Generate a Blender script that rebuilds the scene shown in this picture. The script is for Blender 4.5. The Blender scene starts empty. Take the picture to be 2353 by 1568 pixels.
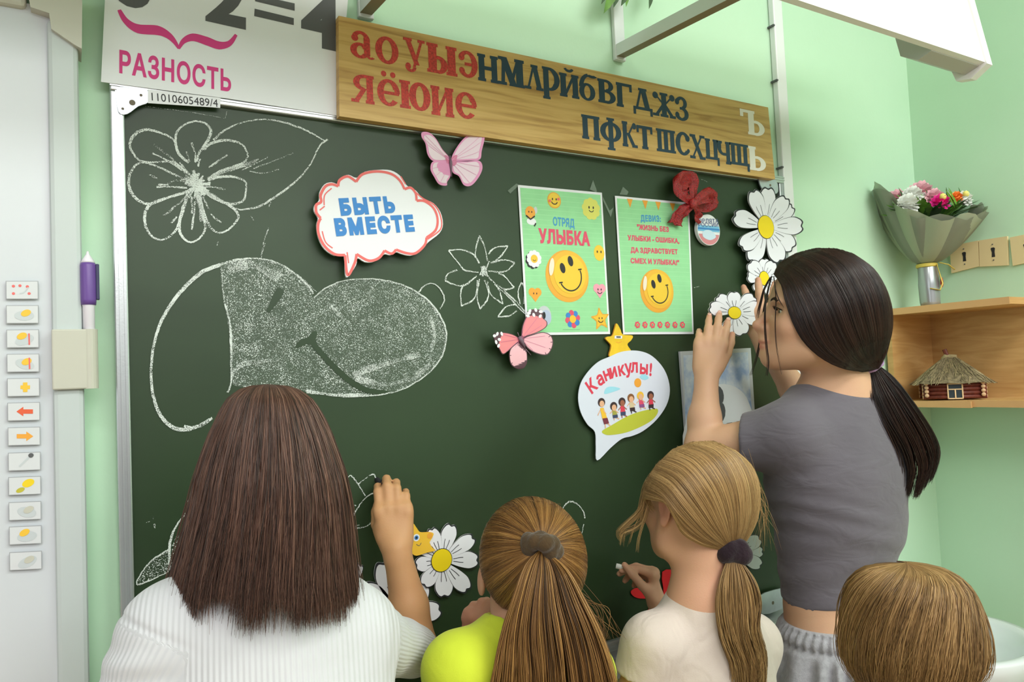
import bpy, bmesh, math, random
import numpy as np
from mathutils import Vector, Matrix
from mathutils.geometry import tessellate_polygon
rng = np.random.default_rng(7)
random.seed(7)
sc = bpy.context.scene
COL = sc.collection

# ------------------------------------------------------------------ camera
F_PX, YAW, PITCH, ROLL = 1707.0, -.5381, .0450, .0443
CAM = np.array([-.0745, -1.2305, 1.3479])
def _rot(y, p, r):
    cy, sy = math.cos(y), math.sin(y); cp, sp = math.cos(p), math.sin(p); cr, sr = math.cos(r), math.sin(r)
    return (np.array([[cy, -sy, 0], [sy, cy, 0], [0, 0, 1]]) @ np.array([[1, 0, 0], [0, cp, -sp], [0, sp, cp]])
            @ np.array([[cr, 0, sr], [0, 1, 0], [-sr, 0, cr]]))
RM = _rot(YAW, PITCH, ROLL)
cd = bpy.data.cameras.new('camera'); cam = bpy.data.objects.new('camera', cd); COL.objects.link(cam)
cd.sensor_fit = 'HORIZONTAL'; cd.sensor_width = 36; cd.lens = F_PX / 2353 * 36; cd.clip_start = .02
m = Matrix.Identity(4)
for i in range(3):
    m[i][0] = RM[i, 0]; m[i][1] = RM[i, 2]; m[i][2] = -RM[i, 1]; m[i][3] = CAM[i]
cam.matrix_world = m
sc.camera = cam
sc.cycles.transparent_max_bounces = 48

# ------------------------------------------------------------------ light
sc.view_settings.view_transform = 'Standard'; sc.view_settings.look = 'None'
sc.view_settings.exposure = 0.02; sc.view_settings.gamma = 1.0; sc.view_settings.use_curve_mapping = False
wd = bpy.data.worlds.new('world'); sc.world = wd; wd.use_nodes = True
wd.node_tree.nodes['Background'].inputs[0].default_value = (.95, .98, 1, 1)
wd.node_tree.nodes['Background'].inputs[1].default_value = .30
def area(name, loc, target, sx, sy, power, col=(1, 1, 1)):
    l = bpy.data.lights.new(name, 'AREA'); l.shape = 'RECTANGLE'; l.size = sx; l.size_y = sy; l.energy = power; l.color = col
    o = bpy.data.objects.new(name, l); COL.objects.link(o); o.location = loc
    o.rotation_euler = (Vector(target) - Vector(loc)).to_track_quat('-Z', 'Y').to_euler()
    return o
area('ceiling_lamp_light', (1.5, -1.75, 2.93), (1.5, -1.75, 0), 1.2, .5, 30, (1, .995, .98))
area('ceiling_lamp_light', (-.4, -1.9, 2.93), (-.4, -1.9, 0), 1.2, .5, 21, (1, .995, .98))
area('ceiling_lamp_light', (.6, -3.6, 2.93), (.6, -3.2, 0), 3.0, 1.0, 70, (1, .995, .98))
area('rear_fill_light', (.3, -5.0, 2.75), (.6, 0, 1.6), 4.4, .7, 46, (1, .995, .98))  # area light added to haze the upper chalkboard and fill from behind
area('left_fill_light', (-3.2, -2.6, 1.9), (.6, -.2, 1.2), 2.2, 1.6, 20, (.95, .98, 1))  # soft cool area light added on the left, no window modelled

# ------------------------------------------------------------------ picture geometry helpers
def ray(px, py): return RM @ np.array([(px - 1176.5) / F_PX, 1, -(py - 784) / F_PX])
def W(px, py, off=0.0):
    "point on the vertical plane y = -off seen at that pixel"
    d = ray(px, py); t = (-off - CAM[1]) / d[1]; return CAM + d * t
def WX(px, py, X):
    d = ray(px, py); t = (X - CAM[0]) / d[0]; return CAM + d * t
def AT(px, py, D): return CAM + ray(px, py) * D

# ------------------------------------------------------------------ materials
def lin(h):
    if not isinstance(h, str): return tuple(h)[:3]
    h = h.lstrip('#'); out = []
    for i in (0, 2, 4):
        c = int(h[i:i + 2], 16) / 255; out.append(c / 12.92 if c <= .04045 else ((c + .055) / 1.055) ** 2.4)
    return tuple(out)
_M = {}
def mat(name, color, rough=.6, metal=0, spec=.5, bump=0, bscale=200, var=0, vscale=6, alpha=1, sheen=0, sss=0, coat=0, trans=0):
    if name in _M: return _M[name]
    M = bpy.data.materials.new(name); M.use_nodes = True; nt = M.node_tree; b = nt.nodes['Principled BSDF']
    c = lin(color); b.inputs['Base Color'].default_value = (*c, 1); b.inputs['Roughness'].default_value = rough
    b.inputs['Metallic'].default_value = metal; b.inputs['Specular IOR Level'].default_value = spec
    b.inputs['Alpha'].default_value = alpha; b.inputs['Sheen Weight'].default_value = sheen; b.inputs['Coat Weight'].default_value = coat
    b.inputs['Transmission Weight'].default_value = trans
    if sss:
        b.inputs['Subsurface Weight'].default_value = sss; b.inputs['Subsurface Radius'].default_value = (1, .35, .2); b.inputs['Subsurface Scale'].default_value = .006
    if bump or var:
        tc = nt.nodes.new('ShaderNodeTexCoord')
    if bump:
        n = nt.nodes.new('ShaderNodeTexNoise'); n.inputs['Scale'].default_value = bscale; n.inputs['Detail'].default_value = 3
        bp = nt.nodes.new('ShaderNodeBump'); bp.inputs['Strength'].default_value = bump; bp.inputs['Distance'].default_value = .002
        nt.links.new(tc.outputs['Object'], n.inputs['Vector']); nt.links.new(n.outputs[0], bp.inputs['Height']); nt.links.new(bp.outputs[0], b.inputs['Normal'])
    if var:
        n = nt.nodes.new('ShaderNodeTexNoise'); n.inputs['Scale'].default_value = vscale; n.inputs['Detail'].default_value = 4
        r = nt.nodes.new('ShaderNodeValToRGB')
        r.color_ramp.elements[0].position = .3; r.color_ramp.elements[1].position = .7
        r.color_ramp.elements[0].color = (*[x * (1 - var) for x in c], 1); r.color_ramp.elements[1].color = (*[min(1, x * (1 + var)) for x in c], 1)
        nt.links.new(tc.outputs['Object'], n.inputs['Vector']); nt.links.new(n.outputs[0], r.inputs[0]); nt.links.new(r.outputs[0], b.inputs['Base Color'])
    _M[name] = M; return M
def nodes(M): return M.node_tree, M.node_tree.nodes['Principled BSDF']

# ------------------------------------------------------------------ object helpers
def tag(o, label=None, cat=None, group=None, kind=None):
    for k, v in (('label', label), ('category', cat), ('group', group), ('kind', kind)):
        if v: o[k] = v
    return o
def root(name, loc, label, cat, group=None):
    o = bpy.data.objects.new(name, None); COL.objects.link(o); o.location = Vector(loc); o.empty_display_size = .05
    return tag(o, label, cat, group)
def base_of(o):
    v = Vector((0, 0, 0))
    while o is not None: v += o.location; o = o.parent
    return v
def mk(name, V, Fc, mats, parent=None, smooth=False, mi=None, label=None):
    "one mesh object from world-space vertices; a child is stored relative to its parent"
    V = np.asarray(V, float).reshape(-1, 3)
    if parent is not None: o0 = np.array(base_of(parent))
    else: o0 = (V.min(0) + V.max(0)) / 2; o0[2] = V[:, 2].min()
    me = bpy.data.meshes.new(name)
    if isinstance(Fc, np.ndarray):
        k = Fc.shape[1]; n = len(Fc); me.vertices.add(len(V)); me.vertices.foreach_set('co', (V - o0).ravel())
        me.loops.add(n * k); me.loops.foreach_set('vertex_index', Fc.ravel().astype(np.int32))
        me.polygons.add(n); me.polygons.foreach_set('loop_start', np.arange(0, n * k, k, dtype=np.int32))
        me.update(calc_edges=True); me.validate()
    else:
        me.from_pydata((V - o0).tolist(), [], [list(f) for f in Fc]); me.update()
    if not isinstance(mats, (list, tuple)): mats = [mats]
    for q in mats: me.materials.append(q)
    if mi is not None: me.polygons.foreach_set('material_index', np.asarray(mi, np.int32))
    me.polygons.foreach_set('use_smooth', np.full(len(me.polygons), bool(smooth)))
    o = bpy.data.objects.new(name, me); COL.objects.link(o)
    if parent is not None: o.parent = parent
    else: o.location = Vector(o0)
    if label: o['label'] = label
    return o
class Mesh:
    "collects boxes, tubes, prisms ... into one mesh"
    def __init__(s): s.V = []; s.F = []; s.mi = []; s.mats = []
    def add(s, V, Fc, m):
        if m not in s.mats: s.mats.append(m)
        b = len(s.V); s.V += [tuple(v) for v in V]; s.F += [[b + i for i in f] for f in Fc]; s.mi += [s.mats.index(m)] * len(Fc)
        return s
    def box(s, lo, hi, m, bev=0):
        bm = bmesh.new(); bmesh.ops.create_cube(bm, size=1)
        lo = np.array(lo, float); hi = np.array(hi, float)
        for v in bm.verts: v.co = Vector((lo + hi) / 2 + np.array(v.co) * (hi - lo))
        if bev: bmesh.ops.bevel(bm, geom=bm.edges[:], offset=bev, segments=2, affect='EDGES', profile=.5)
        bmesh.ops.recalc_face_normals(bm, faces=bm.faces[:])
        bm.verts.ensure_lookup_table()
        s.add([v.co[:] for v in bm.verts], [[v.index for v in f.verts] for f in bm.faces], m); bm.free(); return s
    def tube(s, P, r, m, n=10, cap=True, flat=1.0, ref=(0, 0, 1)):
        P = np.asarray(P, float); k = len(P); r = np.broadcast_to(np.asarray(r, float), (k,))
        V = []
        T = np.gradient(P, axis=0); T /= np.linalg.norm(T, axis=1)[:, None] + 1e-12
        ref = np.array(ref, float)
        for i in range(k):
            a = np.cross(T[i], ref)
            if np.linalg.norm(a) < 1e-3: a = np.cross(T[i], (1, .1, 0))
            a /= np.linalg.norm(a); b = np.cross(T[i], a)
            for j in range(n):
                t = 2 * math.pi * j / n; V.append(P[i] + r[i] * (a * math.cos(t) + flat * b * math.sin(t)))
        Fc = [[i * n + j, i * n + (j + 1) % n, (i + 1) * n + (j + 1) % n, (i + 1) * n + j] for i in range(k - 1) for j in range(n)]
        if cap: Fc += [list(range(n))[::-1], [(k - 1) * n + j for j in range(n)]]
        return s.add(V, Fc, m)
    def ball(s, c, r, m, seg=16, rings=10, axes=None):
        c = np.array(c, float); r = np.broadcast_to(np.asarray(r, float), (3,)); A = np.eye(3) if axes is None else np.array(axes)
        V = [c + A @ (np.array((0, 0, 1)) * r)]
        for i in range(1, rings):
            for j in range(seg):
                t = math.pi * i / rings; p = 2 * math.pi * j / seg
                V.append(c + A @ (np.array((math.sin(t) * math.cos(p), math.sin(t) * math.sin(p), math.cos(t))) * r))
        V.append(c + A @ (np.array((0, 0, -1)) * r))
        Fc = [[0, 1 + j, 1 + (j + 1) % seg] for j in range(seg)]
        for i in range(rings - 2):
            for j in range(seg):
                a = 1 + i * seg; Fc.append([a + j, a + seg + j, a + seg + (j + 1) % seg, a + (j + 1) % seg])
        a = 1 + (rings - 2) * seg; Fc += [[a + j, len(V) - 1, a + (j + 1) % seg] for j in range(seg)]
        return s.add(V, Fc, m)
    def build(s, name, parent=None, smooth=False, label=None):
        return mk(name, s.V, s.F, s.mats, parent, smooth, s.mi, label)
def spline(P, n=8, closed=False):
    P = np.asarray(P, float); k = len(P); out = []
    rngk = range(k if closed else k - 1)
    for i in rngk:
        if closed: a, b, c, d = P[(i - 1) % k], P[i], P[(i + 1) % k], P[(i + 2) % k]
        else: a, b, c, d = P[max(i - 1, 0)], P[i], P[i + 1], P[min(i + 2, k - 1)]
        for t in np.arange(n) / n:
            out.append(.5 * ((2 * b) + (c - a) * t + (2 * a - 5 * b + 4 * c - d) * t * t + (3 * b - 3 * c + d - a) * t ** 3))
    if not closed: out.append(P[-1])
    return np.array(out)
def sm(P, n=8, closed=True): return spline(P, n, closed)
def tess(P2):
    return [list(t) for t in tessellate_polygon([[Vector((p[0], p[1], 0)) for p in P2]])]
class Sheet(Mesh):
    """flat printed matter on a plane y = -off (wall plane); layers stack towards the room"""
    LAYER = .00035
    def __init__(s, off, fn=None):
        super().__init__(); s.off = off; s.fn = fn
    def _emit(s, P, tris, m, layer):
        # P: (x,z) pairs in the wall plane
        s.cnt = getattr(s, 'cnt', 0) + 1
        y = -(s.off + layer * s.LAYER + s.cnt * 6e-6)
        V = [(p[0], y, p[1]) for p in P]
        if s.fn: V = [s.fn(v) for v in V]
        T = []
        for t in tris:
            a, b, c = [P[i] for i in t]
            e2 = max((b[0]-a[0])**2+(b[1]-a[1])**2, (c[0]-a[0])**2+(c[1]-a[1])**2, (b[0]-c[0])**2+(b[1]-c[1])**2)
            cr = (b[0] - a[0]) * (c[1] - a[1]) - (b[1] - a[1]) * (c[0] - a[0])
            if abs(cr) < 1.5e-5 * math.sqrt(e2): continue
            T.append(t if cr > 0 else t[::-1])          # +area in (x,z) faces -y
        s.add(V, T, m)
    def px(s, P): return [(q[0], q[2]) for q in (W(p[0], p[1], s.off) for p in P)]
    def poly(s, P, m, layer=0): s._emit(P, tess(P), m, layer); return s
    def ppoly(s, P, m, layer=0): return s.poly(s.px(P), m, layer)
    def slab(s, P, m, thick, edge=None):
        "a cut sheet with real thickness, front face on layer 0"
        tr = tess(P); s._emit(P, tr, m, 0)
        n = len(P); y0 = -s.off; y1 = -s.off + thick
        V = [(p[0], y0, p[1]) for p in P] + [(p[0], y1, p[1]) for p in P]
        if s.fn: V = [s.fn(v) for v in V]
        s.add(V, [[i, (i + 1) % n, n + (i + 1) % n, n + i] for i in range(n)] + [[n + i for i in t] for t in tr], edge or m); return s
    def circ(s, c, r, m, layer=0, rx=None, rot=0, n=28):
        rx = rx or r; P = []
        for i in range(n):
            t = 2 * math.pi * i / n; a, b = rx * math.cos(t), r * math.sin(t)
            P.append((c[0] + a * math.cos(rot) - b * math.sin(rot), c[1] + a * math.sin(rot) + b * math.cos(rot)))
        return s._emit(P, [[0, i, i + 1] for i in range(1, n - 1)], m, layer) or s
    def pc(s, p): q = W(p[0], p[1], s.off); return (q[0], q[2])
    def stroke(s, P, w, m, layer=0, closed=False):
        P = np.asarray(P, float); k = len(P); w = np.broadcast_to(np.asarray(w, float), (k,))
        if closed: T = np.roll(P, -1, 0) - np.roll(P, 1, 0)
        else: T = np.gradient(P, axis=0)
        N = np.stack([-T[:, 1], T[:, 0]], 1); N /= np.linalg.norm(N, axis=1)[:, None] + 1e-12
        A = P + N * w[:, None] / 2; B = P - N * w[:, None] / 2
        V = [tuple(v) for v in A] + [tuple(v) for v in B]
        tr = []
        for i in range(k if closed else k - 1):
            j = (i + 1) % k; tr += [[i, k + i, k + j], [i, k + j, j]]
        s._emit(V, tr, m, layer); return s
    def pstroke(s, P, w, m, layer=0, closed=False, smooth=6):
        P = sm(P, smooth, closed) if smooth else np.asarray(P, float)
        return s.stroke(np.array(s.px(P)), w if np.isscalar(w) else np.interp(np.linspace(0, 1, len(P)), np.linspace(0, 1, len(w)), w), m, layer, closed)
    def text(s, txt, L, R, hpx, m, layer=1, bold=0, spacing=1.0, caps=True):
        "text whose baseline runs from pixel L to pixel R and whose capitals are hpx pixels tall at L"
        V, T = text_mesh(txt, bold, spacing)
        a = np.array(s.pc(L)); b = np.array(s.pc(R)); t = np.array(s.pc((L[0], L[1] - hpx)))
        h = abs(t[1] - a[1]); x0, x1 = V[:, 0].min(), V[:, 0].max(); ex = (b - a) / (x1 - x0); ez = np.array((-(b - a)[1], (b - a)[0])); ez = ez / np.linalg.norm(ez) * h / CAPH
        s._emit([tuple(a + ex * (v[0] - x0) + ez * v[1]) for v in V], T, m, layer)
        return s
CAPH = .729
_tc = {}
def fill_nonzero(loops):
    "nonzero-winding fill of closed loops by horizontal slabs -> (verts, triangles)"
    E = []
    for L in loops:
        for i in range(len(L)):
            a, b = L[i], L[(i + 1) % len(L)]
            if abs(a[1] - b[1]) > 1e-7: E.append((a, b, 1) if a[1] < b[1] else (b, a, -1))
    ys = [p[1] for L in loops for p in L]
    for i in range(len(E)):
        (a, b, _), = (E[i],)
        for j in range(i + 1, len(E)):
            c, d, _ = E[j]
            if max(a[1], c[1]) >= min(b[1], d[1]) or max(a[0], b[0]) < min(c[0], d[0]) or max(c[0], d[0]) < min(a[0], b[0]): continue
            r = (b[0] - a[0], b[1] - a[1]); q = (d[0] - c[0], d[1] - c[1]); den = r[0] * q[1] - r[1] * q[0]
            if abs(den) < 1e-12: continue
            t = ((c[0] - a[0]) * q[1] - (c[1] - a[1]) * q[0]) / den; u = ((c[0] - a[0]) * r[1] - (c[1] - a[1]) * r[0]) / den
            if 1e-4 < t < 1 - 1e-4 and 1e-4 < u < 1 - 1e-4: ys.append(a[1] + t * r[1])
    ys = sorted(set(round(y, 5) for y in ys)); V = []; T = []
    for y0, y1 in zip(ys, ys[1:]):
        if y1 - y0 < 2e-5: continue
        ym = (y0 + y1) / 2; X = []
        for a, b, w in E:
            if a[1] < ym < b[1]:
                f = lambda y: a[0] + (b[0] - a[0]) * (y - a[1]) / (b[1] - a[1]); X.append((f(ym), f(y0), f(y1), w))
        X.sort(); wn = 0
        for k in range(len(X)):
            if wn == 0: st = X[k]
            wn += X[k][3]
            if wn == 0 and X[k][0] - st[0] > 1e-6:
                n = len(V); V += [(st[1], y0), (X[k][1], y0), (X[k][2], y1), (st[2], y1)]; T += [[n, n + 1, n + 2], [n, n + 2, n + 3]]
    return np.array(V), T
_gc = {}
def glyph(ch, bold):
    if (ch, bold) in _gc: return _gc[(ch, bold)]
    cu = bpy.data.curves.new('t', 'FONT'); cu.body = ch + '|'; cu.size = 1
    ob = bpy.data.objects.new('t', cu); COL.objects.link(ob)
    cv = ob.to_curve(bpy.context.evaluated_depsgraph_get()); loops = []
    for sp in cv.splines:
        B = sp.bezier_points; n = len(B); P = []
        for i in range(n):
            a, b = B[i], B[(i + 1) % n]; p0, p1, p2, p3 = [np.array(v[:2]) for v in (a.co, a.handle_right, b.handle_left, b.co)]
            ch_ = p3 - p0; dev = abs(ch_[0] * (p1 - p0)[1] - ch_[1] * (p1 - p0)[0]) / (np.linalg.norm(ch_) + 1e-9)
            k = 1 if dev < 1e-3 else 4
            for t in np.arange(k) / k: P.append((1 - t) ** 3 * p0 + 3 * (1 - t) ** 2 * t * p1 + 3 * (1 - t) * t * t * p2 + t ** 3 * p3)
        P = np.array(P); keep = [i for i in range(len(P)) if np.linalg.norm(P[i] - P[i - 1]) > 1e-5]; loops.append(P[keep])
    bar = max(loops, key=lambda P: P[:, 0].max()); adv = bar[:, 0].min()
    loops = [P for P in loops if P is not bar]
    ob.to_curve_clear(); bpy.data.objects.remove(ob); bpy.data.curves.remove(cu)
    if bold and loops:
        ar = lambda P: .5 * np.sum(P[:, 0] * np.roll(P[:, 1], -1) - np.roll(P[:, 0], -1) * P[:, 1])
        sg = np.sign(ar(max(loops, key=lambda P: abs(ar(P))))); out = []
        for P in loops:
            d0 = P - np.roll(P, 1, 0); d1 = np.roll(P, -1, 0) - P
            n0 = np.stack([d0[:, 1], -d0[:, 0]], 1); n0 /= np.linalg.norm(n0, axis=1)[:, None] + 1e-9; n1 = np.stack([d1[:, 1], -d1[:, 0]], 1); n1 /= np.linalg.norm(n1, axis=1)[:, None] + 1e-9
            mt = n0 + n1; mt /= np.maximum((mt * mt).sum(1), .9)[:, None]; out.append(P + sg * bold * 2 * mt)
        loops = out
    r = (*fill_nonzero([[tuple(p) for p in P] for P in loops]), adv) if loops else (np.zeros((0, 2)), [], adv)
    _gc[(ch, bold)] = r; return r
def text_mesh(txt, bold=0, spacing=1.0):
    x = 0; V = []; T = []
    for ch in txt:
        if ch == ' ': x += .28; continue
        v, t, adv = glyph(ch, bold); n = len(V); V += [(p[0] + x, p[1]) for p in v]; T += [[n + i for i in q] for q in t]; x += adv * spacing - .085 + 1.4 * bold
    return np.array(V), T
CAPH = .70
# ------------------------------------------------------------------ shared materials
def paint(name, a, b):
    M = mat(name, a, .55, spec=.3, bump=.12, bscale=90)
    nt, p = nodes(M); tc = nt.nodes.new('ShaderNodeTexCoord'); n = nt.nodes.new('ShaderNodeTexNoise'); n.inputs['Scale'].default_value = 1.6; n.inputs['Detail'].default_value = 5
    r = nt.nodes.new('ShaderNodeValToRGB'); r.color_ramp.elements[0].position = .35; r.color_ramp.elements[1].position = .68
    r.color_ramp.elements[0].color = (*lin(a), 1); r.color_ramp.elements[1].color = (*lin(b), 1)
    nt.links.new(tc.outputs['Object'], n.inputs['Vector']); nt.links.new(n.outputs[0], r.inputs[0]); nt.links.new(r.outputs[0], p.inputs['Base Color'])
    return M
m_wall = paint('mint_wall_paint', '#bfe3c4', '#c9e9cd')
m_wallr = m_wall
m_ceil = mat('ceiling_white', '#eeeeea', .8)
m_floor = mat('lino_floor', '#a98f6c', .45, var=.12, vscale=9)
m_white = mat('white_enamel', '#eceef0', .35)
m_wbface = mat('whiteboard_face', '#d2d7dd', .3)
m_wbframe = mat('whiteboard_frame', '#c3cccc', .4)
m_beige = mat('beige_plastic', '#c6c5b8', .45)
m_alu = mat('brushed_aluminium', '#c4c8ca', .32, metal=.75, bump=.05, bscale=400)
m_steel = mat('zinc_steel', '#c2c6d0', .35, metal=.6, var=.06, vscale=60)
m_dark = mat('dark_gap', '#2c2c2a', .6)
m_paper = mat('white_paper', '#eceef3', .6, spec=.25)
m_card = mat('foam_card_edge', '#e6e6e6', .7)
m_grey = mat('grey_print', '#5a5b5e', .6)
m_black = mat('black_print', '#26262a', .6)
m_pink = mat('magenta_print', '#d83a86', .6)
m_blue = mat('blue_print', '#3c86cf', .6)
m_red = mat('red_print', '#dd3f55', .6)
m_coral = mat('coral_print', '#ea6f6c', .6)
m_yel = mat('yellow_print', '#f2d21c', .55)
m_gold = mat('golden_print', '#f3c23a', .5)
m_org = mat('orange_print', '#f0a63a', .5)
m_green = mat('green_print', '#98dba0', .6, var=.05, vscale=30)
m_tape = mat('clear_tape', '#b9c9bd', .25, alpha=.28)

# ------------------------------------------------------------------ setting
RX = 2.05                                    # right-hand wall
def struct(name, lo, hi, m):
    o = Mesh().box(lo, hi, m).build(name); o['kind'] = 'structure'; return o
struct('floor', (-4, -5.2, -.1), (RX + .2, .2, 0), m_floor)
struct('wall_front', (-4, 0, 0), (RX, .2, 3), m_wall)
struct('wall_right', (RX, -5.2, 0), (RX + .2, .2, 3), m_wallr)
struct('ceiling', (-4, -5.2, 3), (RX + .2, .2, 3.1), m_ceil)

# ------------------------------------------------------------------ interactive whiteboard (far left)
wb_y = .05
xe = W(190, 700, wb_y)[0]; xf = W(118, 700, wb_y)[0]; zt = W(100, 28, wb_y)[2]
wb = root('interactive_whiteboard', (xe - .4, -wb_y, .9), 'large white interactive board with grey frame at the left edge of the photo', 'whiteboard')
Mesh().box((xe - 1.5, -wb_y + .004, .62), (xf + .004, -.002, zt + .01), m_wbface).build('panel', wb)
Mesh().box((xf, -wb_y - .006, .6), (xe, -.001, zt - .01), m_wbframe, .006).build('frame', wb)
Mesh().box((xe - 1.5, -wb_y - .006, zt), (xe - .06, -.001, zt + .06), m_beige, .006).build('frame', wb, label='beige top frame rail')
cb = Mesh()
cp = [(60, -40), (186, -40), (189, 8), (188, 112), (170, 102), (118, 66), (113, 30), (70, 16)]
s = Sheet(wb_y + .013); s.slab(s.px(cp), m_beige, .05); s.build('corner_cap', wb, smooth=False, label='beige plastic corner cap')
hl = Mesh()
a = W(118, 757, wb_y + .012); b = W(222, 757, wb_y + .012); c = W(120, 897, wb_y + .012)
hl.box((a[0], -wb_y - .014, c[2]), (W(196, 800, wb_y)[0] + .002, -.01, a[2]), m_beige, .002)
hx = W(206, 820, wb_y + .008)[0]; hr = .0105
hl.tube([(hx, -wb_y - .004, c[2]), (hx, -wb_y - .004, a[2])], hr, m_beige, 20)
hl.build('pen_holder', wb, label='beige clip-on pen tube')
icols = [m_coral, m_gold, m_gold, m_gold, m_gold, m_org, m_org, m_grey, m_yel, m_beige, m_gold, m_beige]
ys = [667, 723, 779, 835, 891, 947, 1004, 1062, 1118, 1176, 1232, 1291]
m_line = mat('icon_outline', '#a5a8ad', .5); m_pale = mat('icon_ground', '#d8dbdf', .5); m_sil = mat('silver_print', '#c7ced2', .4)
for i, y in enumerate(ys):
    x0 = 13 + i * .75; x1 = x0 + 75; t = 21; k = -i * .35
    s = Sheet(wb_y + .0002)
    q = [(x0, y - t), (x1, y - t + k), (x1 + .5, y + t + k), (x0 + .5, y + t)]
    s.ppoly(q, m_line, 0); s.ppoly([(p[0] * .955 + .045 * (x0 + 37), (p[1] - y) * .93 + y) for p in q], m_pale, 1)
    cx, cy = x0 + 40, y + k / 2
    if i == 0:
        for dx, dy in ((-22, -9), (-7, -10), (10, -8), (-22, 8), (14, 8)): s.circ(s.pc((cx + dx, cy + dy)), .0018, m_coral, 2)
        s.pstroke([(cx - 8, cy + 8), (cx + 2, cy + 5), (cx + 12, cy - 6)], .0015, m_sil, 2)
    elif i == 4:
        s.pstroke([(cx - 9, cy), (cx + 13, cy)], .005, m_gold, 2, smooth=0); s.pstroke([(cx + 2, cy - 11), (cx + 2, cy + 11)], .005, m_gold, 2, smooth=0)
    elif i in (5, 6):
        d = -1 if i == 5 else 1
        s.ppoly([(cx - 19 * d, cy - 5), (cx + 3 * d, cy - 5), (cx + 3 * d, cy - 11), (cx + 19 * d, cy), (cx + 3 * d, cy + 11), (cx + 3 * d, cy + 5), (cx - 19 * d, cy + 5)], m_org if d > 0 else mat('arrow_red', '#e5603a', .5), 2)
    elif i == 7:
        s.pstroke([(cx - 14, cy + 12), (cx + 12, cy - 13)], .0024, m_sil, 2, smooth=0); s.circ(s.pc((cx + 13, cy - 14)), .003, m_grey, 3)
    elif i == 8:
        s.circ(s.pc((cx + 6, cy - 6)), .005, m_yel, 2, rx=.007, rot=.4); s.circ(s.pc((cx - 12, cy + 10)), .003, mat('olive_print', '#c2b93a', .5), 2, rx=.005, rot=.4)
    else:
        s.circ(s.pc((cx + 2, cy + 3)), .0065, m_sil, 2, rx=.011, rot=.4 * (i % 3 - 1)); s.circ(s.pc((cx + (6 if i % 2 else -4), cy + (-3 if i % 2 else -6))), .0042, icols[i], 3, rx=.006, rot=.5)
        if i in (2, 3): s.pstroke([(cx + 12, cy - 12), (cx + 13, cy + 14)], .0018, m_coral, 3)
    s.build('icon_sticker', wb)
# stylus standing in the tube
pen = root('stylus_pen', (hx, -wb_y - .004, c[2]), 'purple and white stylus pen standing in the beige tube beside the whiteboard', 'pen')
m_pur = mat('purple_plastic', '#6d4c9a', .35); m_pw = mat('pen_white', '#e8e4ee', .35)
zz = lambda y: W(203, y, wb_y)[2]; py_ = -wb_y - .004
def pv(z, dx=0): return (hx + dx, py_, z)
Mesh().tube([pv(zz(890)), pv(zz(705)), pv(zz(700))], [.0068, .0075, .0088], m_pw, 18).build('barrel', pen, True)
Mesh().tube([pv(zz(702)), pv(zz(690)), pv(zz(612)), pv(zz(606))], [.0092, .0098, .0098, .009], m_pur, 18).build('grip', pen, True, label='purple grip')
Mesh().tube([pv(zz(606)), pv(zz(600)), pv(zz(586)), pv(zz(579))], [.009, .0075, .0022, .0012], m_pw, 18).build('tip', pen, True, label='white pointed tip')
Mesh().box((hx + .009, py_ - .004, zz(690)), (hx + .0135, py_ + .004, zz(608)), mat('navy_plastic', '#2b2b55', .4), .001).build('button_strip', pen)

# ------------------------------------------------------------------ chalkboard
BX0, BX1, BZ0, BZ1 = -.018, 1.452, .786, 1.808
cbd = root('chalkboard', ((BX0 + BX1) / 2, 0, BZ0), 'dark green chalkboard covered in chalk drawings and paper cutouts on the mint wall', 'chalkboard')
m_board = mat('green_chalkboard', '#33482f', .42, spec=.45)
nt, p = nodes(m_board)
tc = nt.nodes.new('ShaderNodeTexCoord')
n1 = nt.nodes.new('ShaderNodeTexNoise'); n1.inputs['Scale'].default_value = 3.2; n1.inputs['Detail'].default_value = 6; n1.inputs['Distortion'].default_value = .6
r1 = nt.nodes.new('ShaderNodeValToRGB'); r1.color_ramp.elements[0].position = .3; r1.color_ramp.elements[1].position = .75
r1.color_ramp.elements[0].color = (*lin('#22351d'), 1); r1.color_ramp.elements[1].color = (*lin('#2e4329'), 1)
nt.links.new(tc.outputs['Object'], n1.inputs['Vector']); nt.links.new(n1.outputs[0], r1.inputs[0]); nt.links.new(r1.outputs[0], p.inputs['Base Color'])
n2 = nt.nodes.new('ShaderNodeTexNoise'); n2.inputs['Scale'].default_value = 900; bp = nt.nodes.new('ShaderNodeBump'); bp.inputs['Strength'].default_value = .06; bp.inputs['Distance'].default_value = .0005
nt.links.new(tc.outputs['Object'], n2.inputs['Vector']); nt.links.new(n2.outputs[0], bp.inputs['Height']); nt.links.new(bp.outputs[0], p.inputs['Normal'])
BY = .012                                                     # board face stands this far off the wall
Mesh().box((BX0 + .01, -BY, BZ0 + .01), (BX1 - .01, -.001, BZ1 - .01), m_board).build('writing_surface', cbd)
def rail(lo, hi, axis):
    m_ = Mesh(); lo = np.array(lo, float); hi = np.array(hi, float)
    m_.box(lo, hi, m_alu, .002)
    k = 2 if axis == 0 else 0
    for f in (.36, .7):                                       # raised ribs of the extrusion
        a = lo.copy(); b = hi.copy(); a[k] = lo[k] + (hi[k] - lo[k]) * f; b[k] = a[k] + .0025; a[1] = lo[1] - .0016; b[1] = lo[1] + .002
        m_.box(a, b, m_alu)
    return m_
FY = .021
rail((BX0, -FY, BZ1 - .018), (BX1, -.001, BZ1), 0).build('frame_rail', cbd, label='aluminium top rail')
rail((BX0, -FY, BZ0), (BX1, -.001, BZ0 + .02), 0).build('frame_rail', cbd, label='aluminium bottom rail')
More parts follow.
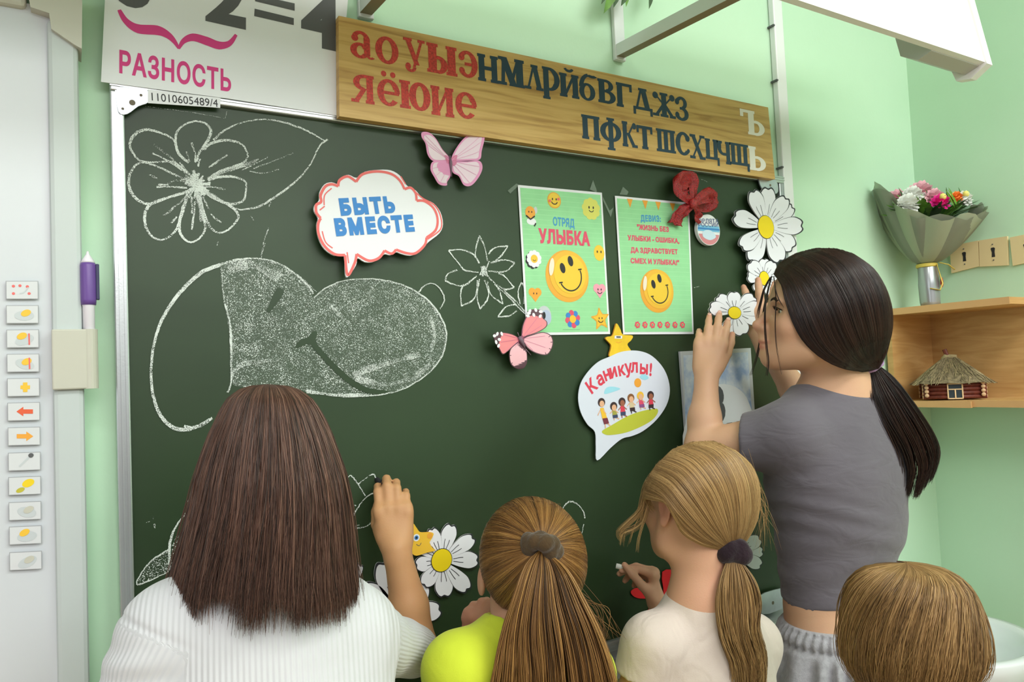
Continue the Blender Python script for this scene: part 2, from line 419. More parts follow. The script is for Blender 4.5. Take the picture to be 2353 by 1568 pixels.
rail((BX0, -FY, BZ0 + .018), (BX0 + .0185, -.001, BZ1 - .018), 2).build('frame_rail', cbd, label='aluminium left rail')
rail((BX1 - .0185, -FY, BZ0 + .018), (BX1, -.001, BZ1 - .018), 2).build('frame_rail', cbd, label='aluminium right rail')
tr = Mesh().box((BX0 + .05, -.075, BZ0 - .028), (BX1 - .03, -.003, BZ0 - .022), m_alu, .001).box((BX0 + .05, -.078, BZ0 - .028), (BX1 - .03, -.074, BZ0 - .012), m_alu, .001).box((BX0 + .05, -.006, BZ0 - .028), (BX1 - .03, -.001, BZ0), m_alu)
tr.build('chalk_tray', cbd)
def bracket(P, holes, name='corner_bracket'):
    s = Sheet(FY + .003); s.slab(sm(s.px(P), 3), m_steel, .003)
    for h in holes: s.circ(s.pc(h[:2]), h[2], mat('hole_brown', '#6f6452', .6), 1)
    s.build(name, cbd)
bracket([(268, 204), (300, 202), (338, 207), (341, 234), (318, 244), (292, 262), (272, 256)], [(304, 236, .0042), (282, 250, .0018), (324, 219, .002)])
bracket([(1745, 402), (1782, 414), (1788, 440), (1776, 446), (1752, 436)], [(1770, 426, .003)])
bracket([(1742, 1372), (1800, 1352), (1808, 1366), (1800, 1396), (1752, 1412)], [(1776, 1386, .004)])
s = Sheet(FY + .0035); s.slab(s.px([(340, 205), (507, 225), (506, 248), (340, 237)]), m_paper, .0005); s.text('11010605489/4', (349, 231), (501, 246), 18, m_black, 1)
s.build('inventory_label', cbd, label='white paper inventory label with number')

# chalk
def chalk(name, cover, scale=900, col='#dfe6e2', wt=.42, soft=.10):
    M = mat(name, col, .95, spec=.05); nt, p = nodes(M)
    tc = nt.nodes.new('ShaderNodeTexCoord'); n = nt.nodes.new('ShaderNodeTexNoise'); n.inputs['Scale'].default_value = scale; n.inputs['Detail'].default_value = 2
    g = nt.nodes.new('ShaderNodeTexNoise'); g.inputs['Scale'].default_value = 22; g.inputs['Detail'].default_value = 4; g.inputs['Distortion'].default_value = 1.5
    ad = nt.nodes.new('ShaderNodeMath'); ad.operation = 'MULTIPLY_ADD'; ad.inputs[1].default_value = wt
    r = nt.nodes.new('ShaderNodeMapRange'); r.inputs['From Min'].default_value = cover; r.inputs['From Max'].default_value = cover + soft
    nt.links.new(tc.outputs['Object'], n.inputs['Vector']); nt.links.new(tc.outputs['Object'], g.inputs['Vector'])
    nt.links.new(g.outputs[0], ad.inputs[0]); nt.links.new(n.outputs[0], ad.inputs[2])
    nt.links.new(ad.outputs[0], r.inputs['Value']); nt.links.new(r.outputs[0], p.inputs['Alpha'])
    return M
m_ch = chalk('chalk_line', .60); m_chf = chalk('chalk_faint', .70); m_fill = chalk('chalk_rubbed', .672, 640, '#dfe6e2', .22, .07)
m_haze = mat('chalk_dust', '#b9cbbd', .95, spec=.05, alpha=.10)
CO = BY + .0005
def jit(P, a=1.0):
    P = sm(P, 7, False); n = len(P); return P + rng.normal(0, a * .45, (n, 2))
def cl(s, P, w=.0042, m=None, lay=1, closed=False, a=1.0):
    P = sm(P, 7, closed) if closed else sm(P, 7, False)
    P = P + rng.normal(0, a * .4, P.shape); n = len(P)
    ww = .74 * w * (1 + .25 * np.sin(np.linspace(0, 9, n) + rng.random() * 6))
    s.stroke(np.array(s.px(P)), ww, m or m_ch, lay, closed)
# big daisy-like flower, top left  (pixels from a crop: origin 270,240 scale 4.481)
def cr(P, ox, oy, sc_): return [(ox + x / sc_, oy + y / sc_) for x, y in P]
A = lambda *P: cr(P, 270, 240, 4.481)
s = Sheet(CO)
for P in (A((735, 600), (640, 520), (600, 400), (610, 290), (680, 215), (800, 175), (900, 195), (960, 260), (945, 340), (900, 420), (840, 500), (815, 590)),
          A((740, 720), (600, 610), (560, 590), (260, 590), (160, 500), (128, 420), (160, 330), (250, 270), (340, 265), (460, 300), (560, 350), (590, 390)),
          A((730, 800), (560, 710), (380, 630), (240, 600), (160, 660), (115, 770), (130, 880), (200, 980), (300, 1025), (400, 1010), (560, 945), (730, 895)),
          A((740, 900), (560, 950), (400, 1000), (310, 1060), (280, 1160), (300, 1280), (370, 1370), (470, 1395), (560, 1340), (620, 1260), (660, 1120), (720, 930)),
          A((720, 940), (680, 1080), (640, 1200), (640, 1310), (700, 1400), (780, 1415), (870, 1350), (905, 1260), (870, 1120), (820, 930)),
          A((880, 900), (1000, 970), (1150, 1040), (1240, 1130), (1220, 1210), (1140, 1290), (1050, 1325), (960, 1270), (900, 1150), (840, 950)),
          A((930, 780), (1060, 745), (1180, 745), (1290, 780), (1325, 830), (1300, 980), (1200, 1025), (1090, 1010), (960, 930), (890, 880)),
          A((940, 770), (1060, 690), (1200, 640), (1310, 590), (1340, 520), (1290, 420), (1180, 375), (1060, 375), (950, 410), (890, 470))):
    cl(s, P, .0046); 
for P in (A((760, 390), (800, 520), (800, 600)), A((710, 490), (740, 590)), A((1130, 520), (1000, 610), (940, 650)), A((370, 410), (560, 560), (720, 730)), A((360, 505), (520, 580), (660, 680)),
          A((330, 725), (410, 765)), A((400, 850), (560, 850), (720, 860)), A((420, 830), (520, 830)), A((510, 820), (600, 785), (700, 800)), A((470, 1150), (600, 1050), (720, 940)), A((550, 1225), (610, 1160)), A((765, 950), (770, 1130)),
          A((800, 1000), (780, 1180), (765, 1290)), A((880, 950), (940, 1080)), A((960, 1130), (1010, 1180), (1070, 1215)), A((900, 850), (1000, 855), (1110, 875)), A((640, 600), (740, 720)), A((850, 560), (830, 640))):
    cl(s, P, .0034, m_chf if rng.random() < .45 else m_ch)
C0 = A((815, 830))[0]
for i in range(46):
    t = rng.random() * 6.28; r0, r1_ = rng.random() * 8, 14 + rng.random() * 18
    cl(s, [(C0[0] + r0 * math.cos(t), C0[1] + r0 * 1.15 * math.sin(t)), (C0[0] + r1_ * math.cos(t + .1), C0[1] + r1_ * 1.15 * math.sin(t + .1))], .0038)
for i in range(10):
    cl(s, A((920 + i * 6, 760 - i * 3), (1150, 690 - i * 3), (1380 + i * 8, 620 - i * 6)), .0022, m_chf)
cl(s, A((820, 900), (850, 1040), (880, 1200)), .011, m_chf); cl(s, A((880, 890), (980, 950), (1090, 1010)), .009, m_chf)
s.build('chalk_flower_drawing', cbd)
s = Sheet(CO)
cl(s, A((985, 370), (1100, 270), (1280, 190), (1480, 155), (1680, 180), (1880, 240), (2020, 310), (2130, 375)), .0034)
cl(s, A((2165, 360), (2080, 430), (2000, 590), (1880, 750), (1700, 900), (1480, 1040), (1320, 1080), (1200, 1075)), .0036)
cl(s, A((1280, 680), (1420, 610), (1560, 540)), .0022, m_chf); cl(s, A((1360, 690), (1500, 710), (1660, 670)), .0022, m_chf); cl(s, A((1400, 660), (1640, 570), (1810, 500)), .002, m_chf)
cl(s, A((1370, 1150), (1400, 1190)), .002, m_chf); cl(s, A((1555, 1270), (1510, 1400), (1480, 1560)), .002, m_chf)
s.build('chalk_leaf_drawing', cbd)
s = Sheet(CO)                                             # guide lines by the label
cl(s, [(333, 245), (430, 257), (516, 272)], .0009, m_chf); cl(s, [(522, 254), (517, 272)], .0009, m_chf)
s.build('chalk_mark', cbd)
# the rubbed-in fox head shape (crop origin 300,560 scale 3.096)
B = lambda *P: cr(P, 300, 560, 3.096)
s = Sheet(CO)
lobe1 = B((650, 145), (760, 115), (920, 108), (1060, 145), (1180, 230), (1280, 330), (1305, 385), (1400, 310), (1530, 262), (1700, 252), (1860, 272), (2010, 330), (2130, 420), (2215, 540), (2245, 660), (2215, 800), (2120, 920), (1990, 1010), (1860, 1060), (1690, 1085), (1450, 1075), (1250, 1055), (1000, 1030), (740, 1010), (712, 900), (710, 720), (690, 560), (660, 400), (645, 260))
s.ppoly(sm(lobe1, 5), m_haze, 0)
# the clean grooves are left out of the rub: fill is strips beside them
groove = [B((1040, 320), (1090, 335), (1070, 385), (1030, 440), (985, 492), (968, 480), (990, 420)),
          B((1170, 742), (1200, 690), (1260, 665), (1300, 622), (1330, 640), (1318, 700), (1400, 800), (1500, 900), (1600, 980), (1700, 1030), (1840, 1050), (1740, 1072), (1620, 1040), (1500, 960), (1400, 860), (1310, 760), (1270, 715), (1210, 735))]
s.ppoly(sm(lobe1, 5), m_fill, 1)
for g in groove: s.ppoly(sm(g, 3), m_board, 2)
cl(s, B((640, 150), (500, 210), (350, 350), (235, 520), (170, 700), (145, 900), (160, 1080), (210, 1220), (300, 1310), (400, 1322), (500, 1290), (580, 1240)), .0062, lay=3)
cl(s, B((380, 1300), (470, 1305), (560, 1260)), .005, lay=3)
cl(s, B((640, 150), (760, 115), (920, 108), (1060, 145), (1180, 225), (1270, 310), (1300, 360)), .0036, lay=3)
cl(s, B((940, 110), (1100, 170), (1230, 260), (1320, 345)), .003, m_chf, lay=3)
cl(s, B((1305, 385), (1400, 310), (1530, 262), (1700, 252), (1860, 272), (2010, 330), (2130, 420), (2215, 540), (2245, 660), (2215, 800), (2120, 920), (1990, 1010), (1860, 1060), (1690, 1085), (1450, 1075), (1250, 1055)), .0034, lay=3)
cl(s, B((670, 430), (700, 540), (712, 640), (715, 800), (715, 980), (690, 1060)), .004, lay=3); cl(s, B((650, 200), (655, 320), (672, 430)), .002, m_chf, lay=3)
cl(s, B((955, 0), (930, 90), (915, 180), (905, 290)), .0016, m_chf, lay=3)
cl(s, B((1250, 1050), (1450, 1078), (1680, 1080)), .007, lay=3); cl(s, B((2050, 345), (2090, 300), (2150, 285), (2205, 330), (2230, 400), (2200, 465)), .003, lay=3)
cl(s, B((1400, 420), (1480, 500), (1560, 570)), .008, m_chf, lay=3); cl(s, B((2130, 520), (2160, 640), (2140, 770)), .008, m_chf, lay=3); cl(s, B((1580, 930), (1800, 860), (2060, 790)), .012, m_chf, lay=3)
cl(s, B((1600, 960), (1800, 1000), (1990, 960), (2130, 860)), .012, m_chf, lay=3); cl(s, B((720, 930), (800, 860), (1000, 830)), .01, m_chf, lay=3); cl(s, B((690, 180), (860, 150), (1060, 250)), .02, m_chf, lay=3)
s.build('chalk_animal_drawing', cbd)
# star flower with leaves (crop origin 700,380 scale 4.356)
D = lambda *P: cr(P, 700, 380, 4.356)
s = Sheet(CO)
for P in (D((1745, 980), (1710, 900), (1720, 800), (1750, 705)), D((1750, 705), (1800, 820), (1830, 960)), D((1840, 890), (1880, 840), (1950, 815), (2035, 810)), D((2035, 810), (1980, 890), (1930, 940), (1860, 980)),
          D((1860, 985), (1940, 955), (2020, 950), (2100, 978)), D((2100, 978), (2040, 1045), (1960, 1070), (1830, 1060)), D((1940, 1080), (2010, 1120), (2095, 1225)), D((2095, 1225), (2000, 1240), (1900, 1180), (1820, 1100)),
          D((1830, 1160), (1860, 1290), (1985, 1390)), D((1985, 1390), (1950, 1260), (1900, 1190)), D((1800, 1150), (1840, 1310), (1755, 1440)), D((1755, 1440), (1725, 1300), (1750, 1140)), D((1730, 1150), (1700, 1330), (1570, 1410)),
          D((1570, 1410), (1560, 1280), (1590, 1190)), D((1720, 1110), (1600, 1200), (1510, 1200), (1405, 1155)), D((1405, 1155), (1440, 1080), (1530, 1050)), D((1740, 1070), (1600, 1050), (1540, 980), (1440, 855)), D((1440, 855), (1560, 845), (1680, 890), (1750, 980)),
          D((1790, 1010), (1790, 1100), (1760, 1090)), D((1850, 960), (1800, 1060), (1770, 1040)), D((1930, 1220), (2050, 1330), (2205, 1490)), D((1990, 1250), (2120, 1370), (2200, 1460)), D((2170, 1170), (2135, 1270), (2155, 1390)), D((2170, 1170), (2200, 1250), (2190, 1390)),
          D((2110, 1395), (2010, 1420), (1935, 1515)), D((1935, 1515), (2040, 1510), (2120, 1460))):
    cl(s, P, .0034)
for i in range(14): cl(s, D((1760 + rng.random() * 60, 1010 + rng.random() * 20), (1750 + rng.random() * 90, 1080 + rng.random() * 40)), .003)
s.build('chalk_star_flower_drawing', cbd)
# lower drawings, partly behind the children
s = Sheet(CO)
E_ = lambda *P: cr(P, 760, 1028, 2.904)
for P in (E_((100, 215), (135, 190), (180, 245), (230, 325)), E_((185, 245), (280, 180), (310, 235)), E_((300, 300), (230, 340), (170, 420), (135, 500)), E_((300, 475), (230, 530), (130, 545)), E_((60, 545), (130, 535), (190, 520)), E_((120, 390), (170, 392))): cl(s, P, .0026)
s.build('chalk_leaf_drawing', cbd)
s = Sheet(CO); cl(s, E_((1535, 435), (1560, 390), (1600, 362), (1650, 385), (1685, 430), (1695, 475)), .0034); cl(s, E_((1690, 515), (1670, 580), (1640, 640)), .0026)
s.build('chalk_petal_drawing', cbd)
s = Sheet(CO)
G = lambda *P: cr(P, 0, 1028, 2.904)
lf = G((910, 915), (950, 830), (1010, 760), (1080, 710), (1130, 690), (1128, 760), (1120, 830), (1060, 860), (1000, 890))
s.ppoly(sm(lf, 4), m_fill, 1); cl(s, lf, .0026, closed=True, lay=2)
cl(s, G((1290, 385), (1200, 490), (1150, 580), (1130, 690), (1140, 830), (1180, 900)), .004, lay=2); s.ppoly(sm(G((1180, 590), (1250, 580), (1260, 800), (1160, 830), (1140, 700)), 3), m_fill, 1)
cl(s, G((1240, 370), (1290, 340)), .004, m_chf, lay=2); cl(s, G((1030, 510), (1032, 540)), .003, m_chf, lay=2)
s.build('chalk_leaf_drawing', cbd)
# small stray flecks of chalk
for q in ((1435, 540), (1600, 660), (1740, 560), (620, 470), (500, 560), (870, 730), (1265, 640), (340, 1200), (352, 1190), (1618, 415)):
    s = Sheet(CO); a_ = rng.random() * 3; L = 3 + rng.random() * 5; cl(s, [(q[0] - L * math.cos(a_), q[1] - L * math.sin(a_)), (q[0] + L * math.cos(a_), q[1] + L * math.sin(a_))], .0016, m_chf); s.build('chalk_mark', cbd)
# ------------------------------------------------------------------ subtraction poster
P0 = root('maths_poster', (.15, -.02, 1.81), 'white maths poster with dark digits and a pink word, above the chalkboard', 'poster')
PO = .024
s = Sheet(PO); s.slab(s.px([(243, -150), (241, 0), (232, 188), (520, 226), (776, 266), (797, 30), (812, -150)]), m_paper, .0012); s.build('sheet', P0)
s = Sheet(PO)
for ch_, a_, b_, h_, bo_ in (('6', (262, 6), (352, 12), 112, .05), ('2', (472, 41), (565, 62), 110, .045), ('4', (692, 93), (783, 113), 112, .05)):
    s = Sheet(PO); s.text(ch_, a_, b_, h_, m_grey, 1, bo_); s.build('digit', P0, label='dark grey printed digit')
s = Sheet(PO); s.ppoly([(585, 20), (675, 42), (675, 58), (584, 37)], m_grey, 1); s.ppoly([(586, -12), (677, 8), (677, 25), (586, 3)], m_grey, 1); s.build('equals_sign', P0)
s = Sheet(PO); s.ppoly([(395, -40), (450, -28), (450, -8), (395, -20)], m_grey, 1); s.build('minus_sign', P0)
s = Sheet(PO); Q = lambda *P: cr(P, 0, 0, 2.904)
s.text('РАЗНОСТЬ', (274, 166), (531, 210), 48, m_pink, 1, .030)
s.pstroke(Q((795, 66), (840, 140), (920, 192), (1050, 203), (1120, 235), (1165, 280), (1193, 326)), [.005, .009, .014, .015, .011, .007, .003], m_pink, 1)
s.pstroke(Q((1193, 326), (1225, 275), (1290, 250), (1380, 275), (1460, 303), (1530, 290), (1576, 232)), [.003, .007, .012, .014, .013, .008, .004], m_pink, 1)
s.build('lettering', P0, label='magenta brace and word')

# ------------------------------------------------------------------ letter board
m_pine = mat('varnished_pine', '#b98f4e', .42)
nt, p = nodes(m_pine); tc = nt.nodes.new('ShaderNodeTexCoord'); mp = nt.nodes.new('ShaderNodeMapping'); mp.inputs['Scale'].default_value = (1.6, 1, 26)
n = nt.nodes.new('ShaderNodeTexNoise'); n.inputs['Scale'].default_value = 3; n.inputs['Detail'].default_value = 6; n.inputs['Distortion'].default_value = .8
r = nt.nodes.new('ShaderNodeValToRGB'); e = r.color_ramp.elements
e[0].position = .3; e[0].color = (*lin('#a97f42'), 1); e[1].position = .62; e[1].color = (*lin('#d6b06c'), 1); q = e.new(.48); q.color = (*lin('#cba35e'), 1)
nt.links.new(tc.outputs['Object'], mp.inputs[0]); nt.links.new(mp.outputs[0], n.inputs['Vector']); nt.links.new(n.outputs[0], r.inputs[0]); nt.links.new(r.outputs[0], p.inputs['Base Color'])
LBO = .0405
lbp = [W(778, 36, LBO), W(1765, 247, LBO), W(1781, 412, LBO), W(780, 267, LBO)]
lx0, lx1 = (lbp[0][0] + lbp[3][0]) / 2, (lbp[1][0] + lbp[2][0]) / 2
LB = root('letter_board', ((lx0 + lx1) / 2, -.03, lbp[3][2]), 'long wooden board of red and navy glued-on letters above the chalkboard', 'sign')
s = Sheet(LBO); s.slab([(lbp[3][0], lbp[3][2]), (lbp[2][0], lbp[2][2]), (lbp[1][0], lbp[1][2]), (lbp[0][0], lbp[0][2])], m_pine, .0155); s.build('plank', LB)
m_lred = mat('glitter_red_letter', '#c03a30', .5, var=.35, vscale=260); m_lnav = mat('navy_letter', '#1f3a4e', .5); m_lwhi = mat('white_letter', '#f1ece4', .5)
# slab-serif letters: list of primitive shapes on a unit x-height cell; w = stem width
def R_(x0, x1, y0, y1): return ('p', [(x0, y0), (x1, y0), (x1, y1), (x0, y1)])
def DG(x0, y0, x1, y1, w): return ('p', [(x0, y0), (x0 + w, y0), (x1 + w, y1), (x1, y1)])
def AR(cx, cy, rx, ry, a0, a1, tx, ty, n=22):
    o = []; i_ = []
    for k in range(n + 1):
        t = math.radians(a0 + (a1 - a0) * k / n); o.append((cx + rx * math.cos(t), cy + ry * math.sin(t))); i_.append((cx + (rx - tx) * math.cos(t), cy + (ry - ty) * math.sin(t)))
    return ('r', o, i_)
sr = lambda x, y, w=.34, h=.09: R_(x - w / 2, x + w / 2, y, y + h)
def stem(x, w=.24, y0=0, y1=1, b=1, t=1):
    L = [R_(x - w / 2, x + w / 2, y0, y1)]
    if b: L.append(sr(x, y0))
    if t: L.append(sr(x, y1 - .09))
    return L
GL = {
 'о': [AR(.5, .5, .5, .52, 0, 360, .25, .11)],
 'а': [AR(.40, .27, .38, .29, 20, 330, .22, .09), R_(.58, .80, .12, .78), AR(.44, .70, .36, .32, 0, 150, .2, .11), AR(.84, .12, .16, .12, 180, 330, .1, .07), AR(.2, .74, .12, .12, 0, 360, .12, .12)],
 'у': [DG(.46, -.02, .02, 1, .26), DG(.40, -.12, .80, 1, .14), AR(.28, -.14, .26, .2, 180, 360, .15, .1), sr(.15, .91, .42), sr(.86, .91, .34), AR(.14, -.12, .12, .12, 0, 360, .12, .12)],
 'ы': stem(.2) + [AR(.38, .29, .3, .3, -90, 90, .2, .1), R_(.2, .42, .49, .59), R_(.2, .42, 0, .09)] + stem(.84),
 'э': [AR(.42, .5, .5, .52, -130, 140, .25, .11), R_(.3, .7, .45, .55), AR(.14, .76, .13, .13, 0, 360, .13, .13), AR(.14, .22, .12, .12, 0, 360, .12, .12)],
 'н': stem(.2) + stem(.8) + [R_(.2, .8, .44, .56)],
 'м': [DG(.14, 0, .2, 1, .1), DG(.46, 0, .12, 1, .26), DG(.44, 0, .72, 1, .12)] + stem(.84) + [sr(.17, 0, .3), sr(.2, .91, .3)],
 'л': [DG(.1, 0, .42, 1, .12), DG(.66, 0, .40, 1, .26), sr(.14, 0, .32), sr(.8, 0, .38), R_(.34, .7, .91, 1)],
 'р': stem(.24, y0=-.38) + [AR(.42, .5, .5, .5, -100, 110, .26, .1)],
 'й': stem(.2) + stem(.8) + [DG(.24, .12, .62, .88, .14), AR(.5, 1.3, .24, .2, 200, 340, .1, .1)],
 'и': stem(.2) + stem(.8) + [DG(.24, .12, .62, .88, .14)],
 'б': [AR(.46, .42, .46, .44, 0, 360, .25, .1), AR(.62, .62, .62, .74, 100, 178, .24, .14), AR(.78, 1.34, .34, .16, 200, 330, .2, .13)],
 'в': stem(.22) + [AR(.42, .75, .34, .25, -90, 90, .2, .09), AR(.44, .27, .42, .28, -90, 90, .24, .09), R_(.22, .46, .91, 1), R_(.22, .46, 0, .09), R_(.22, .46, .47, .56)],
 'г': stem(.26, t=0) + [R_(.1, .88, .9, 1), R_(.8, .9, .7, 1)],
 'д': [DG(.14, .1, .36, 1, .12), DG(.62, .1, .40, 1, .24), R_(0, 1, 0, .11), R_(0, .1, -.24, .1), R_(.9, 1, -.24, .1), R_(.3, .72, .91, 1)],
 'ж': stem(.5, .2) + [DG(.02, .0, .42, .55, .16), DG(.82, 0, .42, .55, .18), DG(.44, .5, .06, .9, .1), DG(.48, .5, .84, .9, .1), AR(.1, .86, .11, .13, 0, 360, .11, .13), AR(.9, .86, .11, .13, 0, 360, .11, .13), sr(.1, 0, .26), sr(.9, 0, .26)],
 'з': [AR(.44, .74, .36, .27, -80, 150, .22, .1), AR(.44, .27, .44, .29, -150, 85, .25, .1), AR(.16, .78, .12, .12, 0, 360, .12, .12), AR(.14, .2, .12, .12, 0, 360, .12, .12), R_(.34, .54, .46, .55)],
 'я': stem(.8) + [AR(.58, .72, .46, .28, 90, 270, .24, .09), R_(.56, .8, .91, 1), DG(.08, 0, .44, .5, .22), sr(.16, 0, .3)],
 'е': [AR(.5, .5, .5, .52, 20, 320, .25, .11), R_(.14, .96, .44, .54), AR(.5, .5, .5, .52, 0, 24, .22, .11)],
 'ю': stem(.16, .22) + [R_(.16, .5, .44, .56), AR(.68, .5, .36, .52, 0, 360, .2, .11)],
 'п': stem(.2) + stem(.8) + [R_(.1, .9, .89, 1)],
 'ф': [AR(.5, .5, .5, .46, 0, 360, .22, .1)] + stem(.5, .2, -.35, 1.15),
 'к': stem(.2) + [DG(.36, .46, .7, .9, .12), DG(.68, 0, .3, .55, .24), AR(.84, .87, .12, .12, 0, 360, .12, .12), sr(.84, 0, .34)],
 'т': stem(.5, t=0) + [R_(.04, .96, .89, 1), R_(.04, .14, .7, 1), R_(.86, .96, .7, 1)],
 'ш': stem(.13, .2) + stem(.5, .2) + stem(.87, .2) + [R_(.1, .9, 0, .1)],
 'щ': stem(.13, .18) + stem(.47, .18) + stem(.82, .18) + [R_(.1, 1.0, 0, .1), R_(.92, 1.02, -.25, .1)],
 'с': [AR(.52, .5, .5, .52, 45, 315, .26, .11), AR(.82, .76, .13, .13, 0, 360, .13, .13), AR(.84, .2, .08, .08, 0, 360, .08, .08)],
 'х': [DG(.62, 0, .08, 1, .26), DG(.08, 0, .74, 1, .12), sr(.14, 0, .34), sr(.82, 0, .36), sr(.18, .91, .36), sr(.84, .91, .32)],
 'ц': stem(.18) + stem(.74) + [R_(.1, .96, 0, .1), R_(.86, .98, -.28, .1)],
 'ч': stem(.8) + [AR(.5, .72, .44, .34, 180, 290, .24, .1), R_(.06, .3, .7, 1), sr(.2, .91), R_(.46, .8, .38, .48)],
 'ь': stem(.26, b=0) + [AR(.46, .3, .44, .31, -90, 90, .24, .09), R_(.26, .5, .51, .6), R_(.1, .5, 0, .09)],
}
GL['ё'] = GL['е'] + [AR(.3, 1.22, .1, .1, 0, 360, .1, .1), AR(.72, 1.22, .1, .1, 0, 360, .1, .1)]
GL['ъ'] = [('p', [(x * .8 + .2, y) for x, y in g[1]]) if g[0] == 'p' else ('r', [(x * .8 + .2, y) for x, y in g[1]], [(x * .8 + .2, y) for x, y in g[2]]) for g in GL['ь']] + [R_(.0, .5, .9, 1), R_(0, .09, .72, 1)]
DESC = {'у': .36, 'р': .38, 'д': .24, 'ф': .35, 'ц': .28, 'щ': .25}; ASC = {'й': .3, 'ё': .32, 'б': .42, 'ф': .15}
def letter(ch, x0, x1, yt, yb, m_, ox=760, oy=0, k=2.904):
    dn, up = DESC.get(ch, 0), ASC.get(ch, 0)
    x0, x1 = ox + x0 / k, ox + x1 / k; yt, yb = oy + yt / k, oy + yb / k
    sl = .19 - .06 * (x0 - 800) / 950
    a = W(x0, yb - sl * (x1 - x0), LBO); b = W(x1, yb, LBO); t = W(x0, yt, LBO)
    full = t[2] - a[2]; h = full / (1 + dn + up); w = b[0] - a[0]; zb = a[2] + dn * h
    s = Sheet(LBO + .0004); xs = [pp[0] for g in GL[ch] for q in g[1:] for pp in q]; mn, mx = min(xs), max(xs)
    T = lambda pp: (a[0] + w * (pp[0] - mn) / (mx - mn), zb + h * pp[1])
    for g in GL[ch]:
        if g[0] == 'p':
            cx_, cy_ = np.mean(g[1], 0); s.poly([T((x + .018 * np.sign(x - cx_), y + .012 * np.sign(y - cy_))) for x, y in g[1]], m_, 0)
        else:
            ga, gb = np.array(g[1]), np.array(g[2]); dv = ga - gb; dv = dv / (np.linalg.norm(dv, axis=1)[:, None] + 1e-9) * np.array((.022, .012)); o, i_ = [T(q) for q in ga + dv], [T(q) for q in gb - dv * (np.linalg.norm(ga - gb, axis=1)[:, None] < .9 * np.linalg.norm(ga - ga.mean(0), axis=1).min())]; nn = len(o)
            s._emit(o + i_, [[k_, nn + k_, nn + k_ + 1] for k_ in range(nn - 1)] + [[k_, nn + k_ + 1, k_ + 1] for k_ in range(nn - 1)], m_, 0)
    s.build('letter', LB, label={id(m_lred): 'red letter', id(m_lnav): 'navy letter'}.get(id(m_), 'white letter'))
for a in (('а', 135, 290, 200, 402), ('о', 303, 452, 236, 437), ('у', 492, 632, 250, 500), ('ы', 648, 842, 285, 510), ('э', 860, 980, 335, 525),
          ('я', 140, 290, 488, 702), ('ё', 316, 462, 468, 720), ('ю', 466, 665, 535, 752), ('и', 675, 822, 572, 788), ('е', 838, 975, 610, 802)): letter(*a, m_lred)
for a in (('н', 986, 1118, 358, 556), ('м', 1120, 1292, 375, 586), ('л', 1298, 1418, 425, 606), ('р', 1420, 1530, 445, 672), ('й', 1532, 1657, 440, 658), ('б', 1663, 1782, 475, 678),
          ('в', 1788, 1900, 525, 696), ('г', 1910, 2012, 550, 722), ('д', 2023, 2147, 582, 775), ('ж', 2153, 2300, 610, 788), ('п', 1680, 1797, 765, 940), ('ф', 1806, 1942, 780, 1012), ('к', 1950, 2047, 810, 988), ('т', 2048, 2150, 836, 1002), ('ш', 2178, 2302, 858, 1024)): letter(*a, m_lnav)
for a in (('з', 145, 226, 608, 764), ('с', 150, 236, 832, 984), ('х', 238, 332, 848, 1010), ('ц', 338, 422, 876, 1048), ('ч', 412, 494, 890, 1040), ('щ', 494, 612, 902, 1084)): letter(*a, m_lnav, 1500, 0, 2.75)
letter('ъ', 560, 705, 690, 858, m_lwhi, 1500, 0, 2.75); letter('ь', 612, 714, 925, 1084, m_lwhi, 1500, 0, 2.75)

# ------------------------------------------------------------------ paper cutouts stuck to the board
def scale_to(P, c, k): return [(c[0] + (x - c[0]) * k, c[1] + (y - c[1]) * k) for x, y in P]
# speech cloud
SO = .030
D = lambda *P: cr(P, 700, 380, 4.356)
cloud = D((100, 400), (145, 350), (150, 270), (200, 190), (270, 170), (335, 185), (370, 120), (440, 95), (520, 125), (600, 65), (740, 45), (860, 50), (950, 100), (1000, 175), (1040, 215), (1110, 250), (1160, 310), (1200, 340), (1290, 380), (1360, 470), (1385, 590), (1350, 680), (1250, 760), (1210, 800), (1150, 870), (1060, 905), (960, 885), (920, 870), (860, 900), (800, 890), (760, 930), (680, 970), (600, 968), (530, 930), (515, 1000), (440, 1112), (408, 1095), (395, 905), (300, 905), (200, 840), (140, 730), (120, 600), (135, 530), (95, 460))
tg = root('speech_cloud_cutout', (*W(870, 510, SO)[:2], W(800, 636, SO)[2]), 'white cloud-shaped speech bubble with red outline and blue words', 'paper cutout')
s = Sheet(SO); s.slab(sm(s.px(cloud), 3), m_paper, .004, m_card); s.build('sheet', tg)
s = Sheet(SO)
arcs = [((112, 440), (118, 395), (165, 365), (160, 300), (205, 215), (270, 190), (335, 210)), ((335, 210), (350, 150), (430, 112), (515, 165)), ((515, 165), (580, 90), (720, 62), (860, 85), (950, 150), (1000, 240)), ((1000, 240), (1060, 225), (1110, 280), (1120, 355)),
        ((1120, 355), (1200, 360), (1290, 430), (1330, 540), (1310, 650), (1220, 725)), ((1220, 725), (1200, 800), (1110, 880), (1020, 880), (915, 845)), ((915, 845), (870, 885), (800, 855)), ((800, 855), (740, 930), (640, 955), (520, 890)),
        ((520, 890), (500, 980), (430, 1100), (405, 900)), ((405, 900), (300, 890), (200, 810), (140, 690), (135, 590), (160, 530)), ((160, 530), (120, 480), (112, 440)),
        ((1100, 260), (1180, 330), (1300, 400), (1360, 510), (1360, 640), (1230, 740))]
for i, a in enumerate(arcs): s.pstroke(cr(a, 700, 380, 4.356), .0045 if i < 11 else .0025, m_coral, 1)
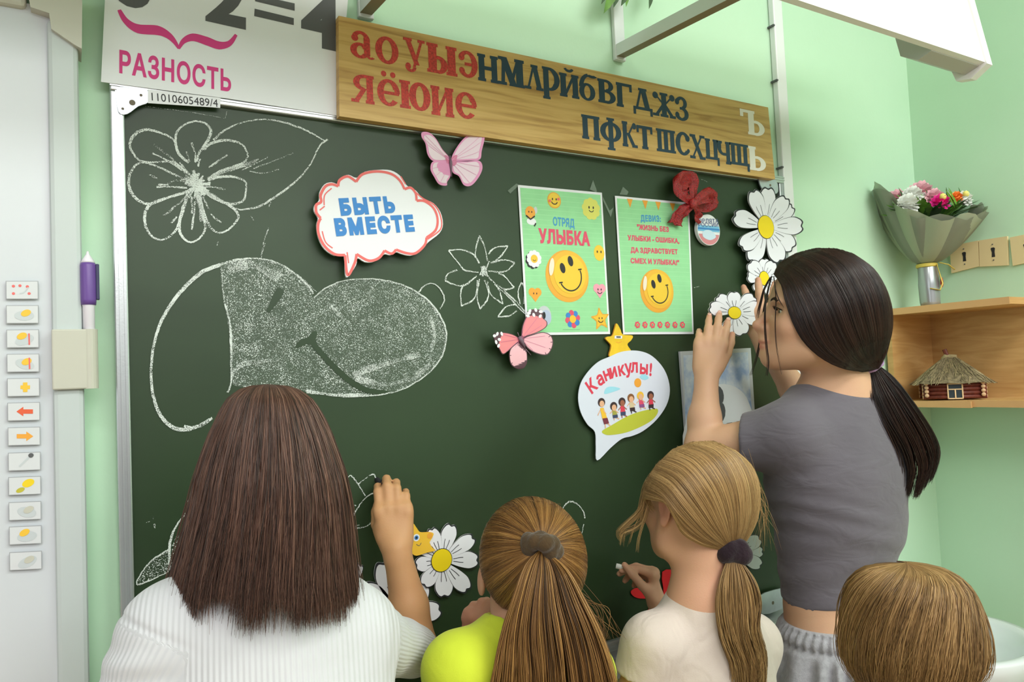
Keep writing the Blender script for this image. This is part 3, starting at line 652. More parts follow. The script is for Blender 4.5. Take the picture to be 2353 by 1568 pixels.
for a in (((270, 230), (200, 300), (195, 400)), ((150, 450), (200, 410)), ((175, 660), (210, 770), (280, 830)), ((425, 870), (440, 980)), ((960, 110), (1010, 190))): s.pstroke(cr(a, 700, 380, 4.356), .002, m_coral, 1)
s.build('outline_print', tg, label='coral red outline')
s = Sheet(SO); s.text('БЫТЬ', (783, 493), (909, 486), 32, m_blue, 2, .075, 1.05); s.text('ВМЕСТЕ', (772, 540), (953, 529), 33, m_blue, 2, .075, 1.05); s.build('lettering', tg, label='blue lettering')

# daisies
m_pet = mat('daisy_white', '#e9eaf1', .6, spec=.25); m_out = mat('daisy_outline', '#2a2c33', .6); m_cen = mat('daisy_centre', '#f4d80f', .55)
def daisy(label, c, petals, cr_, off, name='paper_daisy', lines=True, fn=None, crx=None, out=1.045):
    "petals: (tip pixel, half width in px at the widest)"
    C3 = W(*c, off); tg = root(name, C3, label, 'paper flower', 'paper daisies on and around the chalkboard')
    s = Sheet(off, fn); cc = np.array(c, float)
    for j, (tip, hw) in enumerate(petals):
        t = np.array(tip, float); d = t - cc; L = np.linalg.norm(d); d /= L; nrm = np.array([-d[1], d[0]])
        pr = [(0, .10), (.25, .42), (.5, .8), (.75, 1.0), (.92, .78), (1.0, .42), (.965, .05), (1.0, -.38), (.92, -.75), (.75, -1.0), (.5, -.82), (.25, -.45), (0, -.10)]
        P = [tuple(cc + d * L * a + nrm * hw * b) for a, b in pr]; o = [tuple(cc + d * L * (a * out) + nrm * (hw * b * 1.07)) for a, b in pr]
        b_ = Sheet(off - .0004 * (j % 2), fn); b_.slab(sm(s.px(o), 4), m_out, .0016, m_card); b_.ppoly(sm(P, 4), m_pet, 1 )
        if lines:
            for q in (.25, -.3): b_.pstroke([tuple(cc + d * L * .32 + nrm * hw * q * .5), tuple(cc + d * L * .5 + nrm * hw * q), tuple(cc + d * L * .6 + nrm * hw * q * 1.1)], .0011, m_out, 2)
        b_.build('petal', tg)
    x = Sheet(off + .0012, fn); q = x.pc(c); x.circ(q, cr_ + .0012, m_out, 0, rx=(crx or cr_) + .0012); x.circ(q, cr_, m_cen, 1, rx=crx or cr_); x.build('centre', tg, label='yellow centre')
    return tg
I = lambda x, y: (1560 + x / 2.958, 400 + y / 2.958)
daisy('largest white paper daisy, overhanging the top right corner of the chalkboard', (1760, 522),
      [(I(505, 120), 17), (I(605, 100), 18), (I(725, 165), 17), (I(770, 225), 16), (I(835, 350), 20), (I(775, 500), 20), (I(690, 590), 19), (I(500, 590), 19), (I(430, 500), 19), (I(380, 285), 20)], .0275, .030)
daisy('small white paper daisy half hidden behind the dark-haired teenager\'s forehead', (1756, 640),
      [(I(485, 605), 15), (I(580, 580), 13), (I(640, 600), 13), (I(470, 695), 14), (I(530, 800), 14), (I(640, 810), 15), (I(720, 760), 14), (I(730, 660), 14)], .0165, .035)
daisy('white paper daisy beside the yellow star at the bottom of the chalkboard', (1015, 1288),
      [((992, 1217), 15), ((1037, 1208), 17), ((1086, 1236), 17), ((1097, 1287), 19), ((1074, 1355), 19), ((1022, 1370), 20), ((975, 1345), 17), ((957, 1300), 17), ((960, 1250), 16)], .0195, .019)
daisy('large white paper daisy low on the chalkboard behind the raised forearm', (926, 1422),
      [((880, 1295), 28), ((975, 1345), 22), ((838, 1350), 24), ((822, 1420), 24), ((860, 1490), 24), ((1010, 1400), 22), ((990, 1480), 24), ((920, 1520), 24)], .026, .0165)
daisy('white paper daisy peeping out beside the brown bob and white jumper', (786, 1370),
      [((828, 1300), 12), ((800, 1292), 12), ((750, 1305), 14), ((838, 1390), 14), ((735, 1370), 14), ((770, 1440), 14), ((820, 1430), 14)], .018, .024)
daisy('white paper daisy in shade behind the blond ponytail, low on the chalkboard', (1690, 1272),
      [((1745, 1238), 16), ((1752, 1268), 14), ((1748, 1300), 15), ((1700, 1335), 17), ((1650, 1320), 16), ((1640, 1270), 16), ((1660, 1225), 16), ((1705, 1205), 16)], .019, .019)

# butterflies
m_bw = mat('butterfly_pale', '#eed9e6', .5); m_bp = mat('butterfly_pink', '#e79ac6', .5); m_br = mat('butterfly_rose', '#d97a9d', .5); m_bb = mat('butterfly_body', '#776472', .6); m_bs = mat('butterfly_salmon', '#ee8f95', .5); m_bs2 = mat('butterfly_blush', '#efb9c3', .5); m_bd = mat('butterfly_dark', '#5e3f4a', .5)
def fold(c, k):
    def f(v):
        d = abs(v[0] - c) ; return (v[0], v[1] - k * d, v[2])
    return f
K = lambda *P: cr(P, 760, 0, 2.904)
bc = W(1036, 370, .03)
tg = root('paper_butterfly', bc, 'pale lilac pink paper butterfly at the top rail of the chalkboard', 'paper butterfly', 'paper butterflies on the chalkboard')
wings = [K((790, 1050), (740, 1000), (690, 930), (640, 895), (590, 898), (588, 930), (615, 970), (630, 1040), (665, 1080), (720, 1085), (780, 1075)), K((795, 1085), (720, 1080), (665, 1090), (652, 1140), (680, 1190), (715, 1235), (770, 1240), (775, 1215), (800, 1170)),
         K((806, 1050), (840, 980), (890, 920), (950, 893), (1000, 900), (1000, 950), (985, 1020), (975, 1075), (920, 1080), (815, 1075)), K((810, 1085), (900, 1085), (970, 1085), (990, 1130), (970, 1190), (925, 1245), (880, 1240), (850, 1180), (812, 1150))]
for i, w in enumerate(wings):
    s = Sheet(.024, fold(bc[0], .22)); s.slab(sm(s.px(w), 5), m_bp, .001)
    c0 = np.mean(w, 0); b0 = np.array(K((797, 1075))[0]); s.ppoly(sm(scale_to(w, tuple(c0 * .75 + b0 * .25), .84), 5), m_bw, 1)
    s.ppoly(sm(scale_to(w, tuple(b0), .20), 5), m_br, 2)
    for f in (.25, .5, .75):
        e_ = np.array(w[int(len(w) * (.3 + .4 * f))]); s.pstroke([tuple(b0), tuple(b0 * .4 + e_ * .6 + 1), tuple(b0 * .1 + e_ * .9)], .0006, m_bp, 3)
    s.build('wing', tg)
Mesh().tube([W(*K((795, 1040))[0], .026), W(*K((800, 1085))[0], .027), W(*K((806, 1180))[0], .025)], [.0018, .003, .001], m_bb).build('body', tg, True, label='grey body')
L_ = lambda *P: cr(P, 1100, 690, 3.92)
bc2 = W(1195, 778, .03)
tg = root('paper_butterfly', bc2, 'salmon pink paper butterfly overlapping the lower corner of the left green poster', 'paper butterfly', 'paper butterflies on the chalkboard')
wings = [(L_((365, 345), (300, 310), (220, 295), (140, 298), (105, 320), (125, 390), (160, 440), (195, 490), (240, 470), (300, 420), (360, 370)), m_bs, 1), (L_((375, 370), (320, 400), (275, 440), (262, 500), (280, 580), (340, 618), (400, 615), (430, 560), (428, 470), (400, 400)), m_bs2, 0),
         (L_((385, 330), (390, 240), (420, 150), (440, 95), (500, 85), (550, 105), (555, 160), (590, 200), (580, 250), (500, 300), (410, 330)), m_bs, 1), (L_((395, 350), (480, 310), (560, 292), (620, 320), (640, 380), (625, 450), (585, 498), (500, 480), (430, 430)), m_bs2, 0)]
tips = [L_((105, 320), (140, 298), (195, 296), (165, 360), (155, 430), (125, 390)), None, L_((430, 120), (440, 95), (500, 85), (550, 105), (545, 155), (480, 140), (420, 150)), None]
for (w, m_, up), tp in zip(wings, tips):
    s = Sheet(.030); s.fn = fold(bc2[0], .18); s.slab(sm(s.px(w), 5), m_bd, .001)
    c0 = np.mean(w, 0); b0 = np.array(L_((378, 350))[0]); s.ppoly(sm(scale_to(w, tuple(c0), .93), 5), m_, 1)
    if tp: s.ppoly(sm(tp, 3), m_bd, 2); [s.circ(s.pc(tuple(np.array(tp[i]) * .8 + np.mean(tp, 0) * .2)), .0028, m_paper, 3, rx=.004, rot=i) for i in range(len(tp))]
    else:
        for i in range(len(w) // 3, len(w) - 2): s.pstroke([tuple(np.array(w[i]) * .95 + c0 * .05), tuple(np.array(w[i]) * .78 + c0 * .22)], .0012, m_bd, 2, smooth=0)
    for i in (3, 5, 7): s.pstroke([tuple(b0), tuple(np.array(w[i]) * .8 + b0 * .2)], .0007, m_br, 2, smooth=0)
    s.build('wing', tg)
Mesh().tube([W(*L_((365, 330))[0], .033), W(*L_((385, 365))[0], .0345), W(*L_((420, 440))[0], .032)], [.0035, .004, .0012], m_bb).tube([W(*L_((420, 435))[0], .032), W(*L_((470, 495))[0], .031)], .0008, m_bb).tube([W(*L_((365, 330))[0], .033), W(*L_((350, 290))[0], .034)], .0008, m_bb).build('body', tg, True, label='grey body')

# ------------------------------------------------------------------ two green posters
J = lambda *P: cr(P, 1100, 400, 3.92)
def poster(label, q, off):
    a = W(*q[3], off); tg = root('green_poster', a, label, 'poster', 'green smiley posters on the chalkboard')
    s = Sheet(off); P = [s.pc(p_) for p_ in (q[0], q[3], q[2], q[1])]; s.slab(P, m_paper, .0008)
    c = np.mean(P, 0); P2 = [tuple(c + (np.array(p_) - c) * np.array((.955, .965))) for p_ in P]; s.poly(P2, m_green, 1)
    # pale horizontal pinstripes of the print
    for k in range(1, 28):
        f = k / 28; a_ = np.array(P2[0]) * (1 - f) + np.array(P2[1]) * f; b_ = np.array(P2[3]) * (1 - f) + np.array(P2[2]) * f
        s.stroke(np.array([a_, b_]), .0012, m_grn2, 1.2)
    s.build('sheet', tg); return tg
m_grn2 = mat('green_stripe', '#a5e2ab', .6); m_sky = mat('sky_blue_print', '#4a9ccc', .6); m_rosy = mat('rose_print', '#e0506e', .6); m_smd = mat('smiley_edge', '#eaa93a', .45); m_sml = mat('smiley_yellow', '#f0c93c', .45)
p1 = poster('green smiley poster with white border, left one, headed by blue and red words', [(1190, 425), (1383, 443), (1402, 768), (1210, 771)], .0148)
p2 = poster('green smiley poster on the right with five lines of motto, red bow at its corner', [(1413, 450), (1583, 466), (1594, 768), (1432, 769)], .0148)
for t_, dx in ((p1, 0), (p2, 0)): pass
def smiley(off, c, r, parent, hl=True):
    s = Sheet(off); q = s.pc(c)
    s.circ(q, r, m_smd, 2, n=40); s.circ((q[0] + .004, q[1] + .004), r * .9, mat('smiley_mid', '#eeb93a', .45), 3, n=40); s.circ((q[0] + .006, q[1] + .004), r * .74, m_sml, 4, n=36)
    s.circ((q[0] - r * .72, q[1] + r * .33), r * .34, mat('smiley_shine', '#efe3cf', .4), 5, rx=r * .11, rot=-.18)
    for dx, dy in ((-.22, .30), (.16, .58)): s.circ((q[0] + dx * r, q[1] + dy * r), r * .2, m_black, 5, rx=r * .12, rot=.25)
    A_ = [(q[0] + r * (.12 + .52 * math.cos(t)), q[1] + r * (-.0 + .56 * math.sin(t)) ) for t in np.linspace(math.radians(212), math.radians(385), 22)]
    s.stroke(np.array(A_), r * .05, m_black, 5)
    for k in (0, -1): d = np.array(A_[k]); s.stroke(np.array([d + (-.09 * r, .03 * r), d + (.07 * r, .05 * r)]), r * .05, m_black, 6)
    return s.build('smiley_face', parent, label='big yellow smiley face')
smiley(.0148, (1303.5, 635), .0527, p1); smiley(.0148, (1509.5, 669), .0475, p2)
s = Sheet(.0148); s.text('ОТРЯД', J((668, 462))[0], J((862, 482))[0], 18, m_sky, 2, .035, .95); s.build('lettering', p1, label='blue word')
s = Sheet(.0148); s.text('УЛЫБКА', J((540, 615))[0], J((1003, 643))[0], 29, m_rosy, 2, .055, .95); s.build('lettering', p1, label='red word')
s = Sheet(.0148); s.text('ДЕВИЗ:', J((1458, 425))[0], J((1640, 430))[0], 13, m_sky, 2, .045); s.build('lettering', p2, label='blue word')
s = Sheet(.0148)
for t_, a, b in (('"ЖИЗНЬ БЕЗ', (1425, 498), (1712, 522)), ('УЛЫБКИ - ОШИБКА,', (1340, 595), (1806, 625)), ('ДА ЗДРАВСТВУЕТ', (1368, 705), (1792, 722)), ('СМЕХ И УЛЫБКА!"', (1368, 802), (1805, 820))):
    s.text(t_, J(a)[0], J(b)[0], 10.5, m_rosy, 2, .05, .95)
s.build('lettering', p2, label='red motto lines')
# small stickers printed on the posters
def eyes(s, c, r, lay, k=.32): [s.circ((c[0] + d * r * k, c[1] + r * .15), r * .17, m_black, lay, rx=r * .1) for d in (-1, 1)]
def smile(s, c, r, lay): s.stroke(np.array([(c[0] + r * .45 * math.cos(t), c[1] - r * .1 + r * .4 * math.sin(t)) for t in np.linspace(3.4, 6.0, 9)]), r * .12, m_black, lay)
def petals(s, c, n, rp, d, m_, lay, m2=None):
    for i in range(n): t = 6.283 * i / n + .2; s.circ((c[0] + d * math.cos(t), c[1] + d * math.sin(t)), rp, m2 if m2 and i % 2 else m_, lay, n=14)
s = Sheet(.0148); c = s.pc(J((678, 238))[0]); s.circ(c, .0165, m_smd, 2); s.circ(c, .0145, m_sml, 3); eyes(s, c, .014, 4); smile(s, c, .016, 4); s.circ((c[0] - .011, c[1] - .002), .003, m_coral, 4); s.circ((c[0] + .010, c[1] + .003), .003, m_coral, 4); s.build('sun_print', p1)
s = Sheet(.0148); c = s.pc(J((1010, 315))[0]); my = mat('lemon_print', '#dedd6a', .5); petals(s, c, 9, .0085, .015, my, 2); s.circ(c, .016, my, 3); eyes(s, c, .017, 4); smile(s, c, .013, 4); s.build('flower_print', p1)
s = Sheet(.0148); c = s.pc(J((462, 350))[0]); s.circ((c[0] + .002, c[1] - .017), .007, m_paper, 2, rx=.011); s.circ((c[0] + .013, c[1] + .006), .007, m_sil, 2, rx=.004); s.circ(c, .013, m_org, 3, rx=.0115)
s.stroke(np.array([(c[0] - .010, c[1] - .006), (c[0], c[1] - .013), (c[0] + .010, c[1] - .006)]), .003, m_black, 4); eyes(s, c, .011, 4); s.stroke(np.array([(c[0] + .008, c[1] - .026), (c[0] + .012, c[1] - .020)]), .003, m_black, 3); s.build('bee_print', p1)
s = Sheet(.0148); c = s.pc(J((497, 765))[0]); petals(s, (c[0] - .003, c[1] - .003), 10, .0055, .012, m_black, 2); petals(s, c, 10, .0055, .012, m_paper, 3); s.circ(c, .008, m_gold, 4); smile(s, c, .008, 5); s.build('flower_print', p1)
def heart(s, c, r, m_, lay): s.circ((c[0] - r * .45, c[1] + r * .3), r * .58, m_, lay); s.circ((c[0] + r * .45, c[1] + r * .3), r * .58, m_, lay); s.poly([(c[0] - r, c[1] + r * .18), (c[0], c[1] - r * 1.05), (c[0] + r, c[1] + r * .18)], m_, lay)
s = Sheet(.0148); c = s.pc(J((507, 1085))[0]); heart(s, c, .0145, m_org, 2); eyes(s, c, .011, 3); s.build('heart_print', p1)
s = Sheet(.0148); c = s.pc(J((1083, 712))[0]); s.circ(c, .0165, m_sml, 2, rx=.0135); eyes(s, c, .015, 3); s.build('smiley_print', p1)
s = Sheet(.0148); c = s.pc(J((1087, 1050))[0]); mpk = mat('pink_print', '#efa0b4', .5); heart(s, c, .0155, mpk, 2); eyes(s, c, .013, 3); smile(s, c, .013, 3); s.build('heart_print', p1)
s = Sheet(.0148); c = s.pc(J((845, 1308))[0]); petals(s, c, 8, .0062, .0125, m_rosy, 2, m_blue); s.circ(c, .008, m_gold, 3); s.build('flower_print', p1)
s = Sheet(.0148); c = s.pc(J((590, 1275))[0]); s.circ(c, .019, m_sil, 2, rx=.016); s.circ((c[0] + .004, c[1] - .004), .015, mat('lilac_print', '#b6c3dd', .5), 3, rx=.012); s.circ((c[0] - .001, c[1]), .007, m_black, 4, rx=.0035); s.build('ball_print', p1)
def star(c, R, r, rot=0, n=5): return [(c[0] + (R if i % 2 == 0 else r) * math.cos(math.pi * i / n + math.pi / 2 + rot), c[1] + (R if i % 2 == 0 else r) * math.sin(math.pi * i / n + math.pi / 2 + rot)) for i in range(2 * n)]
s = Sheet(.0148); c = s.pc(J((1095, 1308))[0]); s.poly(sm(star(c, .0245, .0125, .12), 3), m_smd, 2); s.poly(sm(star(c, .019, .010, .12), 3), m_gold, 3); eyes(s, c, .012, 4); smile(s, c, .014, 4); s.build('star_print', p1)
s = Sheet(.0148)
for x, y in ((1360, 255), (1498, 268), (1615, 280), (1745, 292)): c = s.pc(J((x, y))[0]); s.poly([(c[0] - .008, c[1] + .007), (c[0], c[1] - .012), (c[0] + .008, c[1] + .007)], m_org, 2)
s.build('bunting_print', p2)
s = Sheet(.0148)
for i in range(7): c = s.pc(J((1428 + i * 67.5, 1360))[0]); petals(s, c, 6, .0032, .0045, m_rosy, 2); s.circ(c, .0034, m_gold, 3); s.circ(c, .0018, m_blue, 4)
s.build('flower_row_print', p2)
s = Sheet(.0148); s.pstroke(J((755, 1403), (910, 1403)), .0012, mat('faint_print', '#7fb98a', .6), 2, smooth=0); s.build('footer_print', p1)
def tape(P, off, parent):
    s = Sheet(off); s.ppoly(P, m_tape, 0); s.build('tape', parent)
tape(J((260, 150), (340, 85), (365, 100), (285, 175)), .0155, p1); tape(J((1000, 140), (1030, 55), (1065, 150), (1060, 165)), .0155, p1); tape(J((1115, 200), (1180, 330), (1215, 300), (1190, 390), (1120, 240)), .0142, p1)
tape(J((1270, 185), (1300, 115), (1350, 160), (1335, 190)), .0155, p2)

# ------------------------------------------------------------------ stars, bubble, bow, badge, framed sheet
cs = W(1421, 785, .02)
tg = root('paper_star', cs, 'yellow paper star between the two posters, above the round speech bubble', 'paper star', 'yellow paper stars on the chalkboard')
s = Sheet(.020); c = s.pc((1421, 789)); sp = sm(s.px(L_((1243, 210), (1275, 260), (1300, 310), (1385, 320), (1375, 360), (1340, 400), (1375, 460), (1370, 510), (1280, 490), (1180, 510), (1190, 440), (1190, 400), (1145, 350), (1160, 330), (1205, 320), (1225, 260))), 4)
m_star = mat('star_yellow', '#ecc52c', .5, var=.1, vscale=40); s.slab(sp, m_star, .004, m_org); s.build('sheet', tg)
s = Sheet(.020); s.ppoly(L_((1225, 320), (1292, 322), (1290, 348), (1222, 346)), m_paper, 1); s.ppoly(L_((1238, 325), (1278, 326), (1277, 340), (1240, 340)), m_grey, 2); s.pstroke(L_((1235, 375), (1260, 385), (1290, 372)), .0012, m_org, 1); s.build('face_print', tg, label='small printed face')
cs = W(968, 1245, .022)
tg = root('paper_star', cs, 'golden paper star with one eye showing beside the raised hand', 'paper star', 'yellow paper stars on the chalkboard')
N = lambda *P: cr(P, 780, 1060, 3.086)
s = Sheet(.024); s.slab(sm(s.px(N((520, 445), (545, 470), (575, 505), (640, 505), (668, 515), (655, 550), (640, 580), (660, 615), (680, 635), (620, 650), (545, 672), (500, 650), (440, 665), (450, 590), (420, 530), (480, 510))), 4), m_gold, .004, m_org); s.build('sheet', tg)
s = Sheet(.024); c = s.pc(N((545, 543))[0]); s.circ(c, .0062, m_paper, 1); s.circ(c, .0038, m_blue, 2); s.circ(c, .002, m_black, 3); s.circ(s.pc(N((640, 530))[0]), .005, m_org, 1); s.pstroke(N((545, 590), (565, 600), (580, 580)), .001, m_grey, 1); s.build('face_print', tg, label='eye and smile')
# round bubble
tg = root('speech_bubble_cutout', W(1432, 1056, .022), 'pale round speech bubble with red curved word and row of printed children', 'paper cutout')
m_bub = mat('bubble_paper', '#dbe2f0', .6)
s = Sheet(.0225); bub = L_((1180, 510), (1290, 465), (1420, 455), (1540, 490), (1640, 580), (1700, 690), (1722, 820), (1690, 950), (1600, 1080), (1480, 1180), (1380, 1225), (1290, 1250), (1190, 1330), (1068, 1445), (1056, 1320), (1048, 1190), (980, 1120), (920, 1010), (897, 880), (920, 750), (990, 640), (1080, 555))
P = s.px(sm(bub, 4)); s.slab(P, m_bub, .0015); s.build('sheet', tg)
s = Sheet(.0225)
for ch, x, y, an in (('К', 1020, 790, 58), ('а', 1098, 720, 40), ('н', 1157, 678, 30), ('и', 1213, 655, 22), ('к', 1283, 638, 14), ('у', 1340, 620, 6), ('л', 1405, 610, -4), ('ы', 1492, 625, -10), ('!', 1548, 640, -14)):
    V, T = text_mesh(ch, .03); c = np.array(s.pc(L_((x, y))[0])); t = math.radians(an * .62); h = .026 / .7; V0 = V - np.array((V[:, 0].mean(), .25))
    s._emit([tuple(c + h * np.array((v[0] * math.cos(t) * .92 - v[1] * math.sin(t), v[0] * math.sin(t) * .92 + v[1] * math.cos(t)))) for v in V0], T, m_red, 1)
s.build('lettering', tg, label='red curved word')
s = Sheet(.0225)
s.ppoly(sm(L_((1110, 1180), (1200, 1125), (1330, 1050), (1450, 1005), (1570, 980), (1612, 985), (1605, 1030), (1550, 1090), (1440, 1150), (1320, 1195), (1200, 1215), (1140, 1212)), 4), mat('lawn_print', '#bfc63c', .6), 1)
s.circ(s.pc(L_((1432, 745))[0]), .0095, m_org, 1); s.ppoly(sm(L_((1130, 845), (1150, 790), (1210, 780), (1275, 800), (1200, 830)), 4), mat('cloud_print', '#9fdcee', .6), 1); s.ppoly(sm(L_((1450, 690), (1490, 665), (1530, 700), (1490, 720)), 4), mat('cloud_print', '#9fdcee', .6), 1)
s.build('lawn_and_sky_print', tg, label='printed lawn, sun and clouds')
m_skin1 = mat('print_skin', '#e6b48f', .6); m_skin2 = mat('print_skin_dark', '#a06248', .6); m_hair = mat('print_hair', '#3a2a2c', .6)
for x, y, x2, y2, sk, hr, top, bot in ((1105, 930, 1150, 1150, m_skin1, m_hair, m_gold, mat('print_maroon', '#7a3040', .6)), (1215, 965, 1230, 1080, m_skin1, m_hair, mat('print_olive', '#a7a548', .6), mat('print_navy', '#3a4668', .6)), (1290, 925, 1300, 1060, m_skin2, m_hair, m_red, mat('print_navy', '#3a4668', .6)),
        (1370, 890, 1385, 1020, m_skin1, mat('print_brown', '#8a5a34', .6), mat('print_tan', '#d8c7a0', .6), m_hair), (1455, 870, 1470, 985, m_skin1, m_gold, m_rosy, mat('print_violet', '#8e4e8a', .6)), (1547, 865, 1550, 990, m_skin2, m_hair, m_red, m_hair)):
    s = Sheet(.0225); X = L_((x, y), (x2, y2), (x + 4, y + 52)); H = y2 - y
    c = s.pc(X[0]); s.circ((c[0], c[1] + .002), .0088, hr, 2, rx=.0092); s.circ((c[0] + .0005, c[1] - .001), .0065, sk, 3, rx=.006)
    m1 = (x + (x2 - x) * .62, y + H * .62)
    s.ppoly(L_((x - 14, y + H * .2), (x + 18, y + H * .18), (m1[0] + 24, m1[1]), (m1[0] - 20, m1[1] + 6)), top, 2); s.ppoly(L_((m1[0] - 20, m1[1]), (m1[0] + 24, m1[1] - 6), (x2 + 22, y + H * .82), (x2 - 22, y + H * .86)), bot, 3)
    s.pstroke(L_((x - 12, y + H * .28), (x - 34, y + H * .5)), .002, sk, 2, smooth=0); s.pstroke(L_((x + 14, y + H * .26), (x + 42, y + H * .44)), .002, sk, 2, smooth=0)
    s.pstroke(L_((x2 - 12, y + H * .82), (x2 - 10, y + H * 1.02)), .0024, sk if bot is not m_hair else m_hair, 2, smooth=0); s.pstroke(L_((x2 + 8, y + H * .82), (x2 + 34, y + H * .92)), .0024, sk if bot is not m_hair else m_hair, 2, smooth=0)
    s.build('child_print', tg)
# bow
m_bow = mat('red_glitter_ribbon', '#a30d16', .30, spec=.8, var=.9, vscale=520, bump=1.0, bscale=520)
bc = W(1590, 470, .035)
tg = root('ribbon_bow', bc, 'red glitter ribbon bow on the corner of the right green poster', 'bow')
def ribbon(name, P, w, twist=0, label=None):
    "P: (px,py,offset) centre line, w: half widths in m"
    C = np.array([W(a, b, o) for a, b, o in sm(P, 6, False)]); k = len(C); ww = np.interp(np.linspace(0, 1, k), np.linspace(0, 1, len(w)), w)
    T = np.gradient(C, axis=0); V = []; Fc = []
    for i in range(k):
        t = T[i] / np.linalg.norm(T[i]); n_ = np.cross(t, (0, -1, 0)); n_ /= np.linalg.norm(n_) + 1e-9
        for a in np.linspace(-1, 1, 7): V.append(C[i] + n_ * ww[i] * a + np.array((0, -1, 0)) * .006 * (math.sin(a * 5 + i * .3) + .5 * math.sin(a * 11 + i * 1.1)) * (ww[i] / .02))
    for i in range(k - 1):
        for j in range(6): Fc.append([i * 7 + j, i * 7 + j + 1, i * 7 + 8 + j, i * 7 + 7 + j])
    o = mk(name, V, Fc, m_bow, tg, True, label=label); md = o.modifiers.new('thickness', 'SOLIDIFY'); md.thickness = .0008; return o
U = lambda x, y, o: (1560 + x / 2.958, 400 + y / 2.958, o)
ribbon('loop', [U(100, 200, .045), U(40, 150, .05), U(15, 90, .045), U(40, 45, .035), U(90, 60, .03), U(95, 170, .04)], [.006, .014, .022, .022, .018, .008])
ribbon('loop', [U(100, 200, .045), U(160, 160, .05), U(220, 145, .045), U(215, 190, .035), U(160, 210, .03), U(110, 205, .04)], [.006, .014, .02, .02, .018, .008])
ribbon('tail', [U(95, 210, .05), U(30, 250, .04), U(-10, 300, .03), U(-25, 345, .026)], [.006, .014, .018, .018]); ribbon('tail', [U(105, 215, .045), U(130, 250, .035), U(135, 290, .03), U(150, 310, .026)], [.006, .014, .018, .012])
Mesh().ball(W(1593, 468, .052), (.010, .009, .012), m_bow).build('knot', tg, True)
# round badge
tg = root('pin_badge', W(1628, 529, .014), 'round white, blue and red pin badge under the red bow', 'badge')
bo = .026; s = Sheet(bo); c = s.pc((1628.5, 528.5)); Rb = .0355
P = [(c[0] + Rb * math.cos(t), c[1] + Rb * math.sin(t)) for t in np.linspace(0, 2 * math.pi, 49)[:-1]]
s.slab(P, m_white, .009, m_white); s.build('disc', tg)
def band(z0, z1, m_, lay):
    P = []
    a0, a1 = math.asin(np.clip(z0, -1, 1)), math.asin(np.clip(z1, -1, 1)); r_ = Rb * .96
    for t in np.linspace(a0, a1, 12): P.append((c[0] + r_ * math.cos(t), c[1] + r_ * math.sin(t)))
    for t in np.linspace(a1, a0, 12): P.append((c[0] - r_ * math.cos(t), c[1] + r_ * math.sin(t)))
    s2.poly(P, m_, lay)
s2 = Sheet(bo); band(-.12, .28, mat('badge_cyan', '#7cc3e6', .4), 1); band(-1, -.3, mat('badge_red', '#d88a90', .4), 1); band(.0, .12, mat('badge_blue', '#3f86c8', .4), 2)
s2.ppoly(sm(cr([(165, 390), (200, 380), (235, 400), (250, 430), (215, 450), (180, 440), (160, 420)], 1560, 400, 2.958), 3), mat('badge_ice', '#cfe4f2', .4), 2)
s2.text('ОРЛЯТА', (1605, 512), (1651, 513), 9, mat('badge_text', '#56618f', .5), 2, .01); s2.text('РОССИИ', (1605, 521), (1650, 522), 9, mat('badge_text', '#56618f', .5), 2, .01)
s2.build('badge_print', tg)
# framed "3" sheet held on the board
tg = root('framed_sheet', W(1645, 1010, .016), 'framed sheet with big dark 3 on cloudy blue, behind the teenager\'s forearm', 'poster')
s = Sheet(.020); q = [(1563, 808), (1725, 800), (1740, 1035), (1580, 1048)]
s.slab(s.px([q[0], q[3], q[2], q[1]]), mat('frame_plastic', '#c9cdd3', .35), .006); s.build('frame', tg)
m_clouds = mat('cloud_sheet', '#a9bee0', .4); nt, p = nodes(m_clouds); tc = nt.nodes.new('ShaderNodeTexCoord'); n = nt.nodes.new('ShaderNodeTexNoise'); n.inputs['Scale'].default_value = 22; n.inputs['Detail'].default_value = 4
r = nt.nodes.new('ShaderNodeValToRGB'); r.color_ramp.elements[0].position = .42; r.color_ramp.elements[0].color = (*lin('#96b1dc'), 1); r.color_ramp.elements[1].position = .62; r.color_ramp.elements[1].color = (*lin('#dde5f0'), 1)
nt.links.new(tc.outputs['Object'], n.inputs['Vector']); nt.links.new(n.outputs[0], r.inputs[0]); nt.links.new(r.outputs[0], p.inputs['Base Color'])
s = Sheet(.020); s.ppoly([(1570, 817), (1577, 1040), (1733, 1028), (1718, 810)], m_clouds, 1); s.ppoly(sm([(1578, 960), (1600, 915), (1640, 885), (1690, 890), (1722, 930), (1730, 1020), (1580, 1036)], 4), m_paper, 2); s.build('sheet', tg)
s = Sheet(.020); s.text('3', (1626, 972), (1668, 966), 80, m_grey, 3, .06); s.text('ОТРЯД', (1592, 1024), (1714, 1000), 34, m_grey, 3, .03); s.build('lettering', tg)
# red paper shape behind the fair girl's hand
tg = root('red_paper_shape', W(1535, 1360, .016), 'red paper shape low on the chalkboard behind the chalk-holding hand', 'paper cutout')
m_redp = mat('red_paper', '#d81f26', .5)
s = Sheet(.016); s.slab(sm(s.px([(1522, 1315), (1560, 1312), (1600, 1330), (1610, 1380), (1580, 1420), (1530, 1425), (1490, 1412), (1500, 1385), (1525, 1370)]), 3), m_redp, .001); s.slab(sm(s.px([(1450, 1360), (1462, 1352), (1480, 1354), (1500, 1362), (1498, 1374), (1470, 1376), (1455, 1370)]), 3), m_redp, .001); s.build('sheet', tg)

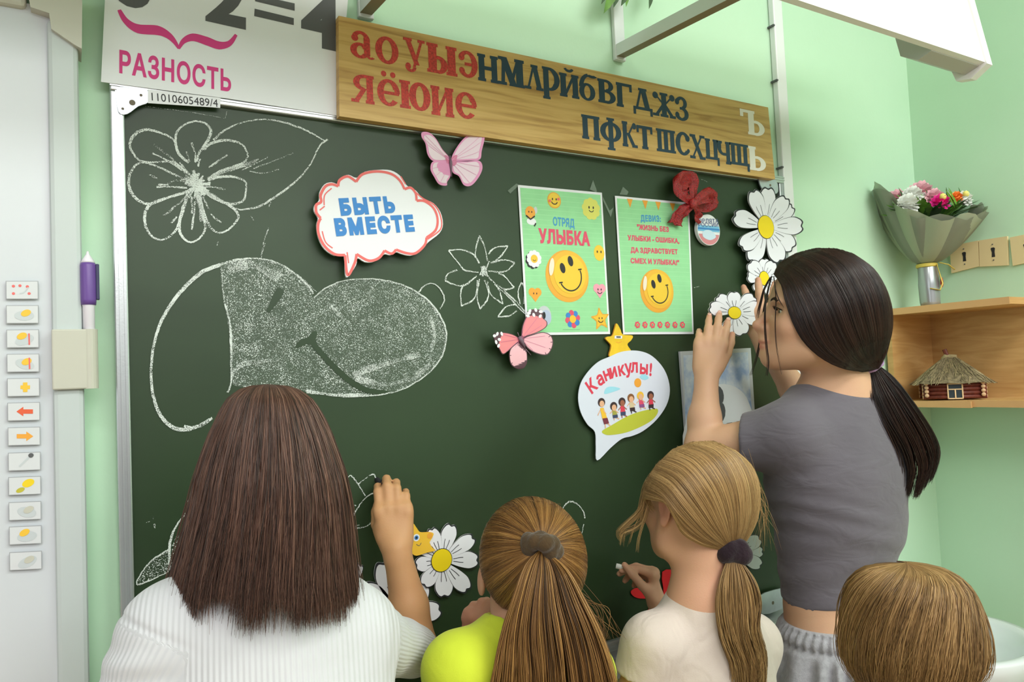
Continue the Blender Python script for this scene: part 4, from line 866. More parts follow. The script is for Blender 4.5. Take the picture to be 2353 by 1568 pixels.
# ------------------------------------------------------------------ trunking, lamp on arms, plant
tk = root('cable_trunking', (1.465, 0, 0), 'white vertical cable trunking running past the right end of the chalkboard', 'trunking')
Mesh().box((1.455, -.018, .25), (1.490, -.001, 2.999), m_white, .003).build('channel', tk); m_ = Mesh()
for z in (2.19, 2.05, 1.83): m_.box((1.449, -.020, z), (1.4545, -.001, z + .004), m_grey)
m_.build('clip', tk)
lp = root('board_lamp', (1.2, -.35, 2.1), 'long white chalkboard lamp on two wall arms, at the top of the photo', 'lamp')
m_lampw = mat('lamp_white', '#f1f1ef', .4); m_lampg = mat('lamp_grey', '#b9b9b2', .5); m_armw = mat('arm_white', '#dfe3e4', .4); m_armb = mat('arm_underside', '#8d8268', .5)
for px_, py_, x2_, y2_ in ((1423, 118, .0, -.03), (838, 16, .0, -.03)):
    a = W(px_, py_, .01); L_0 = -.445
    Mesh().box((a[0] - .0115, -.012, a[2] - .020), (a[0] + .0165, -.001, a[2] + .17), m_armw, .002).build('wall_plate', lp)
    M_ = Mesh(); V = []
    for y, dz in ((-.010, 0), (L_0, -.030)):
        for dx, z in ((-.010, -.013), (.012, -.013), (.012, .013), (-.010, .013)): V.append((a[0] + dx + (x2_ if y < -.1 else 0), y, a[2] + z + dz))
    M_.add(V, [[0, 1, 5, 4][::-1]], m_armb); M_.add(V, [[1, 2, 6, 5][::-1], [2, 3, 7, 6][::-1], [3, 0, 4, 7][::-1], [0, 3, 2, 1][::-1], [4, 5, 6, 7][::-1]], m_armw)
    M_.build('arm', lp)
def sweepx(x0, x1, P, m_):
    M_ = Mesh(); n_ = len(P); V = [(x0, a, b) for a, b in P] + [(x1, a, b) for a, b in P]
    return M_.add(V, [[i, (i + 1) % n_, n_ + (i + 1) % n_, n_ + i] for i in range(n_)] + [list(range(n_))[::-1], [n_ + i for i in range(n_)]], m_)
ly, lz = -.440, 1.955
sweepx(-.30, 1.575, [(ly, lz), (ly + .03, lz + .17), (ly + .05, lz + .20), (ly + .10, lz + .20), (ly + .10, lz + .19), (ly + .055, lz + .185), (ly + .012, lz - .002)], m_lampw).build('housing', lp)
sweepx(1.575, 1.597, [(ly - .004, lz - .004), (ly + .026, lz + .174), (ly + .05, lz + .206), (ly + .105, lz + .206), (ly + .105, lz + .12), (ly + .06, lz - .018), (ly + .03, lz - .024)], m_lampw).build('end_cap', lp)
sweepx(1.40, 1.574, [(ly + .012, lz + .004), (ly + .012, lz - .004), (ly + .040, lz - .012), (ly + .075, lz + .01), (ly + .085, lz + .06), (ly + .04, lz + .05)], m_lampg).build('ballast_cover', lp, label='grey rounded cover under the lamp end')
Mesh().tube([(-.28, ly + .06, lz + .11), (1.38, ly + .06, lz + .11)], .013, m_lampw, 12).build('tube', lp)

# leaves of a plant at the top edge
pl = root('trailing_plant', W(1425, -60, .06), 'green trailing plant, only leaf tips showing at the top edge of the photo', 'plant')
m_leaf = mat('leaf_green', '#5f8f2e', .5, var=.3, vscale=50); m_leafd = mat('leaf_dark', '#2f5220', .5, var=.3, vscale=50)
def leaf(M_, base, tip, w, m_, nrm=(0, -1, 0), curl=.15, nseg=6):
    b, t = np.array(base, float), np.array(tip, float); d = t - b; L = np.linalg.norm(d); n_ = np.array(nrm, float); sd = np.cross(d / L, n_); sd /= np.linalg.norm(sd); n_ = np.cross(sd, d / L)
    V = []; 
    for i in range(nseg + 1):
        f = i / nseg; ww = w * math.sin(math.pi * min(1, .08 + f * .92)) ** .8; c = b + d * f - n_ * curl * L * f * f
        V += [c - sd * ww + n_ * .15 * ww, c, c + sd * ww + n_ * .15 * ww]
    Fc = []
    for i in range(nseg):
        for j in (0, 1): Fc.append([i * 3 + j, i * 3 + j + 1, i * 3 + j + 4, i * 3 + j + 3])
    M_.add(V, Fc, m_)
for b, t, w, dk in (((1430, -70), (1399, 22), 14, 0), ((1430, -80), (1420, 10), 13, 1), ((1440, -70), (1447, 9), 10, 0), ((1410, -60), (1390, 3), 8, 1), ((1455, -60), (1436, 7), 12, 1), ((1500, -60), (1500, 14), 9, 1), ((1520, -70), (1506, -6), 8, 0)):
    M_ = Mesh(); leaf(M_, W(*b, .05), W(*t, .06), w / 1120, m_leafd if dk else m_leaf); M_.build('leaf', pl, True)
Mesh().tube([W(1400, -90, .03), W(1430, -72, .045), W(1470, -66, .045), W(1530, -74, .03), W(1560, -90, .004)], .003, m_leafd).build('stem', pl, True)

# ------------------------------------------------------------------ wooden shelf on the right wall
m_shelf = mat('light_wood_panel', '#cfa566', .5)
nt, p = nodes(m_shelf); tc = nt.nodes.new('ShaderNodeTexCoord'); mp = nt.nodes.new('ShaderNodeMapping'); mp.inputs['Scale'].default_value = (1, 1.2, 9)
n = nt.nodes.new('ShaderNodeTexNoise'); n.inputs['Scale'].default_value = 5; n.inputs['Detail'].default_value = 5; n.inputs['Distortion'].default_value = 1.2
r = nt.nodes.new('ShaderNodeValToRGB'); r.color_ramp.elements[0].position = .35; r.color_ramp.elements[0].color = (*lin('#c1955a'), 1); r.color_ramp.elements[1].position = .7; r.color_ramp.elements[1].color = (*lin('#d6af74'), 1)
nt.links.new(tc.outputs['Object'], mp.inputs[0]); nt.links.new(mp.outputs[0], n.inputs['Vector']); nt.links.new(n.outputs[0], r.inputs[0]); nt.links.new(r.outputs[0], p.inputs['Base Color'])
m_edge = mat('wood_edge', '#d9a873', .5)
sh = root('wall_shelf', (1.95, -.4, 1.22), 'open light wood shelf unit on the right wall holding a model log house', 'shelf')
SY0, SY1 = -.026, -.95
Mesh().box((RX - .016, SY1, 1.222), (RX - .0005, SY0, 1.482), m_shelf).build('back_panel', sh)
Mesh().box((1.845, SY0, 1.222), (RX - .0005, SY0 + .016, 1.480), m_shelf).build('side_panel', sh)
m_ = Mesh().box((1.838, -.330, 1.463), (RX - .016, SY0 + .016, 1.4795), m_shelf).box((1.836, -.330, 1.4625), (1.8385, SY0 + .016, 1.480), m_edge); m_.build('top_board', sh)
m_ = Mesh().box((1.845, -.222, 1.215), (RX - .016, SY0, 1.2305), m_shelf).box((1.8425, -.222, 1.2145), (1.8455, SY0, 1.231), m_edge); m_.build('bottom_board', sh)
m_ = Mesh().box((1.852, SY1, 1.217), (RX - .016, -.2225, 1.2325), m_shelf).box((1.8495, SY1, 1.2165), (1.8525, -.2225, 1.233), m_edge); m_.build('bottom_board', sh)

# three square plates
m_plate = mat('beige_plate', '#e3cf9e', .5)
for i, (q, lab) in enumerate(((((2182, 566), (2247, 553), (2250, 612), (2186, 628)), 'beige square wall plate nearest the bouquet, with dark slot'), (((2249, 553), (2314, 543), (2316, 610), (2251, 613)), 'beige square wall plate in the middle of the row, with dark slot'), (((2320, 546), (2390, 532), (2394, 596), (2327, 611)), 'beige square wall plate cut off by the right edge of the photo'))):
    P = [WX(*a, RX - .008) for a in q]; c = np.mean(P, 0); tg = root('wall_plate', (RX - .004, c[1], P[3][2]), lab, 'wall plate', 'beige square wall plates')
    M_ = Mesh(); V = [(RX - .008, v[1], v[2]) for v in P] + [(RX - .0005, v[1], v[2]) for v in P]
    M_.add(V, [[0, 1, 2, 3], [7, 6, 5, 4], [0, 4, 5, 1], [1, 5, 6, 2], [2, 6, 7, 3], [3, 7, 4, 0]], m_plate); M_.build('plate', tg)
    M_ = Mesh(); X = RX - .0085; y0, z0 = c[1], c[2]
    M_.add([(X, y0 + a, z0 + b) for a, b in ((.0055, .010), (.003, .0125), (-.003, .0125), (-.0055, .010), (-.004, 0), (-.0045, -.013), (.0040, -.013), (.003, 0))], [list(range(8))], m_black)
    for dz in (.021, -.021): M_.box((X - .001, y0 - .0014, z0 + dz - .0014), (X + .001, y0 + .0014, z0 + dz + .0014), m_grey)
    M_.build('slot', tg)

# model log house
m_log = mat('red_brown_log', '#6b2f22', .5, var=.35, vscale=120); m_logend = mat('log_end', '#d9b58c', .6); m_thatch = mat('thatch', '#7f7457', .8, var=.5, vscale=160, bump=.9, bscale=260); m_thl = mat('thatch_straw', '#a39670', .8, var=.3, vscale=90); m_wfr = mat('cream_wood', '#e8c99a', .55); m_glassd = mat('dark_pane', '#2b3a40', .3)
hc = WX(2188, 905, 1.93); hz0 = 1.2335
# the house stands turned a little towards the room: local axes
hx_ = np.array([.52, -.854, 0]); hx_ = np.array([.60, -.80, 0]); hy_ = np.array([.80, .60, 0])   # along the front wall / into the depth
hb = np.array([hc[0], hc[1], hz0])
def H(a, b, c): return hb + hx_ * a + hy_ * b + np.array((0, 0, c))
hs = root('model_log_house', hb, 'small model log house with thatched roof standing on the wooden shelf', 'model house')
fw, fd, lr = .064, .036, .0055
for k in range(4):
    z = lr + k * .0103
    for b, sg in ((-fd, -1), (fd, 1)):
        M_ = Mesh().tube([H(-fw - .008, b, z), H(fw + .008, b, z)], lr, m_log, 10); 
        for e_ in (-1, 1): M_.tube([H(e_ * (fw + .0078), b, z), H(e_ * (fw + .0092), b, z)], lr * .93, m_logend, 10)
        M_.build('log', hs, True)
    for a in (-fw, fw):
        M_ = Mesh().tube([H(a, -fd - .008, z + .005), H(a, fd + .008, z + .005)], lr, m_log, 10)
        for e_ in (-1, 1): M_.tube([H(a, e_ * (fd + .0078), z + .005), H(a, e_ * (fd + .0092), z + .005)], lr * .93, m_logend, 10)
        M_.build('log', hs, True)
# hipped thatch roof
M_ = Mesh(); ez = .041; rz = .108; E1, E2 = fw + .022, fd + .024
nn = 14; V = []; rows = 9
for i in range(rows + 1):
    f = i / rows; a = E1 * (1 - f) + .014 * f; b = E2 * (1 - f) + .004 * f; z = ez + (rz - ez) * (f ** .9)
    for j in range(40):
        t = 2 * math.pi * j / 40; cx, cy = math.cos(t), math.sin(t); k = (abs(cx) ** 5 + abs(cy) ** 5) ** (-.2)
        w = 1 + rng.normal(0, .018); V.append(H(a * cx * k * w, b * cy * k * w, z + rng.normal(0, .0012)))
Fc = [[i * 40 + j, i * 40 + (j + 1) % 40, (i + 1) * 40 + (j + 1) % 40, (i + 1) * 40 + j] for i in range(rows) for j in range(40)] + [list(range(rows * 40, rows * 40 + 40)), list(range(40))[::-1]]
M_.add(V, Fc, m_thatch)
for i in range(520):
    t = rng.random() * 6.283; f = rng.random() ** .8 * .9; cx, cy = math.cos(t), math.sin(t); k = (abs(cx) ** 5 + abs(cy) ** 5) ** (-.2)
    def pt(f, t2): cx, cy = math.cos(t2), math.sin(t2); k = (abs(cx) ** 5 + abs(cy) ** 5) ** (-.2); a = E1 * (1 - f) + .014 * f; b = E2 * (1 - f) + .004 * f; return H(a * cx * k * 1.02, b * cy * k * 1.02, ez + (rz - ez) * (max(f, 0) ** .9) + .001 - (.004 if f < 0 else 0))
    M_.tube([pt(f - .16, t + rng.normal(0, .05)), pt(f + .1, t + rng.normal(0, .05))], .0007, m_thl if rng.random() < .6 else m_thatch, 4, False)
M_.build('thatched_roof', hs)
Mesh().tube([H(-.016, 0, rz - .004), H(-.010, 0, rz + .004), H(.016, 0, rz + .002)], [.006, .0065, .005], m_thl, 10).build('roof_ridge', hs, True)
Mesh().tube([H(-.004, .0, rz), H(-.011, 0, rz + .022)], .0055, m_log, 8).build('chimney', hs, label='red brown wooden chimney')
M_ = Mesh(); B_ = -fd - .0075
def hbox(a0, a1, z0, z1, b0, b1, m_): 
    V = [H(a, b, z) for z in (z0, z1) for b in (b0, b1) for a in (a0, a1)]; M_.add(V, [[0, 1, 5, 4], [2, 6, 7, 3], [0, 4, 6, 2], [1, 3, 7, 5], [4, 5, 7, 6], [0, 2, 3, 1]], m_)
hbox(-.015, .017, .001, .039, B_, B_ + .003, m_glassd)
for a0, a1, z0, z1 in ((-.017, .019, .038, .041), (-.017, .019, 0, .003), (-.017, -.014, 0, .041), (.016, .019, 0, .041), (-.015, .017, .024, .0268), (-.0004, .0026, .002, .025)): hbox(a0, a1, z0, z1, B_ - .002, B_ + .001, m_wfr)
M_.build('window', hs, label='cream framed window')

# bouquet
m_wrap = mat('olive_wrap', '#a3ab90', .45, alpha=.88, bump=.2, bscale=60); m_wrapd = mat('grey_wrap', '#858a78', .45, alpha=.85); m_foil = mat('silver_foil', '#a9adb0', .25, metal=.6); m_rib = mat('gold_ribbon', '#d9c35a', .35); m_film = mat('clear_film', '#cfd8d2', .15, alpha=.3)
BD = (1.925 - CAM[0]) / ray(2138, 690)[0]; k_ = BD / F_PX
bb = np.array([1.925, 0, 0]); q = AT(2138, 690, BD); bb = np.array([q[0], q[1], 1.481])
bu = root('bouquet', bb, 'wrapped bouquet of white, pink and magenta flowers standing on the wooden shelf', 'bouquet')
rt = RM[:, 0] * 1.0; rt = rt - np.array((0, 0, rt[2])); rt /= np.linalg.norm(rt); fw_ = np.array([-rt[1], rt[0], 0])
zt_ = lambda y: bb[2] + (690 - y) * k_
def Bq(dx, y, d): return bb + rt * (dx * k_) + fw_ * d + np.array((0, 0, (690 - y) * k_))
M_ = Mesh()
V = []; nn = 28
for y, r_, cx in ((690, 20, 0), (680, 21, 0), (640, 22, -1), (600, 20, -2), (592, 17, -3)):
    for j in range(nn):
        t = 2 * math.pi * j / nn; rr = r_ * (1 + .05 * math.sin(5 * t + y)); V.append(Bq(cx + rr * math.cos(t), y, rr * k_ * math.sin(t)))
Fc = [[i * nn + j, i * nn + (j + 1) % nn, (i + 1) * nn + (j + 1) % nn, (i + 1) * nn + j] for i in range(4) for j in range(nn)] + [list(range(nn))[::-1]]
Mesh().add(V, Fc, m_foil).build('foil_vase', bu, True)
M_ = Mesh()
for y in (597, 594): M_.tube([Bq(-3 + 20 * math.cos(t), y, 20 * k_ * math.sin(t)) for t in np.linspace(0, 6.3, 24)], .0035, m_rib, 6, False)
M_.tube([Bq(8, 596, -.025), Bq(16, 640, -.03), Bq(10, 655, -.028), Bq(-12, 650, -.028)], .004, m_rib, 6, flat=.3).tube([Bq(14, 592, -.025), Bq(32, 598, -.03), Bq(45, 610, -.03)], .004, m_rib, 6, flat=.3)
M_.build('ribbon', bu, True); Mesh().ball(Bq(17, 637, -.024), (.006, .003, .014), mat('red_tag', '#b8453c', .5), 10, 8).build('tag', bu, True)
# wrap: ruffled cone, front low, back high on the left
def wrap(name, m_, rows, seed, zoff):
    g = np.random.default_rng(seed); V = []; n_ = 48; ph = g.random(6) * 6.28
    for i, (f) in enumerate(np.linspace(0, 1, rows)):
        for j in range(n_):
            t = 2 * math.pi * j / n_
            # rim heights/radii by direction: t=pi is picture left, t=3pi/2 faces the camera
            rimx = 118 * (1 + .04 * math.sin(3 * t + ph[0])); front = max(0, -math.sin(t)); left = max(0, -math.cos(t)); back = max(0, math.sin(t))
            top = 503 - 24 * (1 - front) ** 2 - 76 * left ** 4 - 20 * max(0, math.cos(t)) ** 4 - 14 * back - zoff * back + 9 * math.sin(7 * t + ph[1]) * f
            r_ = (17 + (rimx - 17) * f ** .8) * (1 + .05 * math.sin(9 * t + ph[2]) * f + .03 * math.sin(17 * t + ph[3]) * f)
            y = 592 + (top - 592) * (f ** 1.25)
            V.append(Bq(-2 + 14 * f + r_ * math.cos(t), y, r_ * k_ * .82 * math.sin(t)))
    Fc = [[i * n_ + j, i * n_ + (j + 1) % n_, (i + 1) * n_ + (j + 1) % n_, (i + 1) * n_ + j] for i in range(rows - 1) for j in range(n_)]
    return Mesh().add(V, Fc, m_).build(name, bu, True)
wrap('paper_wrap', m_wrap, 12, 3, 0)
wrap('paper_wrap', m_wrapd, 12, 5, 10)
M_ = Mesh(); V = []
for i, (dx, y) in enumerate(((-60, 478), (-108, 400), (-20, 440), (-90, 500), (-30, 560))): pass
m_fw = mat('white_flower', '#eef0ea', .7, var=.08, vscale=90); m_fp = mat('pink_flower', '#efb9c4', .7, var=.12, vscale=90); m_fm = mat('magenta_flower', '#e61f8f', .6, var=.15, vscale=90); m_fo = mat('orange_flower', '#ef7a25', .6); m_fy = mat('yellow_flower', '#f0e27a', .6)
def bloom(name, dx, y, d, R, m_, n_=60, cen=None, lab=None):
    M_ = Mesh(); c = Bq(dx, y, d); M_.ball(c, R * .55, m_, 10, 8)
    for i in range(n_):
        th = math.acos(1 - 1.35 * (i + .5) / n_); ph = i * 2.39996; up = np.array((0, 0, 1.0)) * .75 - fw_ * .65; up /= np.linalg.norm(up); a = np.cross(up, rt); 
        dr = up * math.cos(th) + (rt * math.cos(ph) + a * math.sin(ph)) * math.sin(th)
        tip = c + dr * R * (1 + .08 * math.sin(i * 7)); leaf(M_, c + dr * R * .45, tip, R * .24, m_, nrm=np.cross(dr, rt + .01), curl=-.2, nseg=4)
    if cen: M_.ball(c + (np.array((0, 0, .7)) - fw_ * .7) * R * .75, R * .35, cen, 8, 6)
    M_.build(name, bu, True, lab)
bloom('flower', -62, 462, -.055, .031, m_fw, 70, lab='white mum'); bloom('flower', -34, 436, -.02, .028, m_fw, 60, lab='white mum'); bloom('flower', -48, 434, .03, .03, m_fp, 50, lab='pink bloom'); bloom('flower', 8, 422, .03, .036, m_fp, 60, lab='pink bloom'); bloom('flower', 14, 442, -.02, .026, m_fp, 50, lab='pink bloom')
bloom('flower', 8, 462, -.06, .026, m_fm, 46, m_fy, 'magenta bloom'); bloom('flower', 50, 450, -.05, .018, m_fo, 30, lab='orange bloom'); bloom('flower', 76, 452, -.03, .025, m_fw, 40, m_fy, 'white daisy with yellow middle'); bloom('flower', 82, 440, .02, .02, m_fy, 36, lab='pale yellow bloom'); bloom('flower', -4, 444, .0, .022, m_fw, 40, lab='white mum')
M_ = Mesh()
for i in range(80):
    t = rng.random() * 6.283; r0 = 30 + rng.random() * 20; r1_ = 75 + rng.random() * 45; y1 = 470 - rng.random() * 25 - 18 * abs(math.sin(t * 2)); 
    leaf(M_, Bq(8 + r0 * math.cos(t), 490, r0 * k_ * .8 * math.sin(t)), Bq(8 + r1_ * math.cos(t), y1 + 15 * max(0, -math.sin(t)), r1_ * k_ * .75 * math.sin(t)), .006 + rng.random() * .005, m_leaf if rng.random() < .5 else m_leafd, nrm=(0, 0, 1), curl=.1)
for i in range(14): a_ = -60 + i * 11 + rng.random() * 8; leaf(M_, Bq(a_, 455, -.02), Bq(a_ + rng.normal(0, 12), 412 + rng.random() * 22, -.02), .004, m_leaf if i % 3 else m_leafd)
for a_ in (34, 40): leaf(M_, Bq(a_, 475, -.07), Bq(a_ - 6, 428, -.06), .006, m_leaf)
o = M_.build('foliage', bu, True)

# ------------------------------------------------------------------ washbasin
m_cer = mat('white_ceramic', '#e6ebee', .18, coat=.3)
bs = np.array((1.705, -.19, .685)); sk = root('washbasin', (bs[0], bs[1], .45), 'white ceramic washbasin in the lower right corner, partly hidden by the small fair head', 'sink')
prof = [(.19, -.03), (.198, -.006), (.195, 0), (.178, .001), (.168, -.006), (.155, -.045), (.12, -.095), (.06, -.118), (.018, -.122), (.018, -.140), (.07, -.138), (.135, -.115), (.175, -.07)]
n_ = 48; V = [(bs[0] + r_ * math.cos(2 * math.pi * j / n_) * 1.05, bs[1] + r_ * math.sin(2 * math.pi * j / n_) * (.95 if math.sin(2 * math.pi * j / n_) > 0 else 1.0), bs[2] + z) for r_, z in prof for j in range(n_)]
m_ = len(prof); Mesh().add(V, [[i * n_ + j, i * n_ + (j + 1) % n_, ((i + 1) % m_) * n_ + (j + 1) % n_, ((i + 1) % m_) * n_ + j][::-1] for i in range(m_) for j in range(n_)], m_cer).build('bowl', sk, True)
Mesh().tube([(bs[0], bs[1], 0), (bs[0], bs[1], .3), (bs[0], bs[1], .55)], [.085, .07, .06], m_cer, 24).build('pedestal', sk, True)
# ------------------------------------------------------------------ smooth-union modelling (bodies and clothes as one continuous surface each)
def nrm(v): v = np.asarray(v, float); return v / (np.linalg.norm(v) + 1e-12)
class Field:
    def __init__(s, lo, hi, h):
        s.lo = np.array(lo, float); s.h = h; s.n = np.maximum(4, np.ceil((np.array(hi) - s.lo) / h).astype(int) + 1)
        s.D = np.full(s.n, 1.0, np.float32)
    def _sub(s, lo, hi):
        a = np.clip(np.floor((np.array(lo) - s.lo) / s.h).astype(int), 0, s.n); b = np.clip(np.ceil((np.array(hi) - s.lo) / s.h).astype(int) + 1, 0, s.n)
        if np.any(b <= a): return None
        g = [(s.lo[i] + s.h * np.arange(a[i], b[i])).astype(np.float32) for i in range(3)]
        return tuple(slice(a[i], b[i]) for i in range(3)), (g[0][:, None, None], g[1][None, :, None], g[2][None, None, :])
    def _mix(s, sl, d, k, mode):
        A = s.D[sl]
        if mode == 'add':
            if k > 0: t = np.clip(.5 + .5 * (A - d) / k, 0, 1); s.D[sl] = A + (d - A) * t - k * t * (1 - t)
            else: s.D[sl] = np.minimum(A, d)
        elif mode == 'sub':
            if k > 0: t = np.clip(.5 - .5 * (A + d) / k, 0, 1); s.D[sl] = A + (-d - A) * t + k * t * (1 - t)
            else: s.D[sl] = np.maximum(A, -d)
    def cone(s, a, b, ra, rb, k=.01, ax=None, sc=1.0, mode='add', clip=None):
        "tapered capsule; ax/sc squash it along one axis"
        a = np.array(a, float); b = np.array(b, float); R = max(ra, rb) * max(1, sc) + k + 3 * s.h
        q = s._sub(np.minimum(a, b) - R, np.maximum(a, b) + R)
        if q is None: return s
        sl, (X, Y, Z) = q
        px, py, pz = X - a[0], Y - a[1], Z - a[2]; d = b - a
        if ax is not None:
            ax = nrm(ax); e = (px * ax[0] + py * ax[1] + pz * ax[2]) * (1 / sc - 1); px, py, pz = px + e * ax[0], py + e * ax[1], pz + e * ax[2]; d = d + ax * (d @ ax) * (1 / sc - 1)
        L2 = d @ d + 1e-12
        t = np.clip((px * d[0] + py * d[1] + pz * d[2]) / L2, 0, 1)
        dist = np.sqrt((px - t * d[0]) ** 2 + (py - t * d[1]) ** 2 + (pz - t * d[2]) ** 2) - (ra + (rb - ra) * t)
        if ax is not None and sc < 1: dist = dist * (.5 + .5 * sc)
        if clip is not None:                      # a clean cuff: (point, outward direction)
            c_, n_ = clip; n_ = nrm(n_); dist = np.maximum(dist, (X - c_[0]) * n_[0] + (Y - c_[1]) * n_[1] + (Z - c_[2]) * n_[2])
        s._mix(sl, dist.astype(np.float32), k, mode); return s
    def ell(s, c, r, A=None, k=.01, mode='add'):
        c = np.array(c, float); r = np.array(r, float) * np.ones(3); A = np.eye(3) if A is None else np.array(A)   # rows of A = axes
        R = r.max() + k + 3 * s.h; q = s._sub(c - R, c + R)
        if q is None: return s
        sl, (X, Y, Z) = q; px, py, pz = X - c[0], Y - c[1], Z - c[2]
        u = [(px * A[i][0] + py * A[i][1] + pz * A[i][2]) / r[i] for i in range(3)]
        k0 = np.sqrt(u[0] ** 2 + u[1] ** 2 + u[2] ** 2); k1 = np.sqrt((u[0] / r[0]) ** 2 + (u[1] / r[1]) ** 2 + (u[2] / r[2]) ** 2) + 1e-9
        s._mix(sl, (k0 * (k0 - 1) / k1).astype(np.float32), k, mode); return s
    def cut(s, p, n, k=0, box=None):
        "keep the side where (x-p).n < 0, optionally only inside a box"
        n = nrm(n); q = s._sub(*(box or (s.lo, s.lo + s.h * s.n)))
        sl, (X, Y, Z) = q; d = ((X - p[0]) * n[0] + (Y - p[1]) * n[1] + (Z - p[2]) * n[2]).astype(np.float32)
        s.D[sl] = np.maximum(s.D[sl], d); return s
    def chain(s, P, R, k=.01, **kw):
        for i in range(len(P) - 1): s.cone(P[i], P[i + 1], R[i], R[i + 1], k, **kw)
        return s
    def mesh(s):
        D = s.D; nx, ny, nz = D.shape
        I = D < 0
        c = np.zeros((nx - 1, ny - 1, nz - 1), np.int8)
        for i in (0, 1):
            for j in (0, 1):
                for k in (0, 1): c += I[i:nx - 1 + i, j:ny - 1 + j, k:nz - 1 + k]
        mx = np.argwhere((c > 0) & (c < 8)); del c
        vid = np.full((nx - 1, ny - 1, nz - 1), -1, np.int32); vid[mx[:, 0], mx[:, 1], mx[:, 2]] = np.arange(len(mx))
        cor = np.array([(i, j, k) for i in (0, 1) for j in (0, 1) for k in (0, 1)])
        val = np.stack([D[mx[:, 0] + q[0], mx[:, 1] + q[1], mx[:, 2] + q[2]] for q in cor], 1)
        acc = np.zeros((len(mx), 3)); cnt = np.zeros(len(mx))
        for a in range(8):
            for b in range(a + 1, 8):
                if np.abs(cor[a] - cor[b]).sum() != 1: continue
                va, vb = val[:, a], val[:, b]; m_ = (va < 0) != (vb < 0)
                t = va[m_] / (va[m_] - vb[m_]); acc[m_] += cor[a] + t[:, None] * (cor[b] - cor[a]); cnt[m_] += 1
        V = s.lo + s.h * (mx + acc / cnt[:, None])
        Q = []
        for ax in range(3):
            o = [0, 0, 0]; o[ax] = 1; b_ = [(ax + 1) % 3, (ax + 2) % 3]
            A = I[:nx - o[0], :ny - o[1], :nz - o[2]]; B = I[o[0]:, o[1]:, o[2]:]
            e = np.argwhere(A != B); ok = np.all([(e[:, q] > 0) & (e[:, q] < D.shape[q] - 1) for q in b_], 0); e = e[ok]
            sg = A[e[:, 0], e[:, 1], e[:, 2]]
            f = []
            for du, dv in ((1, 1), (0, 1), (0, 0), (1, 0)):
                w = e.copy(); w[:, b_[0]] -= du; w[:, b_[1]] -= dv; f.append(vid[w[:, 0], w[:, 1], w[:, 2]])
            f = np.stack(f, 1); f[sg] = f[sg]; f2 = f.copy(); f2[~sg] = f[~sg][:, ::-1]; Q.append(f2[:, ::-1])
        return V, np.concatenate(Q)[:, ::-1].copy()
def smooth_mesh(V, Q, it=2, lam=.5):
    n = len(V); 
    for _ in range(it):
        S = np.zeros_like(V); C = np.zeros(n)
        for a, b in ((0, 1), (1, 2), (2, 3), (3, 0)):
            for p, q in ((a, b), (b, a)):
                for ax in range(3): S[:, ax] += np.bincount(Q[:, p], V[Q[:, q], ax], n)
                C += np.bincount(Q[:, p], minlength=n)
        V = V + lam * (S / np.maximum(C, 1)[:, None] - V)
    return V
def skin(name, F, m, parent, it=2, label=None, fn=None):
    V, Q = F.mesh(); V = smooth_mesh(V, Q, it)
    if fn is not None: V = fn(V)
    return mk(name, V, Q.astype(np.int32), m, parent, True, label=label)
def attr(o, name, val):
    a = o.data.attributes.new(name, 'FLOAT', 'POINT'); a.data.foreach_set('value', np.asarray(val, np.float32))

# ------------------------------------------------------------------ hair: thousands of thin tapering strands in one mesh
def hair_mat(name, dark, mid, light, rough=.38):
    M = bpy.data.materials.new(name); M.use_nodes = True; nt, p = nodes(M)
    a = nt.nodes.new('ShaderNodeAttribute'); a.attribute_name = 'tint'; r = nt.nodes.new('ShaderNodeValToRGB'); e = r.color_ramp.elements
    e[0].position = 0; e[0].color = (*lin(dark), 1); e[1].position = 1; e[1].color = (*lin(light), 1); q = e.new(.5); q.color = (*lin(mid), 1)
    nt.links.new(a.outputs['Fac'], r.inputs[0]); nt.links.new(r.outputs[0], p.inputs['Base Color'])
    p.inputs['Roughness'].default_value = rough; p.inputs['Specular IOR Level'].default_value = .45
    return M
def strands(name, P, rad, m, parent, tint=None, base=None, label=None, taper=.25):
    "P: (n strands, k points, 3); base: optional (V, Q) underlying mass"
    P = np.asarray(P, float); n, k, _ = P.shape
    T = np.gradient(P, axis=1); T /= np.linalg.norm(T, axis=2)[..., None] + 1e-12
    ref = np.eye(3)[np.abs(T).max(1).argmin(1)][:, None, :] * np.ones((1, k, 1))
    A = np.cross(T, ref); A /= np.linalg.norm(A, axis=2)[..., None] + 1e-12; B = np.cross(T, A)
    rad = np.broadcast_to(np.asarray(rad, float), (n,)); f = np.linspace(0, 1, k)
    rr = rad[:, None] * np.interp(f, [0, .12, .7, 1], [.7, 1, 1, taper])[None, :]
    ph = rng.random(n)[:, None, None] * 6.28
    V = np.stack([P + rr[..., None] * (A * np.cos(ph + t) + B * np.sin(ph + t)) for t in (0, 2.094, 4.189)], 2).reshape(-1, 3)
    b = (np.arange(n)[:, None] * k + np.arange(k - 1)[None, :]).ravel() * 3
    Q = np.concatenate([np.stack([b + i, b + (i + 1) % 3, b + 3 + (i + 1) % 3, b + 3 + i], 1) for i in range(3)])
    if tint is None: tint = np.clip(rng.normal(.5, .22, n), 0, 1)
    tv = np.repeat(tint, k * 3)
    if base is not None:
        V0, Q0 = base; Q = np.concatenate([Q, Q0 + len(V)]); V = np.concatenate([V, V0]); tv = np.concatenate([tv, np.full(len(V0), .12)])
    o = mk(name, V, Q.astype(np.int32), m, parent, True, label=label); attr(o, 'tint', tv); return o
def frame_axes(f, u=(0, 0, 1)):
    f = nrm(f); l = nrm(np.cross(u, f)); u = np.cross(f, l); return f, l, u      # forward, left, up
